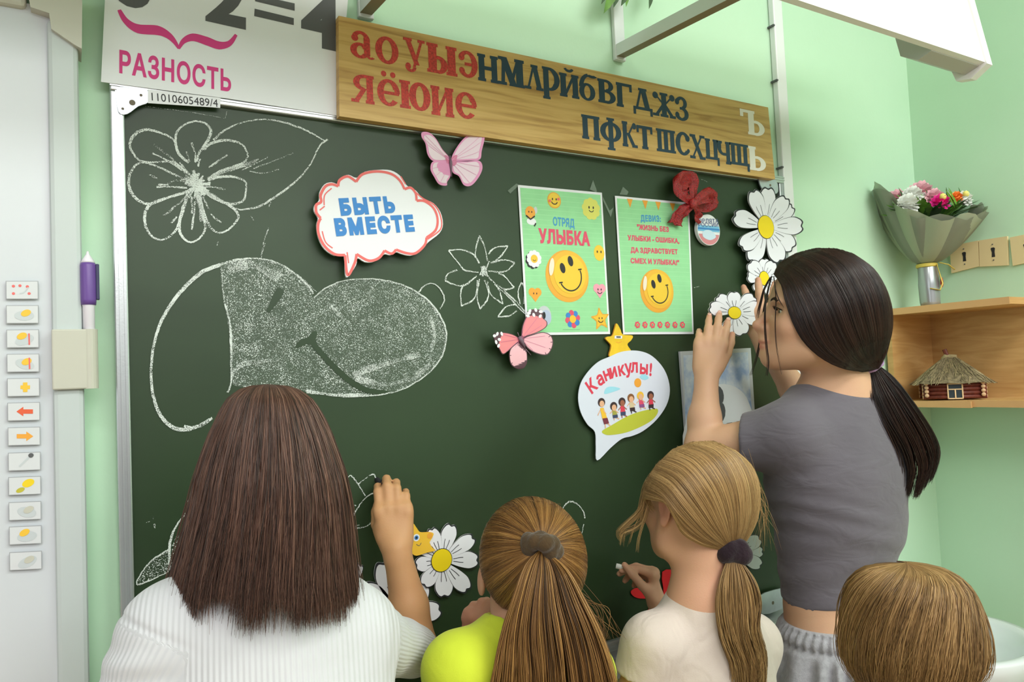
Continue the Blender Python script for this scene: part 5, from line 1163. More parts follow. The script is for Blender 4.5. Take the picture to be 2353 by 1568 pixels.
# ------------------------------------------------------------------ people: shared anatomy
def skin_mat(name, col, rough=.5):
    M = mat(name, col, rough, spec=.35, sss=.12); nt, p = nodes(M)
    a = nt.nodes.new('ShaderNodeAttribute'); a.attribute_name = 'flush'; mx = nt.nodes.new('ShaderNodeMix'); mx.data_type = 'RGBA'
    c = lin(col); mx.inputs['A'].default_value = (*c, 1); mx.inputs['B'].default_value = (*lin('#c9706a'), 1)
    tc = nt.nodes.new('ShaderNodeTexCoord'); n = nt.nodes.new('ShaderNodeTexNoise'); n.inputs['Scale'].default_value = 30; n.inputs['Detail'].default_value = 5
    ad = nt.nodes.new('ShaderNodeMath'); ad.operation = 'MULTIPLY_ADD'; ad.inputs[1].default_value = .14; ad.inputs[2].default_value = -.02
    sm_ = nt.nodes.new('ShaderNodeMath'); sm_.operation = 'ADD'; sm_.use_clamp = True
    nt.links.new(tc.outputs['Object'], n.inputs['Vector']); nt.links.new(n.outputs[0], ad.inputs[0]); nt.links.new(ad.outputs[0], sm_.inputs[0]); nt.links.new(a.outputs['Fac'], sm_.inputs[1])
    nt.links.new(sm_.outputs[0], mx.inputs['Factor']); nt.links.new(mx.outputs['Result'], p.inputs['Base Color'])
    bp = nt.nodes.new('ShaderNodeBump'); bp.inputs['Strength'].default_value = .15; bp.inputs['Distance'].default_value = .001; n3 = nt.nodes.new('ShaderNodeTexNoise'); n3.inputs['Scale'].default_value = 420
    nt.links.new(tc.outputs['Object'], n3.inputs['Vector']); nt.links.new(n3.outputs[0], bp.inputs['Height']); nt.links.new(bp.outputs[0], p.inputs['Normal'])
    return M
def cloth_mat(name, col, bscale=500, bump=.25, var=.05, sheen=.25, stretch=(1, 1, 1), fold=.5):
    M = mat(name, col, .85, spec=.15, sheen=sheen, var=var, vscale=14); nt, p = nodes(M)
    tc = nt.nodes.new('ShaderNodeTexCoord'); mp = nt.nodes.new('ShaderNodeMapping'); mp.inputs['Scale'].default_value = stretch
    n = nt.nodes.new('ShaderNodeTexNoise'); n.inputs['Scale'].default_value = bscale; n2 = nt.nodes.new('ShaderNodeTexNoise'); n2.inputs['Scale'].default_value = 16; n2.inputs['Detail'].default_value = 2; n2.inputs['Distortion'].default_value = .8
    b1 = nt.nodes.new('ShaderNodeBump'); b1.inputs['Strength'].default_value = bump; b1.inputs['Distance'].default_value = .0015
    b2 = nt.nodes.new('ShaderNodeBump'); b2.inputs['Strength'].default_value = fold; b2.inputs['Distance'].default_value = .012
    nt.links.new(tc.outputs['Object'], n.inputs['Vector']); nt.links.new(tc.outputs['Object'], mp.inputs[0]); nt.links.new(mp.outputs[0], n2.inputs['Vector'])
    nt.links.new(n2.outputs[0], b2.inputs['Height']); nt.links.new(n.outputs[0], b1.inputs['Height']); nt.links.new(b2.outputs[0], b1.inputs['Normal']); nt.links.new(b1.outputs[0], p.inputs['Normal'])
    return M
class Frame:
    def __init__(s, c, f, u=(0, 0, 1), k=1.0): s.c = np.array(c, float); s.f, s.l, s.u = frame_axes(f, u); s.k = k
    def __call__(s, a, b, d): return s.c + s.k * (s.f * a + s.l * b + s.u * d)
    @property
    def A(s): return [s.f, s.l, s.u]
    def inv(s, P): d = (np.asarray(P) - s.c) / s.k; return d @ s.f, d @ s.l, d @ s.u
def head(F, H, neck_to, neck_r=(.050, .056), ears=(1, -1), sk=1.0):
    k = H.k; E = lambda p, r, kk=.012, mode='add': F.ell(H(*p), np.array(r) * k, H.A, kk * k, mode); C = lambda p, q, ra, rb, kk=.010: F.cone(H(*p), H(*q), ra * k, rb * k, kk * k)
    E((-.018 * sk, 0, .022), (.094 * sk, .071 * sk, .086 * sk)); E((.028, 0, .030 * sk), (.054, .061 * sk, .060 * sk), .02); E((.038, 0, -.030), (.055, .055, .076), .03)
    for sgn in (1, -1):
        C((.020, sgn * .042, -.072), (.076, sgn * .014, -.092), .015, .015, .03); C((.005, sgn * .053, -.03), (.020, sgn * .043, -.072), .012, .015, .03)
        E((.058, sgn * .036, -.030), (.024, .022, .022), .02)                                     # cheek
        E((.074, sgn * .028, .0185), (.012, .020, .006), .012)                                     # brow ridge
        F.ell(H(.085, sgn * .032, .001), np.array((.015, .0165, .0105)) * k, H.A, .012 * k, 'sub')  # eye socket
        E((.0565, sgn * .031, .000), (.0155, .0165, .0150), .004)                                  # closed volume behind the lids
        F.chain([H(.0700, sgn * .0185, .0005), H(.0755, sgn * .026, .0066), H(.0745, sgn * .035, .0068), H(.0670, sgn * .0435, .0010)], [.0026 * k, .0034 * k, .0034 * k, .0026 * k], .004 * k); F.chain([H(.0700, sgn * .0185, -.001), H(.0745, sgn * .027, -.0068), H(.0735, sgn * .035, -.0070), H(.0668, sgn * .0430, -.0015)], [.0024 * k, .0026 * k, .0026 * k, .0024 * k], .004 * k)
    E((.042, 0, -.074), (.046, .040, .028), .03); E((.0855, 0, -.0905), (.0165, .018, .0150), .018)
    C((.083, 0, .006), (.1115, 0, -.0245), .0072, .0066, .010); E((.1125, 0, -.0270), (.0078, .0085, .0070), .006); C((.107, 0, -.0345), (.094, 0, -.042), .0075, .010, .010)
    for sgn in (1, -1): E((.100, sgn * .0115, -.0325), (.0095, .0062, .0072), .006)
    C((.093, 0, -.044), (.096, 0, -.053), .012, .012, .012)
    E((.0990, 0, -.0580), (.0095, .021, .0056), .004); E((.0970, 0, -.0685), (.0095, .0185, .0062), .004); E((.090, 0, -.079), (.010, .02, .007), .014)
    for sgn in ears:
        E((-.012, sgn * .073, -.004), (.0165, .0045, .029), .004); F.ell(H(-.010, sgn * .079, -.002), np.array((.009, .0045, .018)) * k, H.A, .004 * k, 'sub'); E((-.006, sgn * .073, -.030), (.009, .0048, .010), .004)
    F.cone(H(-.022, 0, -.045), neck_to, neck_r[0] * k, neck_r[1] * k, .03)
def lips_flush(H, V):
    a, b, d = H.inv(V)
    g = lambda m_, s_: np.exp(-(m_ / s_) ** 2)
    lip = (a > .080) * np.maximum(g(d + .0600, .0048), g(d + .0695, .0056)) * g(b, .020)
    cheek = .16 * g(d + .03, .026) * g(np.abs(b) - .04, .026) * (a > .03); nose = .28 * g(d + .030, .013) * g(b, .014) * (a > .095); ear = .38 * (np.abs(b) > .066) * g(d + .006, .034) * g(a + .012, .022)
    return np.clip(.85 * lip + cheek + nose + ear, 0, 1)
m_eyew = mat('eye_white', '#e6e2de', .2, coat=.5); m_iris = mat('iris', '#5b4a3a', .2); m_pupil = mat('pupil', '#141212', .1); m_brow = mat('brow_hair', '#3a2a22', .6)
def eyes_brows(H, parent, F, iris=m_iris, sides=(1, -1), brows=True):
    def surf(b_, d_):
        p = None
        for a_ in np.arange(.045, .125, .0006):
            q = H(a_, b_, d_); i = np.round((q - F.lo) / F.h).astype(int)
            if F.D[tuple(i)] < 0: p = a_
        return (p or .07) + .0006
    for sgn in sides:
        c = H(.0640, sgn * .031, -.0005); R = .0125 * H.k; d = nrm(H.f + H.l * sgn * .05 - H.u * .08); M_ = Mesh(); M_.ball(c, R, m_eyew, 20, 14)
        A = np.stack([nrm(np.cross(d, H.u)), nrm(np.cross(np.cross(d, H.u), d)), d], 1)
        M_.ball(c + d * R * .60, (R * .56, R * .56, R * .46), iris, 18, 10, A); M_.ball(c + d * R * .80, (R * .26, R * .26, R * .29), m_pupil, 14, 8, A); M_.build('eye', parent, True)
        if not brows: continue
        P = []
        for i in range(70):
            t = rng.random(); b_ = .015 + .028 * t; dz = .0185 + .006 * math.sin(t * 2.4) - .005 * t * t; a_ = surf(sgn * b_, dz); w = (1 - .6 * t) * .004
            p = H(a_, sgn * b_, dz + rng.normal(0, .35) * w); q = p + H.k * (H.l * sgn * .009 + H.u * .0025 - H.f * .0025); P.append([p, (p + q) / 2 + H.f * .0008 * H.k, q])
        strands('eyebrow', np.array(P), .00055, m_brow, parent)
        P = []
        for i in range(34):
            t = i / 33; b_ = .019 + .025 * t; dz = .0010 + .0052 * math.sin(math.pi * t); p = H(surf(sgn * b_, dz + .001) - .001, sgn * b_, dz); P.append([p, p + H.k * (H.f * .005 + H.u * .0005 + H.l * sgn * .002 * (t - .2)), p + H.k * (H.f * .0085 + H.u * .004 + H.l * sgn * .005 * (t - .2))])
        strands('eyelashes', np.array(P), .00040, m_pupil, parent)
def hand(F, wrist, fwd, back, thumb, k, curl, spread=.06, tcurl=(.55, .25, .2), tdir=(.55, .8, -.35), kk=.0035, fl=(.92, 1.0, .94, .74)):
    """palm, four fingers of different lengths with knuckle bends, and a thumb from the side of the palm.
    fwd: wrist to knuckles, back: out of the back of the hand, thumb: towards the thumb side. returns finger tips (index..little, thumb)"""
    fwd = nrm(fwd); back = nrm(np.array(back) - fwd * (np.array(back) @ fwd)); th = nrm(np.array(thumb) - fwd * (np.array(thumb) @ fwd) - back * (np.array(thumb) @ back))
    P = lambda a, b, c: wrist + k * (fwd * a + th * b + back * c); tips = []
    F.cone(P(-.012, 0, 0), P(.020, .002, 0), .023 * k, .024 * k, .012, back, .72)
    for b0, b1 in ((.014, .028), (.005, .010), (-.006, -.009), (-.016, -.026)): F.cone(P(.010, b0, -.001), P(.078, b1, .001), .015 * k, .0135 * k, .010, back, .82)
    F.cone(P(.016, .018, -.010), P(.046, .032, -.012), .015 * k, .012 * k, .010); F.cone(P(.02, -.022, -.010), P(.06, -.026, -.008), .012 * k, .010 * k, .010)
    for i, (b, a0, L) in enumerate(((.029, .082, .072), (.010, .087, .079), (-.0095, .083, .073), (-.0275, .074, .058))):
        p = P(a0 - .004, b, .001); sp = spread * (1.2 - .8 * i); d = nrm(fwd + th * sp); ax = nrm(np.cross(d, back)); ang = 0; r = (.0100, .0104, .0098, .0086)[i] * k
        F.ell(p + back * .0025 * k, np.array((.0095, .0095, .0075)) * k, None, .006)
        for j, (fr, cu) in enumerate(zip((.46, .30, .24), curl[i])):
            ang += cu; dd = d * math.cos(ang) - back * math.sin(ang); q = p + dd * L * fr * k * fl[i] / (.92, 1.0, .94, .74)[i]; r2 = r * (.93, .90, .84)[j]
            F.cone(p - (dd * .008 * k if j == 0 else 0), q, r, r2, .0055 if j == 0 else .003); p, r = q, r2
        tips.append((p, dd))
    p = P(.024, .026, -.006); d = nrm(fwd * tdir[0] + th * tdir[1] + back * tdir[2]); ax2 = back; r = .0125 * k
    for j, (L, cu) in enumerate(((.042, 0), (.034, tcurl[1]), (.026, tcurl[2]))):
        d = nrm(d * math.cos(cu) + (fwd * .75 - th * .5 - back * .45) * math.sin(cu)); q = p + d * L * k; r2 = r * (.86, .88, .78)[j]; F.cone(p, q, r, r2, .006 if j == 0 else .003); p, r = q, r2
    tips.append((p, d)); return tips
def nails(tips, parent, back, k, m_):
    for p, d in tips:
        n_ = nrm(np.array(back) - d * (np.array(back) @ d)); A = np.stack([d, np.cross(n_, d), n_], 1)
        Mesh().ball(p + d * .0012 * k + n_ * .0052 * k, np.array((.0052, .0043, .0014)) * k, m_, 12, 8, A).build('fingernail', parent, True)
m_nail = mat('nail', '#e3b3a3', .25, coat=.3)
def legs(F, hipc, fx, sx, r, knee_z, foot, k=.03):
    "trouser legs: hipc centre of pelvis, fx forward, sx left, r (hip, knee, ankle)"
    for sg in (1, -1):
        a = hipc + sx * sg * r[0] * .62 - np.array((0, 0, .02)); kn = np.array([*(hipc + sx * sg * r[0] * .66 + fx * .015)[:2], knee_z]); an = np.array([*(hipc + sx * sg * r[0] * .68 - fx * .01)[:2], .085])
        F.cone(a, kn, r[0] * .62, r[1], k); F.cone(kn, an, r[1], r[2], .02)
def shoe(parent, ank, fx, sx, m_, L=.20):
    F = Field(np.array((*ank[:2], 0)) - (.2, .2, .01), np.array((*ank[:2], 0)) + (.2, .2, .14), .005); fz = np.array((0, 0, 1.))
    a = np.array((*ank[:2], 0.))
    F.cone(a - fx * .035 + fz * .035, a + fx * (L - .09) + fz * .03, .036, .034, .01, sx, .9); F.cone(a + fz * .05, a + fz * .095, .036, .034, .02); F.cut(a + fz * .004, (0, 0, -1))
    skin('shoe', F, m_, parent)
m_shoe = mat('canvas_shoe', '#d6d3cf', .7)
def torso(F, secs, g=0, k=.03, fx=None):
    "stack of elliptical sections (centre, half width, half depth) blended into one trunk"
    for (c0, a0, b0, *_), (c1, a1, b1, *_) in zip(secs, secs[1:]):
        sc_ = (b0 + g) / (a0 + g); F.cone(c0, c1, a0 + g, a1 + g, k, fx, sc_)

def arc(P, n=22):
    P = sm(P, 10, False); s_ = np.r_[0, np.cumsum(np.linalg.norm(np.diff(P, axis=0), axis=1))]; t = np.linspace(0, s_[-1], n); return np.stack([np.interp(t, s_, P[:, 0]), np.interp(t, s_, P[:, 1])], 1)
def guided_hair(name, guides, place, lat, m_, parent, n=6500, near=.72, r=.00048, lift=.0042, tmean=.42, tsd=.2, label=None, dens=.9):
    "hair combed from a parting to a tie: guide curves from the lowest to the crown, laid over both sides of the head"
    GU = np.array([arc(g) for g in guides]); K_ = len(GU) - 1
    def gc(q): i = int(min(q * K_, K_ - 1e-3)); f = q * K_ - i; return GU[i] * (1 - f) + GU[i + 1] * f
    P = []; tint = []; f = np.linspace(0, 1, 22)
    for i in range(n):
        q = rng.random() ** dens; side = 1 if rng.random() < near else -1; C_ = gc(q) + rng.normal(0, .7, 2) + .8 * np.sin(np.linspace(0, 5, 22) + rng.random() * 6)[:, None] * rng.normal(0, .8, 2)
        l_ = side * lat(C_) + side * (rng.random() * lift - .001) * np.sin(math.pi * np.clip(f * 1.05, 0, 1)); P.append(place(C_, l_)); tint.append(np.clip(rng.normal(tmean, tsd) + .14 * math.sin(q * 43) * math.sin(q * 17), 0, 1))
    nq = 40; gV = np.array([place(gc(q), side * (lat(gc(q)) - .0015)) for side in (1, -1) for q in np.linspace(0, 1, nq)]).reshape(-1, 3)
    gQ = np.array([[a, a + 1, a + 23, a + 22] for s_ in (0, 1) for i in range(nq - 1) for j in range(21) for a in [(s_ * nq + i) * 22 + j]])
    return strands(name, np.array(P), r, m_, parent, np.array(tint), (gV, gQ), label)
def tail_hair(name, guides, place, D0, D1, rad, m_, parent, n=3400, r=.00052, jit=2.2, cut_=.16, tmean=.45, tsd=.22, wave=2.5, lab=None, clump=0):
    "a hanging tail: px guide curves side by side, a round bundle in depth"
    gl = [arc(g) for g in guides]; P = []; tint = []; t = np.linspace(0, 1, 22)
    cl_ = [(rng.random() * (len(gl) - 1), rng.normal(0, 6, 2), rng.random() * 6) for _ in range(max(clump, 1))]
    for i in range(n):
        q = rng.random() * (len(gl) - 1); j = min(int(q), len(gl) - 2); f = q - j; C_ = gl[j] * (1 - f) + gl[j + 1] * f; e_ = 21 * (1 - cut_ * rng.random() ** 2)
        C_ = np.stack([np.interp(np.linspace(0, e_, 22), np.arange(22), C_[:, d]) for d in (0, 1)], 1)
        th = rng.random() * 6.28; rr = (rng.random() ** .5) * np.interp(t, np.linspace(0, 1, len(rad)), rad); D_ = D0 + (D1 - D0) * t + rr * math.sin(th)
        C_ = C_ + rng.normal(0, jit, 2) * t[:, None] + wave * np.sin(t * 7 + rng.random() * 6)[:, None] * t[:, None]
        tn = rng.normal(tmean, tsd)
        if clump:
            k = min(range(len(cl_)), key=lambda a: abs(cl_[a][0] - q)); C_ = C_ + (cl_[k][1] + (cl_[k][0] - q) * 14 * np.array((1, 0))) * (t ** 2)[:, None]; tn += .16 * math.sin(cl_[k][2])
        P.append(place(C_, D_)); tint.append(np.clip(tn, 0, 1))
    return strands(name, np.array(P), r, m_, parent, np.array(tint), None, lab)
def radial_hair(name, c_px, D, table, ends, m_, parent, n=7000, df=1.1, fwd=None, r=.0005, clumps=70, tmean=.45, tsd=.2, top=None, open_=2.45, swirl=0, endj=10, wild=1.0):
    "hair falling all round from the crown; table: (pixel row, centre column, half width in pixels)"
    T_ = np.array(table, float); s_ = D / F_PX; R_, U_ = RM[:, 0], RM[:, 2]; c = AT(*c_px, D); B_ = nrm(np.cross(R_, U_) if fwd is None else fwd)
    if B_ @ (c - CAM) > 0: B_ = -B_                                       # towards the camera
    def pt(y, ph, k, tw=0):
        w = np.interp(y, T_[:, 0], T_[:, 2]) * s_ * k; cx = np.interp(y, T_[:, 0], T_[:, 1]); a = ph + tw
        return c + R_ * ((cx - c_px[0]) * s_ + w * np.sin(a))[..., None] + U_ * ((c_px[1] - y) * s_)[..., None] + B_ * (w * df * np.cos(a))[..., None]
    y0 = T_[0, 0]; P = []; tint = []; t = np.linspace(0, 1, 22)
    cl_ = sorted((rng.random() * 2 - 1) * open_ for _ in range(clumps)); ce = [(rng.normal(0, endj), rng.normal(0, .02), rng.random() * 6) for _ in cl_]
    for i in range(n):
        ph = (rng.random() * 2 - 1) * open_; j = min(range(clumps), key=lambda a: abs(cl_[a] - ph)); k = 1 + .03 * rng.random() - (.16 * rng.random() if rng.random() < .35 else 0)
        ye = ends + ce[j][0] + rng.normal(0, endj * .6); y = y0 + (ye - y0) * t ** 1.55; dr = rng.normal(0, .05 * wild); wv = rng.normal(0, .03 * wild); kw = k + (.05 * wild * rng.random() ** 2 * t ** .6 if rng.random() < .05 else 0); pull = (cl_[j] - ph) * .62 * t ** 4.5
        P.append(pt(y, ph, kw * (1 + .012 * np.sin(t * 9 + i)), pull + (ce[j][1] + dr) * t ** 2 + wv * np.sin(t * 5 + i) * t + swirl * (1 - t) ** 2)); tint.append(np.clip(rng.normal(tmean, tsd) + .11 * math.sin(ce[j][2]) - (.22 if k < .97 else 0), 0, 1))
    na = 64; yb = y0 + (ends - endj * 1.5 - y0) * np.linspace(0, 1, 18) ** 1.55; ang = np.linspace(-open_, open_, na)
    V = np.array([[pt(np.array(y), np.array(a), .955) for a in ang] for y in yb]).reshape(-1, 3); Q = np.array([[i * na + j, i * na + j + 1, (i + 1) * na + j + 1, (i + 1) * na + j] for i in range(17) for j in range(na - 1)])
    return strands(name, np.array(P), r, m_, parent, np.array(tint), (V, Q))
def pull_hair(name, c, axes, R3, tie_dir, m_, parent, n=6000, r=.0005, ring=(1.55, 2.05), lift=.004, tmean=.5, tsd=.2, gap=None):
    "hair drawn back over an ellipsoid (axes rows, radii R3) from the hairline to a tie direction"
    A = np.array(axes); td = nrm(tie_dir); e1 = nrm(np.cross(td, (0.1, .2, 1))); e2 = np.cross(td, e1); P = []; tint = []; t = np.linspace(0, 1, 22)[:, None]
    def surf(d, k):
        q = d @ A.T / np.array(R3); return c + d / np.linalg.norm(q, axis=-1, keepdims=True) * k
    for i in range(n):
        a = rng.random() * 6.2832; th0 = ring[0] + (ring[1] - ring[0]) * rng.random()
        th = th0 * (1 - t) + .10 * t * (.3 + rng.random()); aa = a + .018 * np.sin(t * 6 + i) + rng.normal(0, .004)
        d = td * np.cos(th) + (e1 * np.cos(aa) + e2 * np.sin(aa)) * np.sin(th); P.append(surf(d, 1 + lift / np.mean(R3) * rng.random() * np.sin(math.pi * np.clip(t * .9 + .1, 0, 1)))); tint.append(np.clip(rng.normal(tmean, tsd) + .16 * math.sin(a * 9) * math.sin(a * 23), 0, 1))
    th, ph = np.meshgrid(np.linspace(.02, ring[1] - .1, 24), np.linspace(0, 6.2832, 64), indexing='ij'); d = td * np.cos(th)[..., None] + (e1 * np.cos(ph)[..., None] + e2 * np.sin(ph)[..., None]) * np.sin(th)[..., None]
    V = surf(d.reshape(-1, 3), .985); Q = np.array([[i * 64 + j, i * 64 + j + 1, (i + 1) * 64 + j + 1, (i + 1) * 64 + j] for i in range(23) for j in range(63)])
    return strands(name, np.array(P), r, m_, parent, np.array(tint), (V, Q))
def scrunchie(c, ax, R, r, m_, parent, seed=0, label=None):
    g = np.random.default_rng(seed); F = Field(c - R - 2.6 * r, c + R + 2.6 * r, .0022); ax = nrm(ax); e1 = nrm(np.cross(ax, (.2, .3, 1))); e2 = np.cross(ax, e1); ph = g.random(4) * 6.28
    T_ = np.linspace(0, 2 * math.pi, 41)
    P = [c + (e1 * math.cos(t) + e2 * math.sin(t)) * (R + r * .25 * math.sin(9 * t + ph[0])) + ax * r * .35 * math.sin(7 * t + ph[1]) for t in T_]
    F.chain(P, [r * (.85 + .25 * math.sin(13 * t + ph[2]) + .12 * math.sin(23 * t)) for t in T_], .003)
    return skin('hair_tie', F, m_, parent, 1, label)
def child_legs(parent, hp, fx, sx, w, m_, r=(.115, .058, .045)):
    F = Field((hp[0] - .26, hp[1] - .26, 0), (hp[0] + .26, hp[1] + .26, hp[2] + .10), .006)
    F.cone(hp + (0, 0, .05), hp + (0, 0, -.05), w * .92, w, .03, fx, .8); legs(F, hp + (0, 0, -.02), fx, sx, (w * .98, r[1], r[2]), hp[2] * .52, 0)
    F.cut(hp + (0, 0, .085), (0, 0, 1)); skin('trousers', F, m_, parent, 1)
    for sg in (1, -1): shoe(parent, hp + sx * sg * w * .66, fx, sx, m_shoe, .19)
# ------------------------------------------------------------------ the teenager in the grey T-shirt
m_skin = skin_mat('skin_light', '#d4ab8a'); m_skin2_ = skin_mat('skin_tanned', '#c4946c')
tD = 1.42; tc0 = AT(1880, 715, tD); vd = nrm(tc0 - CAM); fp_ = nrm(-RM[:, 0] + vd * (RM[:, 0] @ vd)); lp_ = -vd; up_ = np.cross(fp_, lp_)
fr_ = nrm(fp_ * math.cos(.20) + lp_ * math.sin(.20)); H = Frame(tc0, fr_, up_)
def TP(x, y, l=0.0): return tc0 + fp_ * ((1880 - x) * tD / F_PX) + up_ * ((715 - y) * tD / F_PX) + lp_ * l
wst = AT(1918, 1352, 1.45); fx = nrm(np.array((-.06, 1, 0))); sx = np.array((-fx[1], fx[0], 0))         # facing the board; sx = her left
teen = root('person', (wst[0], wst[1], 0), 'dark-haired teenager in grey T-shirt and sweatpants holding a paper daisy to the board', 'person', None)
ch = AT(1922, 1120, 1.46); hp = np.array((wst[0] + .004, wst[1] - .01, wst[2] - .14)); nb = AT(1928, 905, 1.455)
F_ear = True; shL = AT(1822, 1000, 1.41); shR = AT(2010, 985, 1.57)
elL = AT(1616, 1030, 1.49); wrL = AT(1624, 862, 1.530); elR = AT(1868, 965, 1.70); wrR = AT(1760, 792, 1.655)
secs = [(hp, .145, .112), (wst + (0, 0, -.03), .108, .088), (wst + (0, 0, .06), .103, .085), (ch + (0, 0, -.06), .128, .104), (ch + (0, 0, .03), .138, .106), (ch + (0, 0, .10), .128, .085)]
F = Field((.75, -.62, .72), (1.60, .02, 1.66), .0025)
torso(F, secs, -.004, .03, fx)
F.chain([shL, (shL + shR) / 2 + (0, 0, .015), shR], [.052, .06, .052], .03); F.cone(shL, elL, .047, .037, .02); F.cone(elL, elL * .6 + wrL * .4, .036, .031, .012); F.cone(elL * .6 + wrL * .4, wrL, .031, .0215, .015)
F.cone(shR, elR, .047, .037, .02); F.cone(elR, elR * .6 + wrR * .4, .035, .031, .012); F.cone(elR * .6 + wrR * .4, wrR, .031, .0215, .015)
nk = H(-.030, 0, -.125)
head(F, H, nb + (0, 0, -.01), (.050, .058)); F.cone(nb, (shL + shR) / 2 + (0, 0, .02), .058, .075, .04)
hf = nrm(AT(1636, 765, 1.556) - wrL); hb_ = -nrm(AT(1630, 800, 1.6) - CAM) + .25 * RM[:, 0] * 0
tl = hand(F, wrL, hf, hb_, RM[:, 0], .88, [(.12, .30, .25), (.06, .28, .2), (.05, .26, .2), (.22, .60, .35)], .05, (.5, .25, .25), (.92, .34, -.22), fl=(.98, 1.06, 1.0, .80))
hfR = nrm(AT(1760, 715, 1.652) - wrR); tr_ = hand(F, wrR, hfR, -vd, -RM[:, 0], .95, [(.25, .3, .2), (.2, .3, .2), (.2, .3, .2), (.3, .4, .2)], .34, (.5, .2, .2), (.7, .55, -.3))
F.cone(TP(1904, 741, .0665), TP(1918, 776, .0690), .0080, .0085, .006)
b = skin('body', F, m_skin, teen, 2); V = np.zeros(len(b.data.vertices) * 3); b.data.vertices.foreach_get('co', V); V = V.reshape(-1, 3) + np.array(base_of(teen))
fl_ = lips_flush(H, V)
for p, _ in tl + tr_: fl_ = np.maximum(fl_, .32 * np.exp(-(np.linalg.norm(V - p, axis=1) / .016) ** 2))
fl_ = np.maximum(fl_, .34 * np.exp(-(np.linalg.norm(V - TP(1908, 752, .07), axis=1) / .018) ** 2)); attr(b, 'flush', fl_)
eyes_brows(H, teen, F); nails(tl[:4], teen, hb_, 1, m_nail)
# T-shirt
m_tee = cloth_mat('grey_tshirt', '#6a666e', 600, .15, .05, .2, (1, 1, 2.2), .28)
F = Field((.9, -.62, .80), (1.62, .0, 1.42), .0035)
torso(F, secs[1:], .004, .03, fx)
F.ell(ch + fx * .045 + sx * .05 + (0, 0, .005), (.055, .055, .05), None, .04); F.ell(ch + fx * .045 - sx * .05 + (0, 0, .005), (.055, .055, .05), None, .04)
F.chain([shL, (shL + shR) / 2 + (0, 0, .012), shR], [.062, .068, .062], .035); F.cone((shL + shR) / 2, nb + (0, 0, -.03), .075, .066, .03)
mL = shL * .50 + elL * .50; mR = shR * .5 + elR * .5
dL = nrm(elL - shL); dR = nrm(elR - shR)
F.cone(shL, mL + (mL - shL) * .4, .060, .055, .03, clip=(mL + dL * .005, dL + np.array((0, 0, .15)))); F.cone(shR, mR + (mR - shR) * .4, .060, .055, .03, clip=(mR, dR))
F.ell(nb + (0, 0, .045) + fx * .012, (.082, .082, .062), None, .004, 'sub')
hem = AT(1850, 1392, 1.40); F.cut(hem, (0.10, 0, -1))
def folds(V):
    V = V.copy(); d = V - wst; a = np.arctan2(d[:, 1], d[:, 0]); z = V[:, 2]
    w = np.exp(-((z - (wst[2] + .05)) / .10) ** 2); r = nrm_rows(np.stack([d[:, 0], d[:, 1], 0 * z], 1))
    V += r * (w * .0014 * np.sin(z * 120 + 2.2 * np.sin(a * 2 + z * 9)))[:, None]
    az = ch[2] - .045; w2 = np.exp(-((z - az) / .05) ** 2) * np.exp(-(np.linalg.norm(V - (shL + (0, 0, -.08)), axis=1) / .13) ** 2)
    V += r * (w2 * .0028 * np.sin((z + .35 * d[:, 0]) * 170))[:, None]; return V
def nrm_rows(A): return A / (np.linalg.norm(A, axis=1)[:, None] + 1e-9)
skin('tshirt', F, m_tee, teen, 2, fn=folds)
# side seam, a fine raised line down the left flank
M_ = Mesh(); 
# sweatpants
m_swt = mat('heather_sweatpants', '#a7a7ad', .9, spec=.1, sheen=.3, bump=.4, bscale=520, var=.14, vscale=130)
F = Field((.9, -.66, .0), (1.62, .06, .90), .005)
wz = AT(1830, 1412, 1.40)[2]
F.cone(hp + (0, 0, .09), hp + (0, 0, -.02), .122, .158, .03, fx, .80); F.cone(hp + (0, 0, -.02), hp + (0, 0, -.10), .158, .160, .03, fx, .80)
legs(F, hp + (0, 0, -.06), fx, sx, (.150, .080, .062), .44, 0)
F.cut((0, 0, wz), (.02, 0, 1))
def gather(V):
    V = V.copy(); d = V - hp; a = np.arctan2(d[:, 1], d[:, 0]); z = V[:, 2]; r = nrm_rows(np.stack([d[:, 0], d[:, 1], 0 * z], 1)); t = wz - z
    band = (t < .052) & (t > .002); amp = np.where(band, .0032, .0085 * np.clip((t - .052) / .03, 0, 1) * np.exp(-np.maximum(t - .09, 0) / .16))
    V += r * (amp * np.where(band, np.sin(a * 66 + 5 * np.sin(a * 3)), np.sin(a * 26 + 2.5 * np.sin(a * 5) + t * 6)))[:, None]
    V -= r * (.007 * np.exp(-((t - .052) / .006) ** 2) + .004 * np.exp(-((t - .026) / .004) ** 2))[:, None]; return V
skin('sweatpants', F, m_swt, teen, 1, fn=gather)
for sg in (1, -1): shoe(teen, hp + sx * sg * .10, fx, sx, m_shoe, .24)
# hair: side-view guide curves from parting to the tie, both sides
m_dk = hair_mat('dark_brown_hair', '#120a08', '#2a1a15', '#4a3126', .33)
tie = (2004, 843)
GUIDES = [[(1786, 630), (1803, 655), (1813, 692), (1830, 742), (1856, 788), (1900, 826), (1955, 846), tie],
     [(1790, 618), (1820, 650), (1848, 712), (1868, 765), (1895, 805), (1940, 836), (1975, 850), tie],
     [(1798, 603), (1845, 640), (1885, 710), (1908, 770), (1935, 815), (1965, 842), tie],
     [(1830, 584), (1885, 620), (1925, 690), (1950, 760), (1972, 810), (1988, 833), tie],
     [(1872, 574), (1930, 605), (1968, 670), (1988, 740), (1998, 800), (2000, 828), tie],
     [(1915, 577), (1968, 612), (2002, 670), (2016, 740), (2015, 800), (2010, 830), tie],
     [(1950, 590), (1995, 630), (2022, 690), (2030, 750), (2022, 805), (2013, 830), (2006, 843)]]
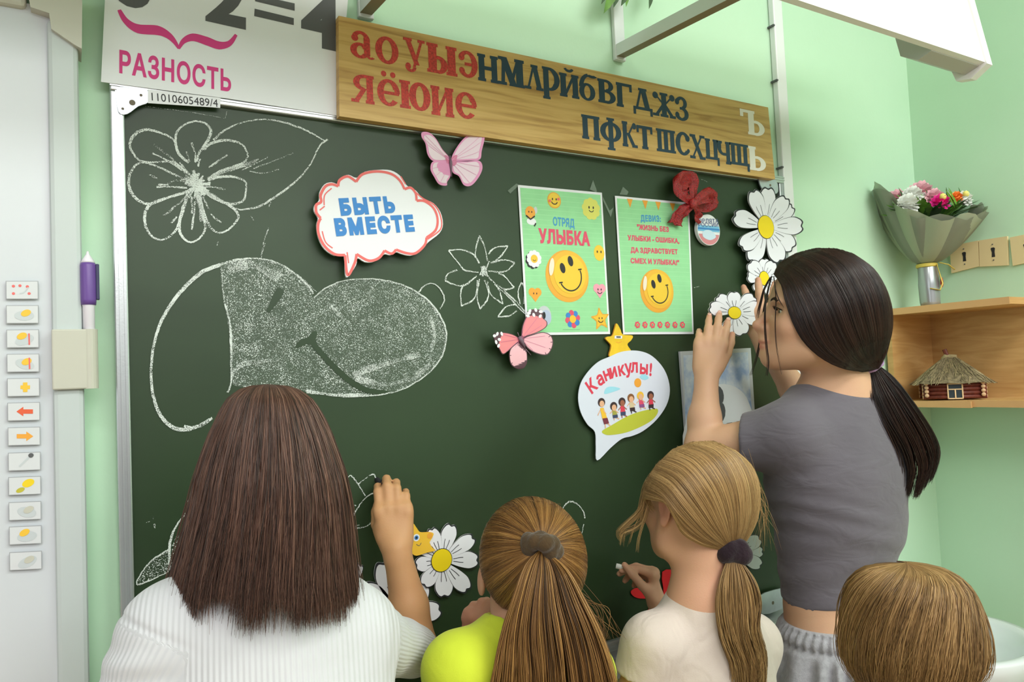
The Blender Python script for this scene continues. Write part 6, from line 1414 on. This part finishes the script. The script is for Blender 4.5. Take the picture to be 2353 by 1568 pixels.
def lat(P, side, lift=0):
    x, y = P[..., 0], P[..., 1]; q = 1 - ((x - 1893) / 146) ** 2 - ((y - 712) / np.where(y > 712, 185, 146)) ** 2
    w = .0835 * np.sqrt(np.clip(q, 0, 1)); # narrows to the tie
    dt = np.hypot(x - tie[0], y - tie[1]) ; w = np.where(q > 0, w, 0); w = np.maximum(w, 0) ; w = np.maximum(w, .011 * np.clip(1 - dt / 90, 0, 1)) * np.clip(.13 + dt / 75, 0, 1)
    front = np.clip((1850 - x) / 70, 0, 1); w = w * (1 - .06 * front) + .004 * front
    return side * (w + lift)
guided_hair('hair', GUIDES, lambda C_, l_: TP(C_[:, 0:1], C_[:, 1:2], l_[:, None]), lambda C_: lat(C_, 1), m_dk, teen)
# loose strands framing the face
P = []; tint = []
for G_, n_, jx, l0 in (([(1776, 636), (1764, 665), (1757, 695), (1753, 712), (1750, 730)], 13, 2.0, .030), ([(1775, 640), (1762, 700), (1756, 750), (1752, 790), (1744, 830), (1732, 868)], 12, 1.8, -.012), ([(1779, 634), (1770, 690), (1769, 745), (1773, 795), (1777, 830), (1774, 862)], 15, 1.5, .060), ([(1783, 636), (1791, 690), (1791, 750), (1795, 800), (1806, 855)], 6, 1.0, .074), ([(1784, 636), (1795, 680), (1808, 705)], 8, 2.5, .072)):
    for i in range(n_):
        C_ = arc(G_) + rng.normal(0, jx, 2) * np.linspace(.4, 1, 22)[:, None]; f = np.linspace(0, 1, 22); P.append(TP(C_[:, 0:1], C_[:, 1:2], (l0 * np.clip(.25 + f * 2.2, 0, 1) + rng.normal(0, .002))[:, None])); tint.append(rng.random() * .6)
strands('hair_strand', np.array(P), .00045, m_dk, teen, np.array(tint), label='loose strands over the face')
# ponytail
def PT(x, y, D): return AT(x, y, D)
tail_hair('ponytail', [[(1998, 842), (1992, 880), (1998, 940), (2025, 1010), (2048, 1075), (2050, 1150)], [(2004, 842), (2015, 890), (2045, 960), (2080, 1030), (2090, 1085), (2078, 1140)], [(2010, 840), (2040, 880), (2080, 940), (2118, 1005), (2135, 1065), (2115, 1125)], [(2016, 838), (2055, 868), (2105, 930), (2148, 995), (2162, 1040), (2148, 1092)]],
    lambda C_, D_: np.array([AT(x, y, d) for (x, y), d in zip(C_, D_)]), 1.42, 1.40, [.008, .030, .036, .030, .016], m_dk, teen, 2300, clump=14)
# lilac tie
F = Field(AT(2003, 842, 1.43) - .05, AT(2003, 842, 1.43) + .05, .002); c = AT(2003, 842, 1.42); ax = nrm(AT(2030, 880, 1.43) - AT(1985, 808, 1.43)); e1 = nrm(np.cross(ax, vd)); e2 = np.cross(ax, e1)
for t in np.linspace(0, 2 * math.pi, 17)[:-1]:
    p = lambda t: c + e1 * .0165 * math.cos(t) + e2 * .0165 * math.sin(t); F.cone(p(t), p(t + .4), .0062 + .0012 * math.sin(t * 5), .0062, .003)
skin('hair_tie', F, cloth_mat('lilac_tie', '#b795c9', 300, .4), teen, 1, label='lilac hair tie')
# daisy in her hand
daisy('white paper daisy held to the chalkboard in the teenager\'s left hand', (1688, 719),
      [((1632, 706), 16), ((1650, 682), 15), ((1686, 672), 15), ((1732, 682), 17), ((1748, 706), 17), ((1742, 735), 16), ((1708, 768), 18), ((1668, 765), 15)], .0130, .094, crx=.0195)
# ------------------------------------------------------------------ the four younger children
AXR, AXU = RM[:, 0], RM[:, 2]
def place_D(C_, D_): return np.array([AT(x, y, d) for (x, y), d in zip(C_, D_)])
def vnp(o): V = np.zeros(len(o.data.vertices) * 3); o.data.vertices.foreach_get('co', V); return V.reshape(-1, 3) + np.array(base_of(o))
m_trs = cloth_mat('dark_trousers', '#34363f', 500, .2); m_trs2 = cloth_mat('blue_trousers', '#3f4f6b', 500, .2)
Y = np.array((0, 1., 0)); X = np.array((1., 0, 0)); Z = np.array((0, 0, 1.))

# --- brown bob, white ribbed jumper
D1 = .85; c1 = AT(612, 1062, D1); f1 = nrm(np.array((.30, .95, -.05))); H1 = Frame(c1, f1, AXU, .88)
nb1 = AT(600, 1368, .845); sL1 = AT(392, 1458, .80); sR1 = AT(808, 1458, .87); eR1 = AT(962, 1500, 1.19); wR1 = AT(911, 1262, 1.185); eL1 = AT(262, 1720, .76); wL1 = AT(300, 1830, .90)
hp1 = np.array((nb1[0] - .01, nb1[1] + .02, .70)); g1 = root('person', (hp1[0], hp1[1], 0), 'girl with shoulder-length brown bob and white ribbed jumper drawing on the chalkboard', 'person')
f1b = nrm(np.array((.22, .97, 0))); s1b = np.array((-f1b[1], f1b[0], 0)); ms1 = (sL1 + sR1) / 2
secs1 = [(hp1 + (0, 0, -.05), .118, .095), (hp1 + (0, 0, .08), .105, .085), (ms1 + (0, 0, -.17), .118, .088), (ms1 + (0, 0, -.07), .122, .088), (ms1 + (0, 0, -.015), .108, .072)]
F = Field(np.minimum(hp1, ms1) - (.32, .22, .0), np.maximum(wR1, ms1) + (.12, .14, .55), .003)
torso(F, secs1, -.006, .03, f1b); F.chain([sL1, ms1 + (0, 0, .012), sR1], [.040, .048, .040], .03); head(F, H1, nb1, (.048, .050), ears=(), sk=.68); F.cone(nb1, ms1, .048, .06, .03)
F.cone(sR1, eR1, .038, .031, .02); F.cone(eR1, eR1 * .55 + wR1 * .45, .0315, .0295, .012); F.cone(eR1 * .55 + wR1 * .45, wR1, .0295, .0205, .014); F.cone(sL1, eL1, .038, .03, .02); F.cone(eL1, wL1, .03, .02, .012)
hf1 = nrm(AT(904, 1165, 1.207) - wR1); vb1 = -nrm(AT(905, 1190, 1.2) - CAM)
t1 = hand(F, wR1, hf1, vb1, -AXR, .80, [(.16, .85, .6), (.04, .80, .7), (.08, .85, .7), (.18, .85, .7)], .0, (.5, .5, .4), (.85, .30, -.65), fl=(1.12, 1.2, 1.15, .95))
hand(F, wL1, wL1 - eL1, -s1b, f1b, .78, [(.3, .4, .3)] * 4)
b = skin('body', F, skin_mat('skin_tan', '#c7986b'), g1, 2); V = vnp(b); fl = np.zeros(len(V))
for p, _ in t1: fl = np.maximum(fl, .22 * np.exp(-(np.linalg.norm(V - p, axis=1) / .012) ** 2))
attr(b, 'flush', fl)
# jumper with vertical ribs
m_jum = mat('white_rib_knit', '#cfd0d5', .9, spec=.1, sheen=.3, var=.03, vscale=10); nt, p = nodes(m_jum)
uv = nt.nodes.new('ShaderNodeAttribute'); uv.attribute_name = 'rib'; w_ = nt.nodes.new('ShaderNodeMath'); w_.operation = 'SINE'; bp = nt.nodes.new('ShaderNodeBump'); bp.inputs['Strength'].default_value = .36; bp.inputs['Distance'].default_value = .0012
n_ = nt.nodes.new('ShaderNodeTexNoise'); n_.inputs['Scale'].default_value = 13; tc = nt.nodes.new('ShaderNodeTexCoord'); b2 = nt.nodes.new('ShaderNodeBump'); b2.inputs['Strength'].default_value = .35; b2.inputs['Distance'].default_value = .012
nt.links.new(uv.outputs['Fac'], w_.inputs[0]); nt.links.new(w_.outputs[0], bp.inputs['Height']); nt.links.new(tc.outputs['Object'], n_.inputs['Vector']); nt.links.new(n_.outputs[0], b2.inputs['Height']); nt.links.new(b2.outputs[0], bp.inputs['Normal']); nt.links.new(bp.outputs[0], p.inputs['Normal'])
F = Field(np.minimum(hp1, ms1) - (.30, .24, .06), np.maximum(eR1, ms1) + (.16, .12, .12), .0035)
torso(F, secs1, .010, .035, f1b); F.chain([sL1, ms1 + (0, 0, .016), sR1], [.047, .058, .047], .035); F.cone(ms1 + (0, 0, .02), nb1 + (0, 0, .0), .06, .055, .03)
d_ = nrm(eR1 - sR1); F.cone(sR1, eR1, .045, .039, .03, clip=(eR1 - d_ * .034, d_)); F.cone(sL1, eL1, .046, .042, .03); d_ = nrm(wL1 - eL1); F.cone(eL1, wL1, .045, .034, .02, clip=(wL1 - d_ * .02, d_)); F.cut(hp1 + (0, 0, -.02), -Z)
F.ell(nb1 + (0, 0, .05), (.062, .06, .05), None, .004, 'sub')
def arm_side(V, s0, e0, ax):
    "distance-based weight: 1 on the sleeve, 0 on the trunk"
    d = e0 - s0; t = np.clip(((V - s0) @ d) / (d @ d), -.2, 1.2); return np.clip((t + .02) / .10, 0, 1) * (np.linalg.norm(V - s0 - t[:, None] * d, axis=1) < .075)
def jf(V):
    V = V.copy()
    for s0, e0 in ((sR1, eR1), (sL1, eL1)):
        d = e0 - s0; t = ((V - s0) @ d) / (d @ d); rd = V - s0 - t[:, None] * d; r_ = np.linalg.norm(rd, axis=1); w = np.exp(-((t - .4) / .25) ** 2) * np.clip((.085 - r_) / .025, 0, 1)
        V += rd / (r_[:, None] + 1e-6) * (w * .0020 * np.sin(t * 17 + 6 * rd[:, 0] / .05))[:, None]
        sm_ = np.exp(-((t + .02) / .03) ** 2) * np.clip((.085 - r_) / .03, 0, 1); V -= rd / (r_[:, None] + 1e-6) * (.0022 * sm_)[:, None]
    return V
o = skin('jumper', F, m_jum, g1, 2, fn=jf); V = vnp(o)
rib = (V @ s1b) * 1120
wR_, wL_ = arm_side(V, sR1, eR1, 0), arm_side(V, sL1, eL1, 0)
for w, s0, e0 in ((wR_, sR1, eR1), (wL_, sL1, eL1)):
    d = nrm(e0 - s0); a1 = nrm(np.cross(d, Z)); a2 = np.cross(d, a1); an = np.arctan2((V - s0) @ a1, (V - s0) @ a2); rib = np.where((w > .5) & (np.abs((V - ms1) @ s1b) > abs((s0 - ms1) @ s1b) - .022), an * 54, rib)
attr(o, 'rib', rib)
child_legs(g1, hp1, f1b, s1b, .118, m_trs)
m_br_ = hair_mat('brown_hair', '#231813', '#54392e', '#8a6757', .40)
radial_hair('hair', (612, 1062), D1, [(884, 618, 2), (888, 618, 42), (896, 619, 66), (915, 620, 92), (940, 621, 108), (965, 622, 120), (1000, 622, 136), (1050, 622, 153), (1100, 622, 167), (1150, 621, 176), (1200, 617, 185), (1250, 613, 193), (1300, 608, 203), (1350, 606, 213), (1400, 604, 216)], 1354, m_br_, g1, 8000, 1.10, -f1, .0005, 84, .46, .2, endj=16, wild=1.6)
tag(sk_ := Mesh().tube([AT(865, 1102, 1.268), AT(874, 1109, 1.258), AT(884, 1117, 1.246)], .0046, mat('dark_chalk', '#25262a', .9), 10).build('chalk_stick', None, True), 'dark stub of chalk in the raised hand beside the brown bob', 'chalk')

# --- long fair ponytail, neon yellow top
D2 = 1.12; c2 = AT(1218, 1292, D2); f2 = nrm(np.array((.22, .97, 0))); H2 = Frame(c2, f2, AXU, .86)
nb2 = AT(1212, 1458, 1.09); sL2 = AT(1056, 1540, 1.01); sR2 = AT(1336, 1548, 1.13); eL2 = AT(1052, 1650, 1.16); wL2 = AT(1086, 1492, 1.235); eR2 = AT(1330, 1690, 1.20); wR2 = AT(1320, 1640, 1.34)
hp2 = np.array((nb2[0], nb2[1] + .01, .62)); g2 = root('person', (hp2[0], hp2[1], 0), 'girl in a neon yellow top with long fair ponytail and brown scrunchie', 'person')
f2b = nrm(np.array((.30, .95, 0))); s2b = np.array((-f2b[1], f2b[0], 0)); ms2 = (sL2 + sR2) / 2
secs2 = [(hp2 + (0, 0, -.05), .110, .09), (hp2 + (0, 0, .08), .098, .08), (ms2 + (0, 0, -.15), .108, .082), (ms2 + (0, 0, -.06), .114, .084), (ms2 + (0, 0, -.01), .10, .068)]
F = Field(np.minimum(hp2, sL2) - (.20, .2, .0), np.maximum(wR2, sR2) + (.14, .16, .55), .003)
torso(F, secs2, -.006, .03, f2b); F.chain([sL2, ms2 + (0, 0, .012), sR2], [.036, .046, .036], .03); head(F, H2, nb2, (.045, .046), ears=(-1,), sk=.86); F.cone(nb2, ms2, .045, .058, .03)
for a, e_, w in ((sL2, eL2, wL2), (sR2, eR2, wR2)): F.cone(a, e_, .036, .029, .02); F.cone(e_, w, .029, .0195, .012)
F.ell(AT(1107, 1335, 1.115), np.array((.013, .006, .025)), [AXU * .2 + f2 * .98, np.cross(AXU, f2), AXU], .006)           # ear standing clear of the hair
t2 = hand(F, wL2, nrm(AT(1096, 1425, 1.225) - wL2), -nrm(wL2 - CAM) - AXR * .6, AXR, .74, [(.7, 1.1, .7)] * 4, .02, (.5, .4, .3), (.8, .5, -.3))
b = skin('body', F, skin_mat('skin_fair', '#d3a389'), g2, 2); V = vnp(b); fl = lips_flush(H2, V); fl = np.maximum(fl, .30 * np.exp(-(np.linalg.norm(V - wL2, axis=1) / .09) ** 2)); attr(b, 'flush', fl)
m_neon = cloth_mat('neon_yellow_top', '#c8d63c', 500, .15, .03, .1, (1, 1, 1), .3)
F = Field(np.minimum(hp2, sL2) - (.20, .2, .06), np.maximum(eR2, sR2) + (.14, .14, .14), .0035)
torso(F, secs2, .006, .03, f2b); F.chain([sL2, ms2 + (0, 0, .014), sR2], [.046, .056, .046], .03); F.cone(ms2 + (0, 0, .01), nb2, .06, .052, .03)
for a, e_ in ((sL2, eL2), (sR2, eR2)):
    d_ = nrm(e_ - a); F.cone(a, a + (e_ - a) * .8, .045, .043, .03, clip=(a + (e_ - a) * .6, d_))
F.ell(nb2 + (0, 0, .045), (.058, .056, .048), None, .004, 'sub'); F.cut(hp2 + (0, 0, .0), -Z); skin('top', F, m_neon, g2, 2)
M_ = Mesh(); P = [sL2 * .7 + ms2 * .3 + f2b * -.06 + Z * .02]; 
child_legs(g2, hp2, f2b, s2b, .108, m_trs2)
m_fair = hair_mat('dark_blond_hair', '#3a2614', '#80592f', '#b98d50', .36)
td2 = nrm(AT(1246, 1262, 1.02) - c2); k2 = D2 / F_PX
pull_hair('hair', H2(-.012, 0, .010), [H2.l, H2.u, H2.f], (.0755, .087, .098), td2, m_fair, g2, 7000, .0005, (1.5, 2.4), .003, .5, .17)
tail_hair('ponytail', [[(1236, 1268), (1205, 1300), (1180, 1370), (1158, 1440), (1140, 1520), (1128, 1600), (1135, 1690)], [(1242, 1266), (1232, 1305), (1215, 1380), (1205, 1460), (1210, 1540), (1215, 1620), (1220, 1700)], [(1250, 1266), (1268, 1310), (1282, 1390), (1300, 1470), (1310, 1550), (1312, 1630), (1300, 1710)], [(1256, 1268), (1305, 1310), (1345, 1380), (1380, 1450), (1405, 1520), (1425, 1600), (1420, 1680)]],
    place_D, 1.03, .965, [.012, .030, .034, .032, .028, .014], m_fair, g2, 5200, .00055, 2.5, .14, .52, .22, 3.0, None, 34)
P = []
for i in range(30): x = 1300 + rng.random() * 45; P.append(place_D(arc([(x, 1330 + rng.random() * 60), (x + 40 + rng.normal(0, 14), 1400), (x + 70 + rng.normal(0, 22), 1470)]), np.linspace(1.0, .98, 22)))
for i in range(12): x = 1150 + rng.random() * 120; P.append(place_D(arc([(x, 1165 + abs(x - 1235) * .18), (x + rng.normal(0, 14), 1152 + abs(x - 1235) * .22), (x + rng.normal(0, 24), 1150 + abs(x - 1235) * .4)]), np.full(22, 1.09)))
strands('stray_hair', np.array(P), .00028, m_fair, g2, label='flyaway hairs')
scrunchie(AT(1243, 1262, 1.028), nrm(AT(1225, 1320, 1.0) - AT(1250, 1235, 1.05)), 0.0175, .0110, cloth_mat('brown_scrunchie', '#4b3a26', 260, .7, .25), g2, 1, 'brown scrunchie')

# --- fair low ponytail, pale T-shirt, chalk in hand
D3 = 1.25; k3 = D3 / F_PX; c3 = AT(1590, 1150, D3); f3 = nrm(np.array((.06, 1, -.06))); H3 = Frame(c3, f3, AXU, .93)
nb3 = AT(1608, 1385, 1.235); sL3 = AT(1500, 1482, 1.20); sR3 = AT(1728, 1478, 1.31); eL3 = AT(1446, 1640, 1.20); wL3 = AT(1440, 1660, 1.36); eR3 = AT(1590, 1560, 1.46); wR3 = AT(1514, 1398, 1.43)
hp3 = np.array((nb3[0] + .02, nb3[1], .63)); g3 = root('person', (hp3[0], hp3[1], 0), 'girl in a pale T-shirt with a low fair ponytail and dark scrunchie, holding white chalk', 'person')
f3b = nrm(np.array((.10, 1, 0))); s3b = np.array((-f3b[1], f3b[0], 0)); ms3 = (sL3 + sR3) / 2
secs3 = [(hp3 + (0, 0, -.05), .108, .088), (hp3 + (0, 0, .08), .098, .08), (ms3 + (0, 0, -.15), .106, .082), (ms3 + (0, 0, -.06), .110, .082), (ms3 + (0, 0, -.01), .098, .066)]
F = Field(np.minimum(hp3, sL3) - (.20, .18, .0), np.maximum(wR3, sR3) + (.14, .16, .58), .0028)
torso(F, secs3, -.006, .03, f3b); F.chain([sL3, ms3 + (0, 0, .010), sR3], [.034, .044, .034], .03); head(F, H3, nb3, (.046, .047), sk=.84); F.cone(nb3, ms3, .047, .058, .035)
for a, e_, w in ((sL3, eL3, wL3), (sR3, eR3, wR3)): F.cone(a, e_, .036, .029, .02); F.cone(e_, w, .029, .0185, .012)
hd3 = nrm(AT(1496, 1308, 1.445) - wR3); v3 = nrm(wR3 - CAM)
t3 = hand(F, wR3, hd3, AXR * .9 - v3 * .15, -v3, .84, [(1.05, .35, .25), (1.15, .5, .3), (1.3, .6, .4), (1.45, .7, .4)], .02, (.5, .25, .2), (.85, .30, -.50))
b = skin('body', F, skin_mat('skin_fair2', '#d8a98c'), g3, 2); V = vnp(b); fl = lips_flush(H3, V)
fl = np.maximum(fl, .22 * np.exp(-(np.linalg.norm(V - AT(1455, 1325, 1.45), axis=1) / .05) ** 2)); attr(b, 'flush', fl)
eyes_brows(H3, g3, F, brows=False)
m_pale = cloth_mat('pale_tshirt', '#d8cbc2', 500, .2, .04, .25, (1.4, 1.4, 1), .45)
F = Field(np.minimum(hp3, sL3) - (.20, .18, .06), np.maximum(sR3, ms3) + (.16, .16, .14), .0033)
torso(F, secs3, .006, .03, f3b); F.chain([sL3, ms3 + (0, 0, .012), sR3], [.044, .054, .044], .03); F.cone(ms3 + (0, 0, .01), nb3 + (0, 0, -.005), .06, .054, .03)
for a, e_ in ((sL3, eL3), (sR3, eR3)):
    d_ = nrm(e_ - a); L_0 = .36 if a is sL3 else .45; F.cone(a, a + (e_ - a) * (L_0 + .25), .045, .047, .03, clip=(a + (e_ - a) * L_0, d_ + (np.array((.30, 0, 0)) if a is sL3 else 0)))
F.ell(nb3 + (0, 0, .048), (.060, .058, .050), None, .004, 'sub'); F.cut(hp3, -Z); skin('tshirt', F, m_pale, g3, 2)
child_legs(g3, hp3, f3b, s3b, .108, m_trs)
m_bl = hair_mat('blond_hair', '#4c3820', '#9b784c', '#d6b27a', .36)
tie3 = (1684, 1268)
ax3 = [AXR, AXU]
def lat3(C_):
    x, y = C_[..., 0], C_[..., 1]; q = 1 - ((x - 1612) / 142) ** 2 - ((y - 1142) / np.where(y > 1142, 165, 132)) ** 2; dt = np.hypot(x - tie3[0], y - tie3[1])
    return np.maximum(.104 * np.sqrt(np.clip(q, 0, 1)), .014 * np.clip(1 - dt / 90, 0, 1))
def pl3(C_, l_): return place_D(C_, 1.252 - l_)
guided_hair('hair', [[(1478, 1146), (1503, 1150), (1530, 1158), (1549, 1190), (1568, 1226), (1610, 1252), (1650, 1262), tie3], [(1484, 1108), (1522, 1135), (1562, 1185), (1608, 1230), (1652, 1256), tie3], [(1508, 1070), (1558, 1092), (1604, 1150), (1640, 1208), (1666, 1245), tie3], [(1545, 1034), (1600, 1060), (1645, 1120), (1670, 1190), (1680, 1244), tie3],
    [(1590, 1017), (1650, 1040), (1690, 1100), (1702, 1180), (1694, 1244), tie3], [(1640, 1015), (1695, 1050), (1726, 1110), (1730, 1180), (1708, 1244), tie3], [(1690, 1036), (1730, 1076), (1746, 1130), (1740, 1190), (1714, 1244), tie3]], pl3, lat3, m_bl, g3, 7000, .8, .0005, .005, .5, .22)
tail_hair('ponytail', [[(1672, 1285), (1655, 1330), (1648, 1390), (1660, 1460), (1690, 1530), (1695, 1600)], [(1682, 1285), (1680, 1340), (1684, 1400), (1692, 1470), (1712, 1540), (1715, 1620)], [(1692, 1285), (1708, 1335), (1718, 1400), (1722, 1460), (1740, 1530), (1738, 1610)], [(1700, 1285), (1735, 1335), (1748, 1385), (1742, 1440), (1758, 1505), (1752, 1580)]],
    place_D, 1.20, 1.17, [.012, .022, .024, .022, .012], m_bl, g3, 3600, .00052, 3, .2, .55, .22, 5, None, 18)
P = []; 
for G_, n_, j_ in (([(1535, 1050), (1496, 1108), (1474, 1170), (1442, 1204), (1424, 1222), (1430, 1240)], 44, 4), ([(1520, 1062), (1488, 1110), (1478, 1150), (1470, 1196)], 60, 4), ([(1508, 1085), (1486, 1130), (1490, 1158), (1500, 1172)], 50, 4), ([(1492, 1150), (1478, 1195), (1455, 1215), (1432, 1225), (1427, 1250)], 20, 4), ([(1488, 1160), (1478, 1200), (1468, 1235), (1464, 1268)], 9, 3), ([(1486, 1165), (1462, 1205), (1448, 1250)], 5, 3), ([(1515, 1170), (1520, 1215), (1512, 1240)], 7, 2.5)):
    for i in range(n_): C_ = arc(G_) + rng.normal(0, j_, 2) * np.linspace(.6, 1, 22)[:, None]; P.append(place_D(C_, 1.235 + rng.normal(0, .006) + 0 * C_[:, 0]))
for i in range(22): C_ = arc([(1640 + rng.random() * 90, 1030 + rng.random() * 60), (1748 + rng.normal(0, 8), 1130 + rng.random() * 40), (1758 + rng.normal(0, 14), 1220 + rng.random() * 60)]); P.append(place_D(C_, 1.25 + 0 * C_[:, 0]))
strands('stray_hair', np.array(P), .00030, m_bl, g3, np.clip(rng.normal(.7, .2, len(P)), 0, 1), label='wispy strands by the cheek')
scrunchie(AT(1682, 1272, 1.205), nrm(AT(1690, 1320, 1.19) - AT(1676, 1235, 1.22)), 0.0145, .0140, cloth_mat('plum_scrunchie', '#2b1d26', 260, .8, .3), g3, 2, 'dark plum scrunchie')
cq = (t3[0][0] + t3[4][0]) / 2
tag(Mesh().tube([AT(1416, 1301, 1.435), AT(1424, 1303, 1.433), AT(1440, 1309, 1.430)], .0052, mat('white_chalk', '#f2f2f0', .9), 12).build('chalk_stick', None, True), 'short white stub of chalk pinched in the hand by the pale T-shirt', 'chalk')

# --- small fair child at the lower right
D4 = .98; c4 = AT(2095, 1455, D4); f4 = nrm(np.array((.62, .78, -.10))); H4 = Frame(c4, f4, AXU, .90)
nb4 = AT(2088, 1610, .985); hp4 = np.array((nb4[0] + .01, nb4[1] - .01, .50)); g4 = root('person', (hp4[0], hp4[1], 0), 'small child with short straight fair hair seen from behind at the lower right', 'person')
f4b = nrm(np.array((.5, .86, 0))); s4b = np.array((-f4b[1], f4b[0], 0)); ms4 = nb4 + (0, 0, -.035); sL4, sR4 = ms4 + s4b * .105 + (0, 0, -.025), ms4 - s4b * .105 + (0, 0, -.025)
eL4, eR4 = sL4 + s4b * .03 + (0, 0, -.18), sR4 - s4b * .03 + (0, 0, -.18); wL4, wR4 = eL4 + f4b * .06 + (0, 0, -.15), eR4 + f4b * .06 + (0, 0, -.15)
secs4 = [(hp4 + (0, 0, -.05), .10, .085), (hp4 + (0, 0, .08), .095, .08), (ms4 + (0, 0, -.12), .10, .08), (ms4 + (0, 0, -.03), .098, .07)]
F = Field(np.minimum(hp4, wL4) - (.26, .26, .05), np.maximum(hp4, wR4) + (.26, .26, .62), .0035)
torso(F, secs4, -.006, .03, f4b); F.chain([sL4, ms4, sR4], [.032, .042, .032], .03); head(F, H4, nb4, (.047, .048), sk=.82)
for a, e_, w in ((sL4, eL4, wL4), (sR4, eR4, wR4)): F.cone(a, e_, .034, .028, .02); F.cone(e_, w, .028, .019, .012); hand(F, w, w - e_, nrm(w - hp4 + 1e-3) * (1, 1, 0), f4b, .66, [(.3, .4, .3)] * 4)
F.ell(AT(2211, 1532, .955), (.009, .010, .019), None, .006)
b = skin('body', F, skin_mat('skin_warm', '#d79c78'), g4, 2); V = vnp(b); attr(b, 'flush', lips_flush(H4, V))
F = Field(np.minimum(hp4, eL4) - (.26, .26, .06), np.maximum(hp4, eR4) + (.26, .26, .36), .004)
torso(F, secs4, .006, .03, f4b); F.chain([sL4, ms4 + (0, 0, .01), sR4], [.042, .052, .042], .03)
for a, e_ in ((sL4, eL4), (sR4, eR4)): F.cone(a, a + (e_ - a) * .8, .043, .044, .03, clip=(a + (e_ - a) * .58, e_ - a))
F.ell(nb4 + (0, 0, .02), (.056, .054, .04), None, .004, 'sub'); F.cut(hp4 + (0, 0, -.035), -Z); skin('tshirt', F, cloth_mat('sand_tshirt', '#b9b6ae', 500, .2), g4, 2)
child_legs(g4, hp4, f4b, s4b, .10, m_trs2)
m_sh = hair_mat('sandy_hair', '#4a3318', '#8f6d42', '#bf9a68', .4)
radial_hair('hair', (2095, 1455), D4, [(1294, 2082, 2), (1298, 2080, 52), (1306, 2081, 84), (1322, 2084, 108), (1345, 2087, 126), (1370, 2089, 136), (1400, 2091, 144), (1440, 2093, 151), (1480, 2094, 154), (1515, 2094, 150), (1545, 2092, 136), (1575, 2089, 112), (1600, 2088, 96)], 1572, m_sh, g4, 7000, 1.12, -f4, .0005, 70, .5, .2, swirl=.7, endj=12, wild=2.2)
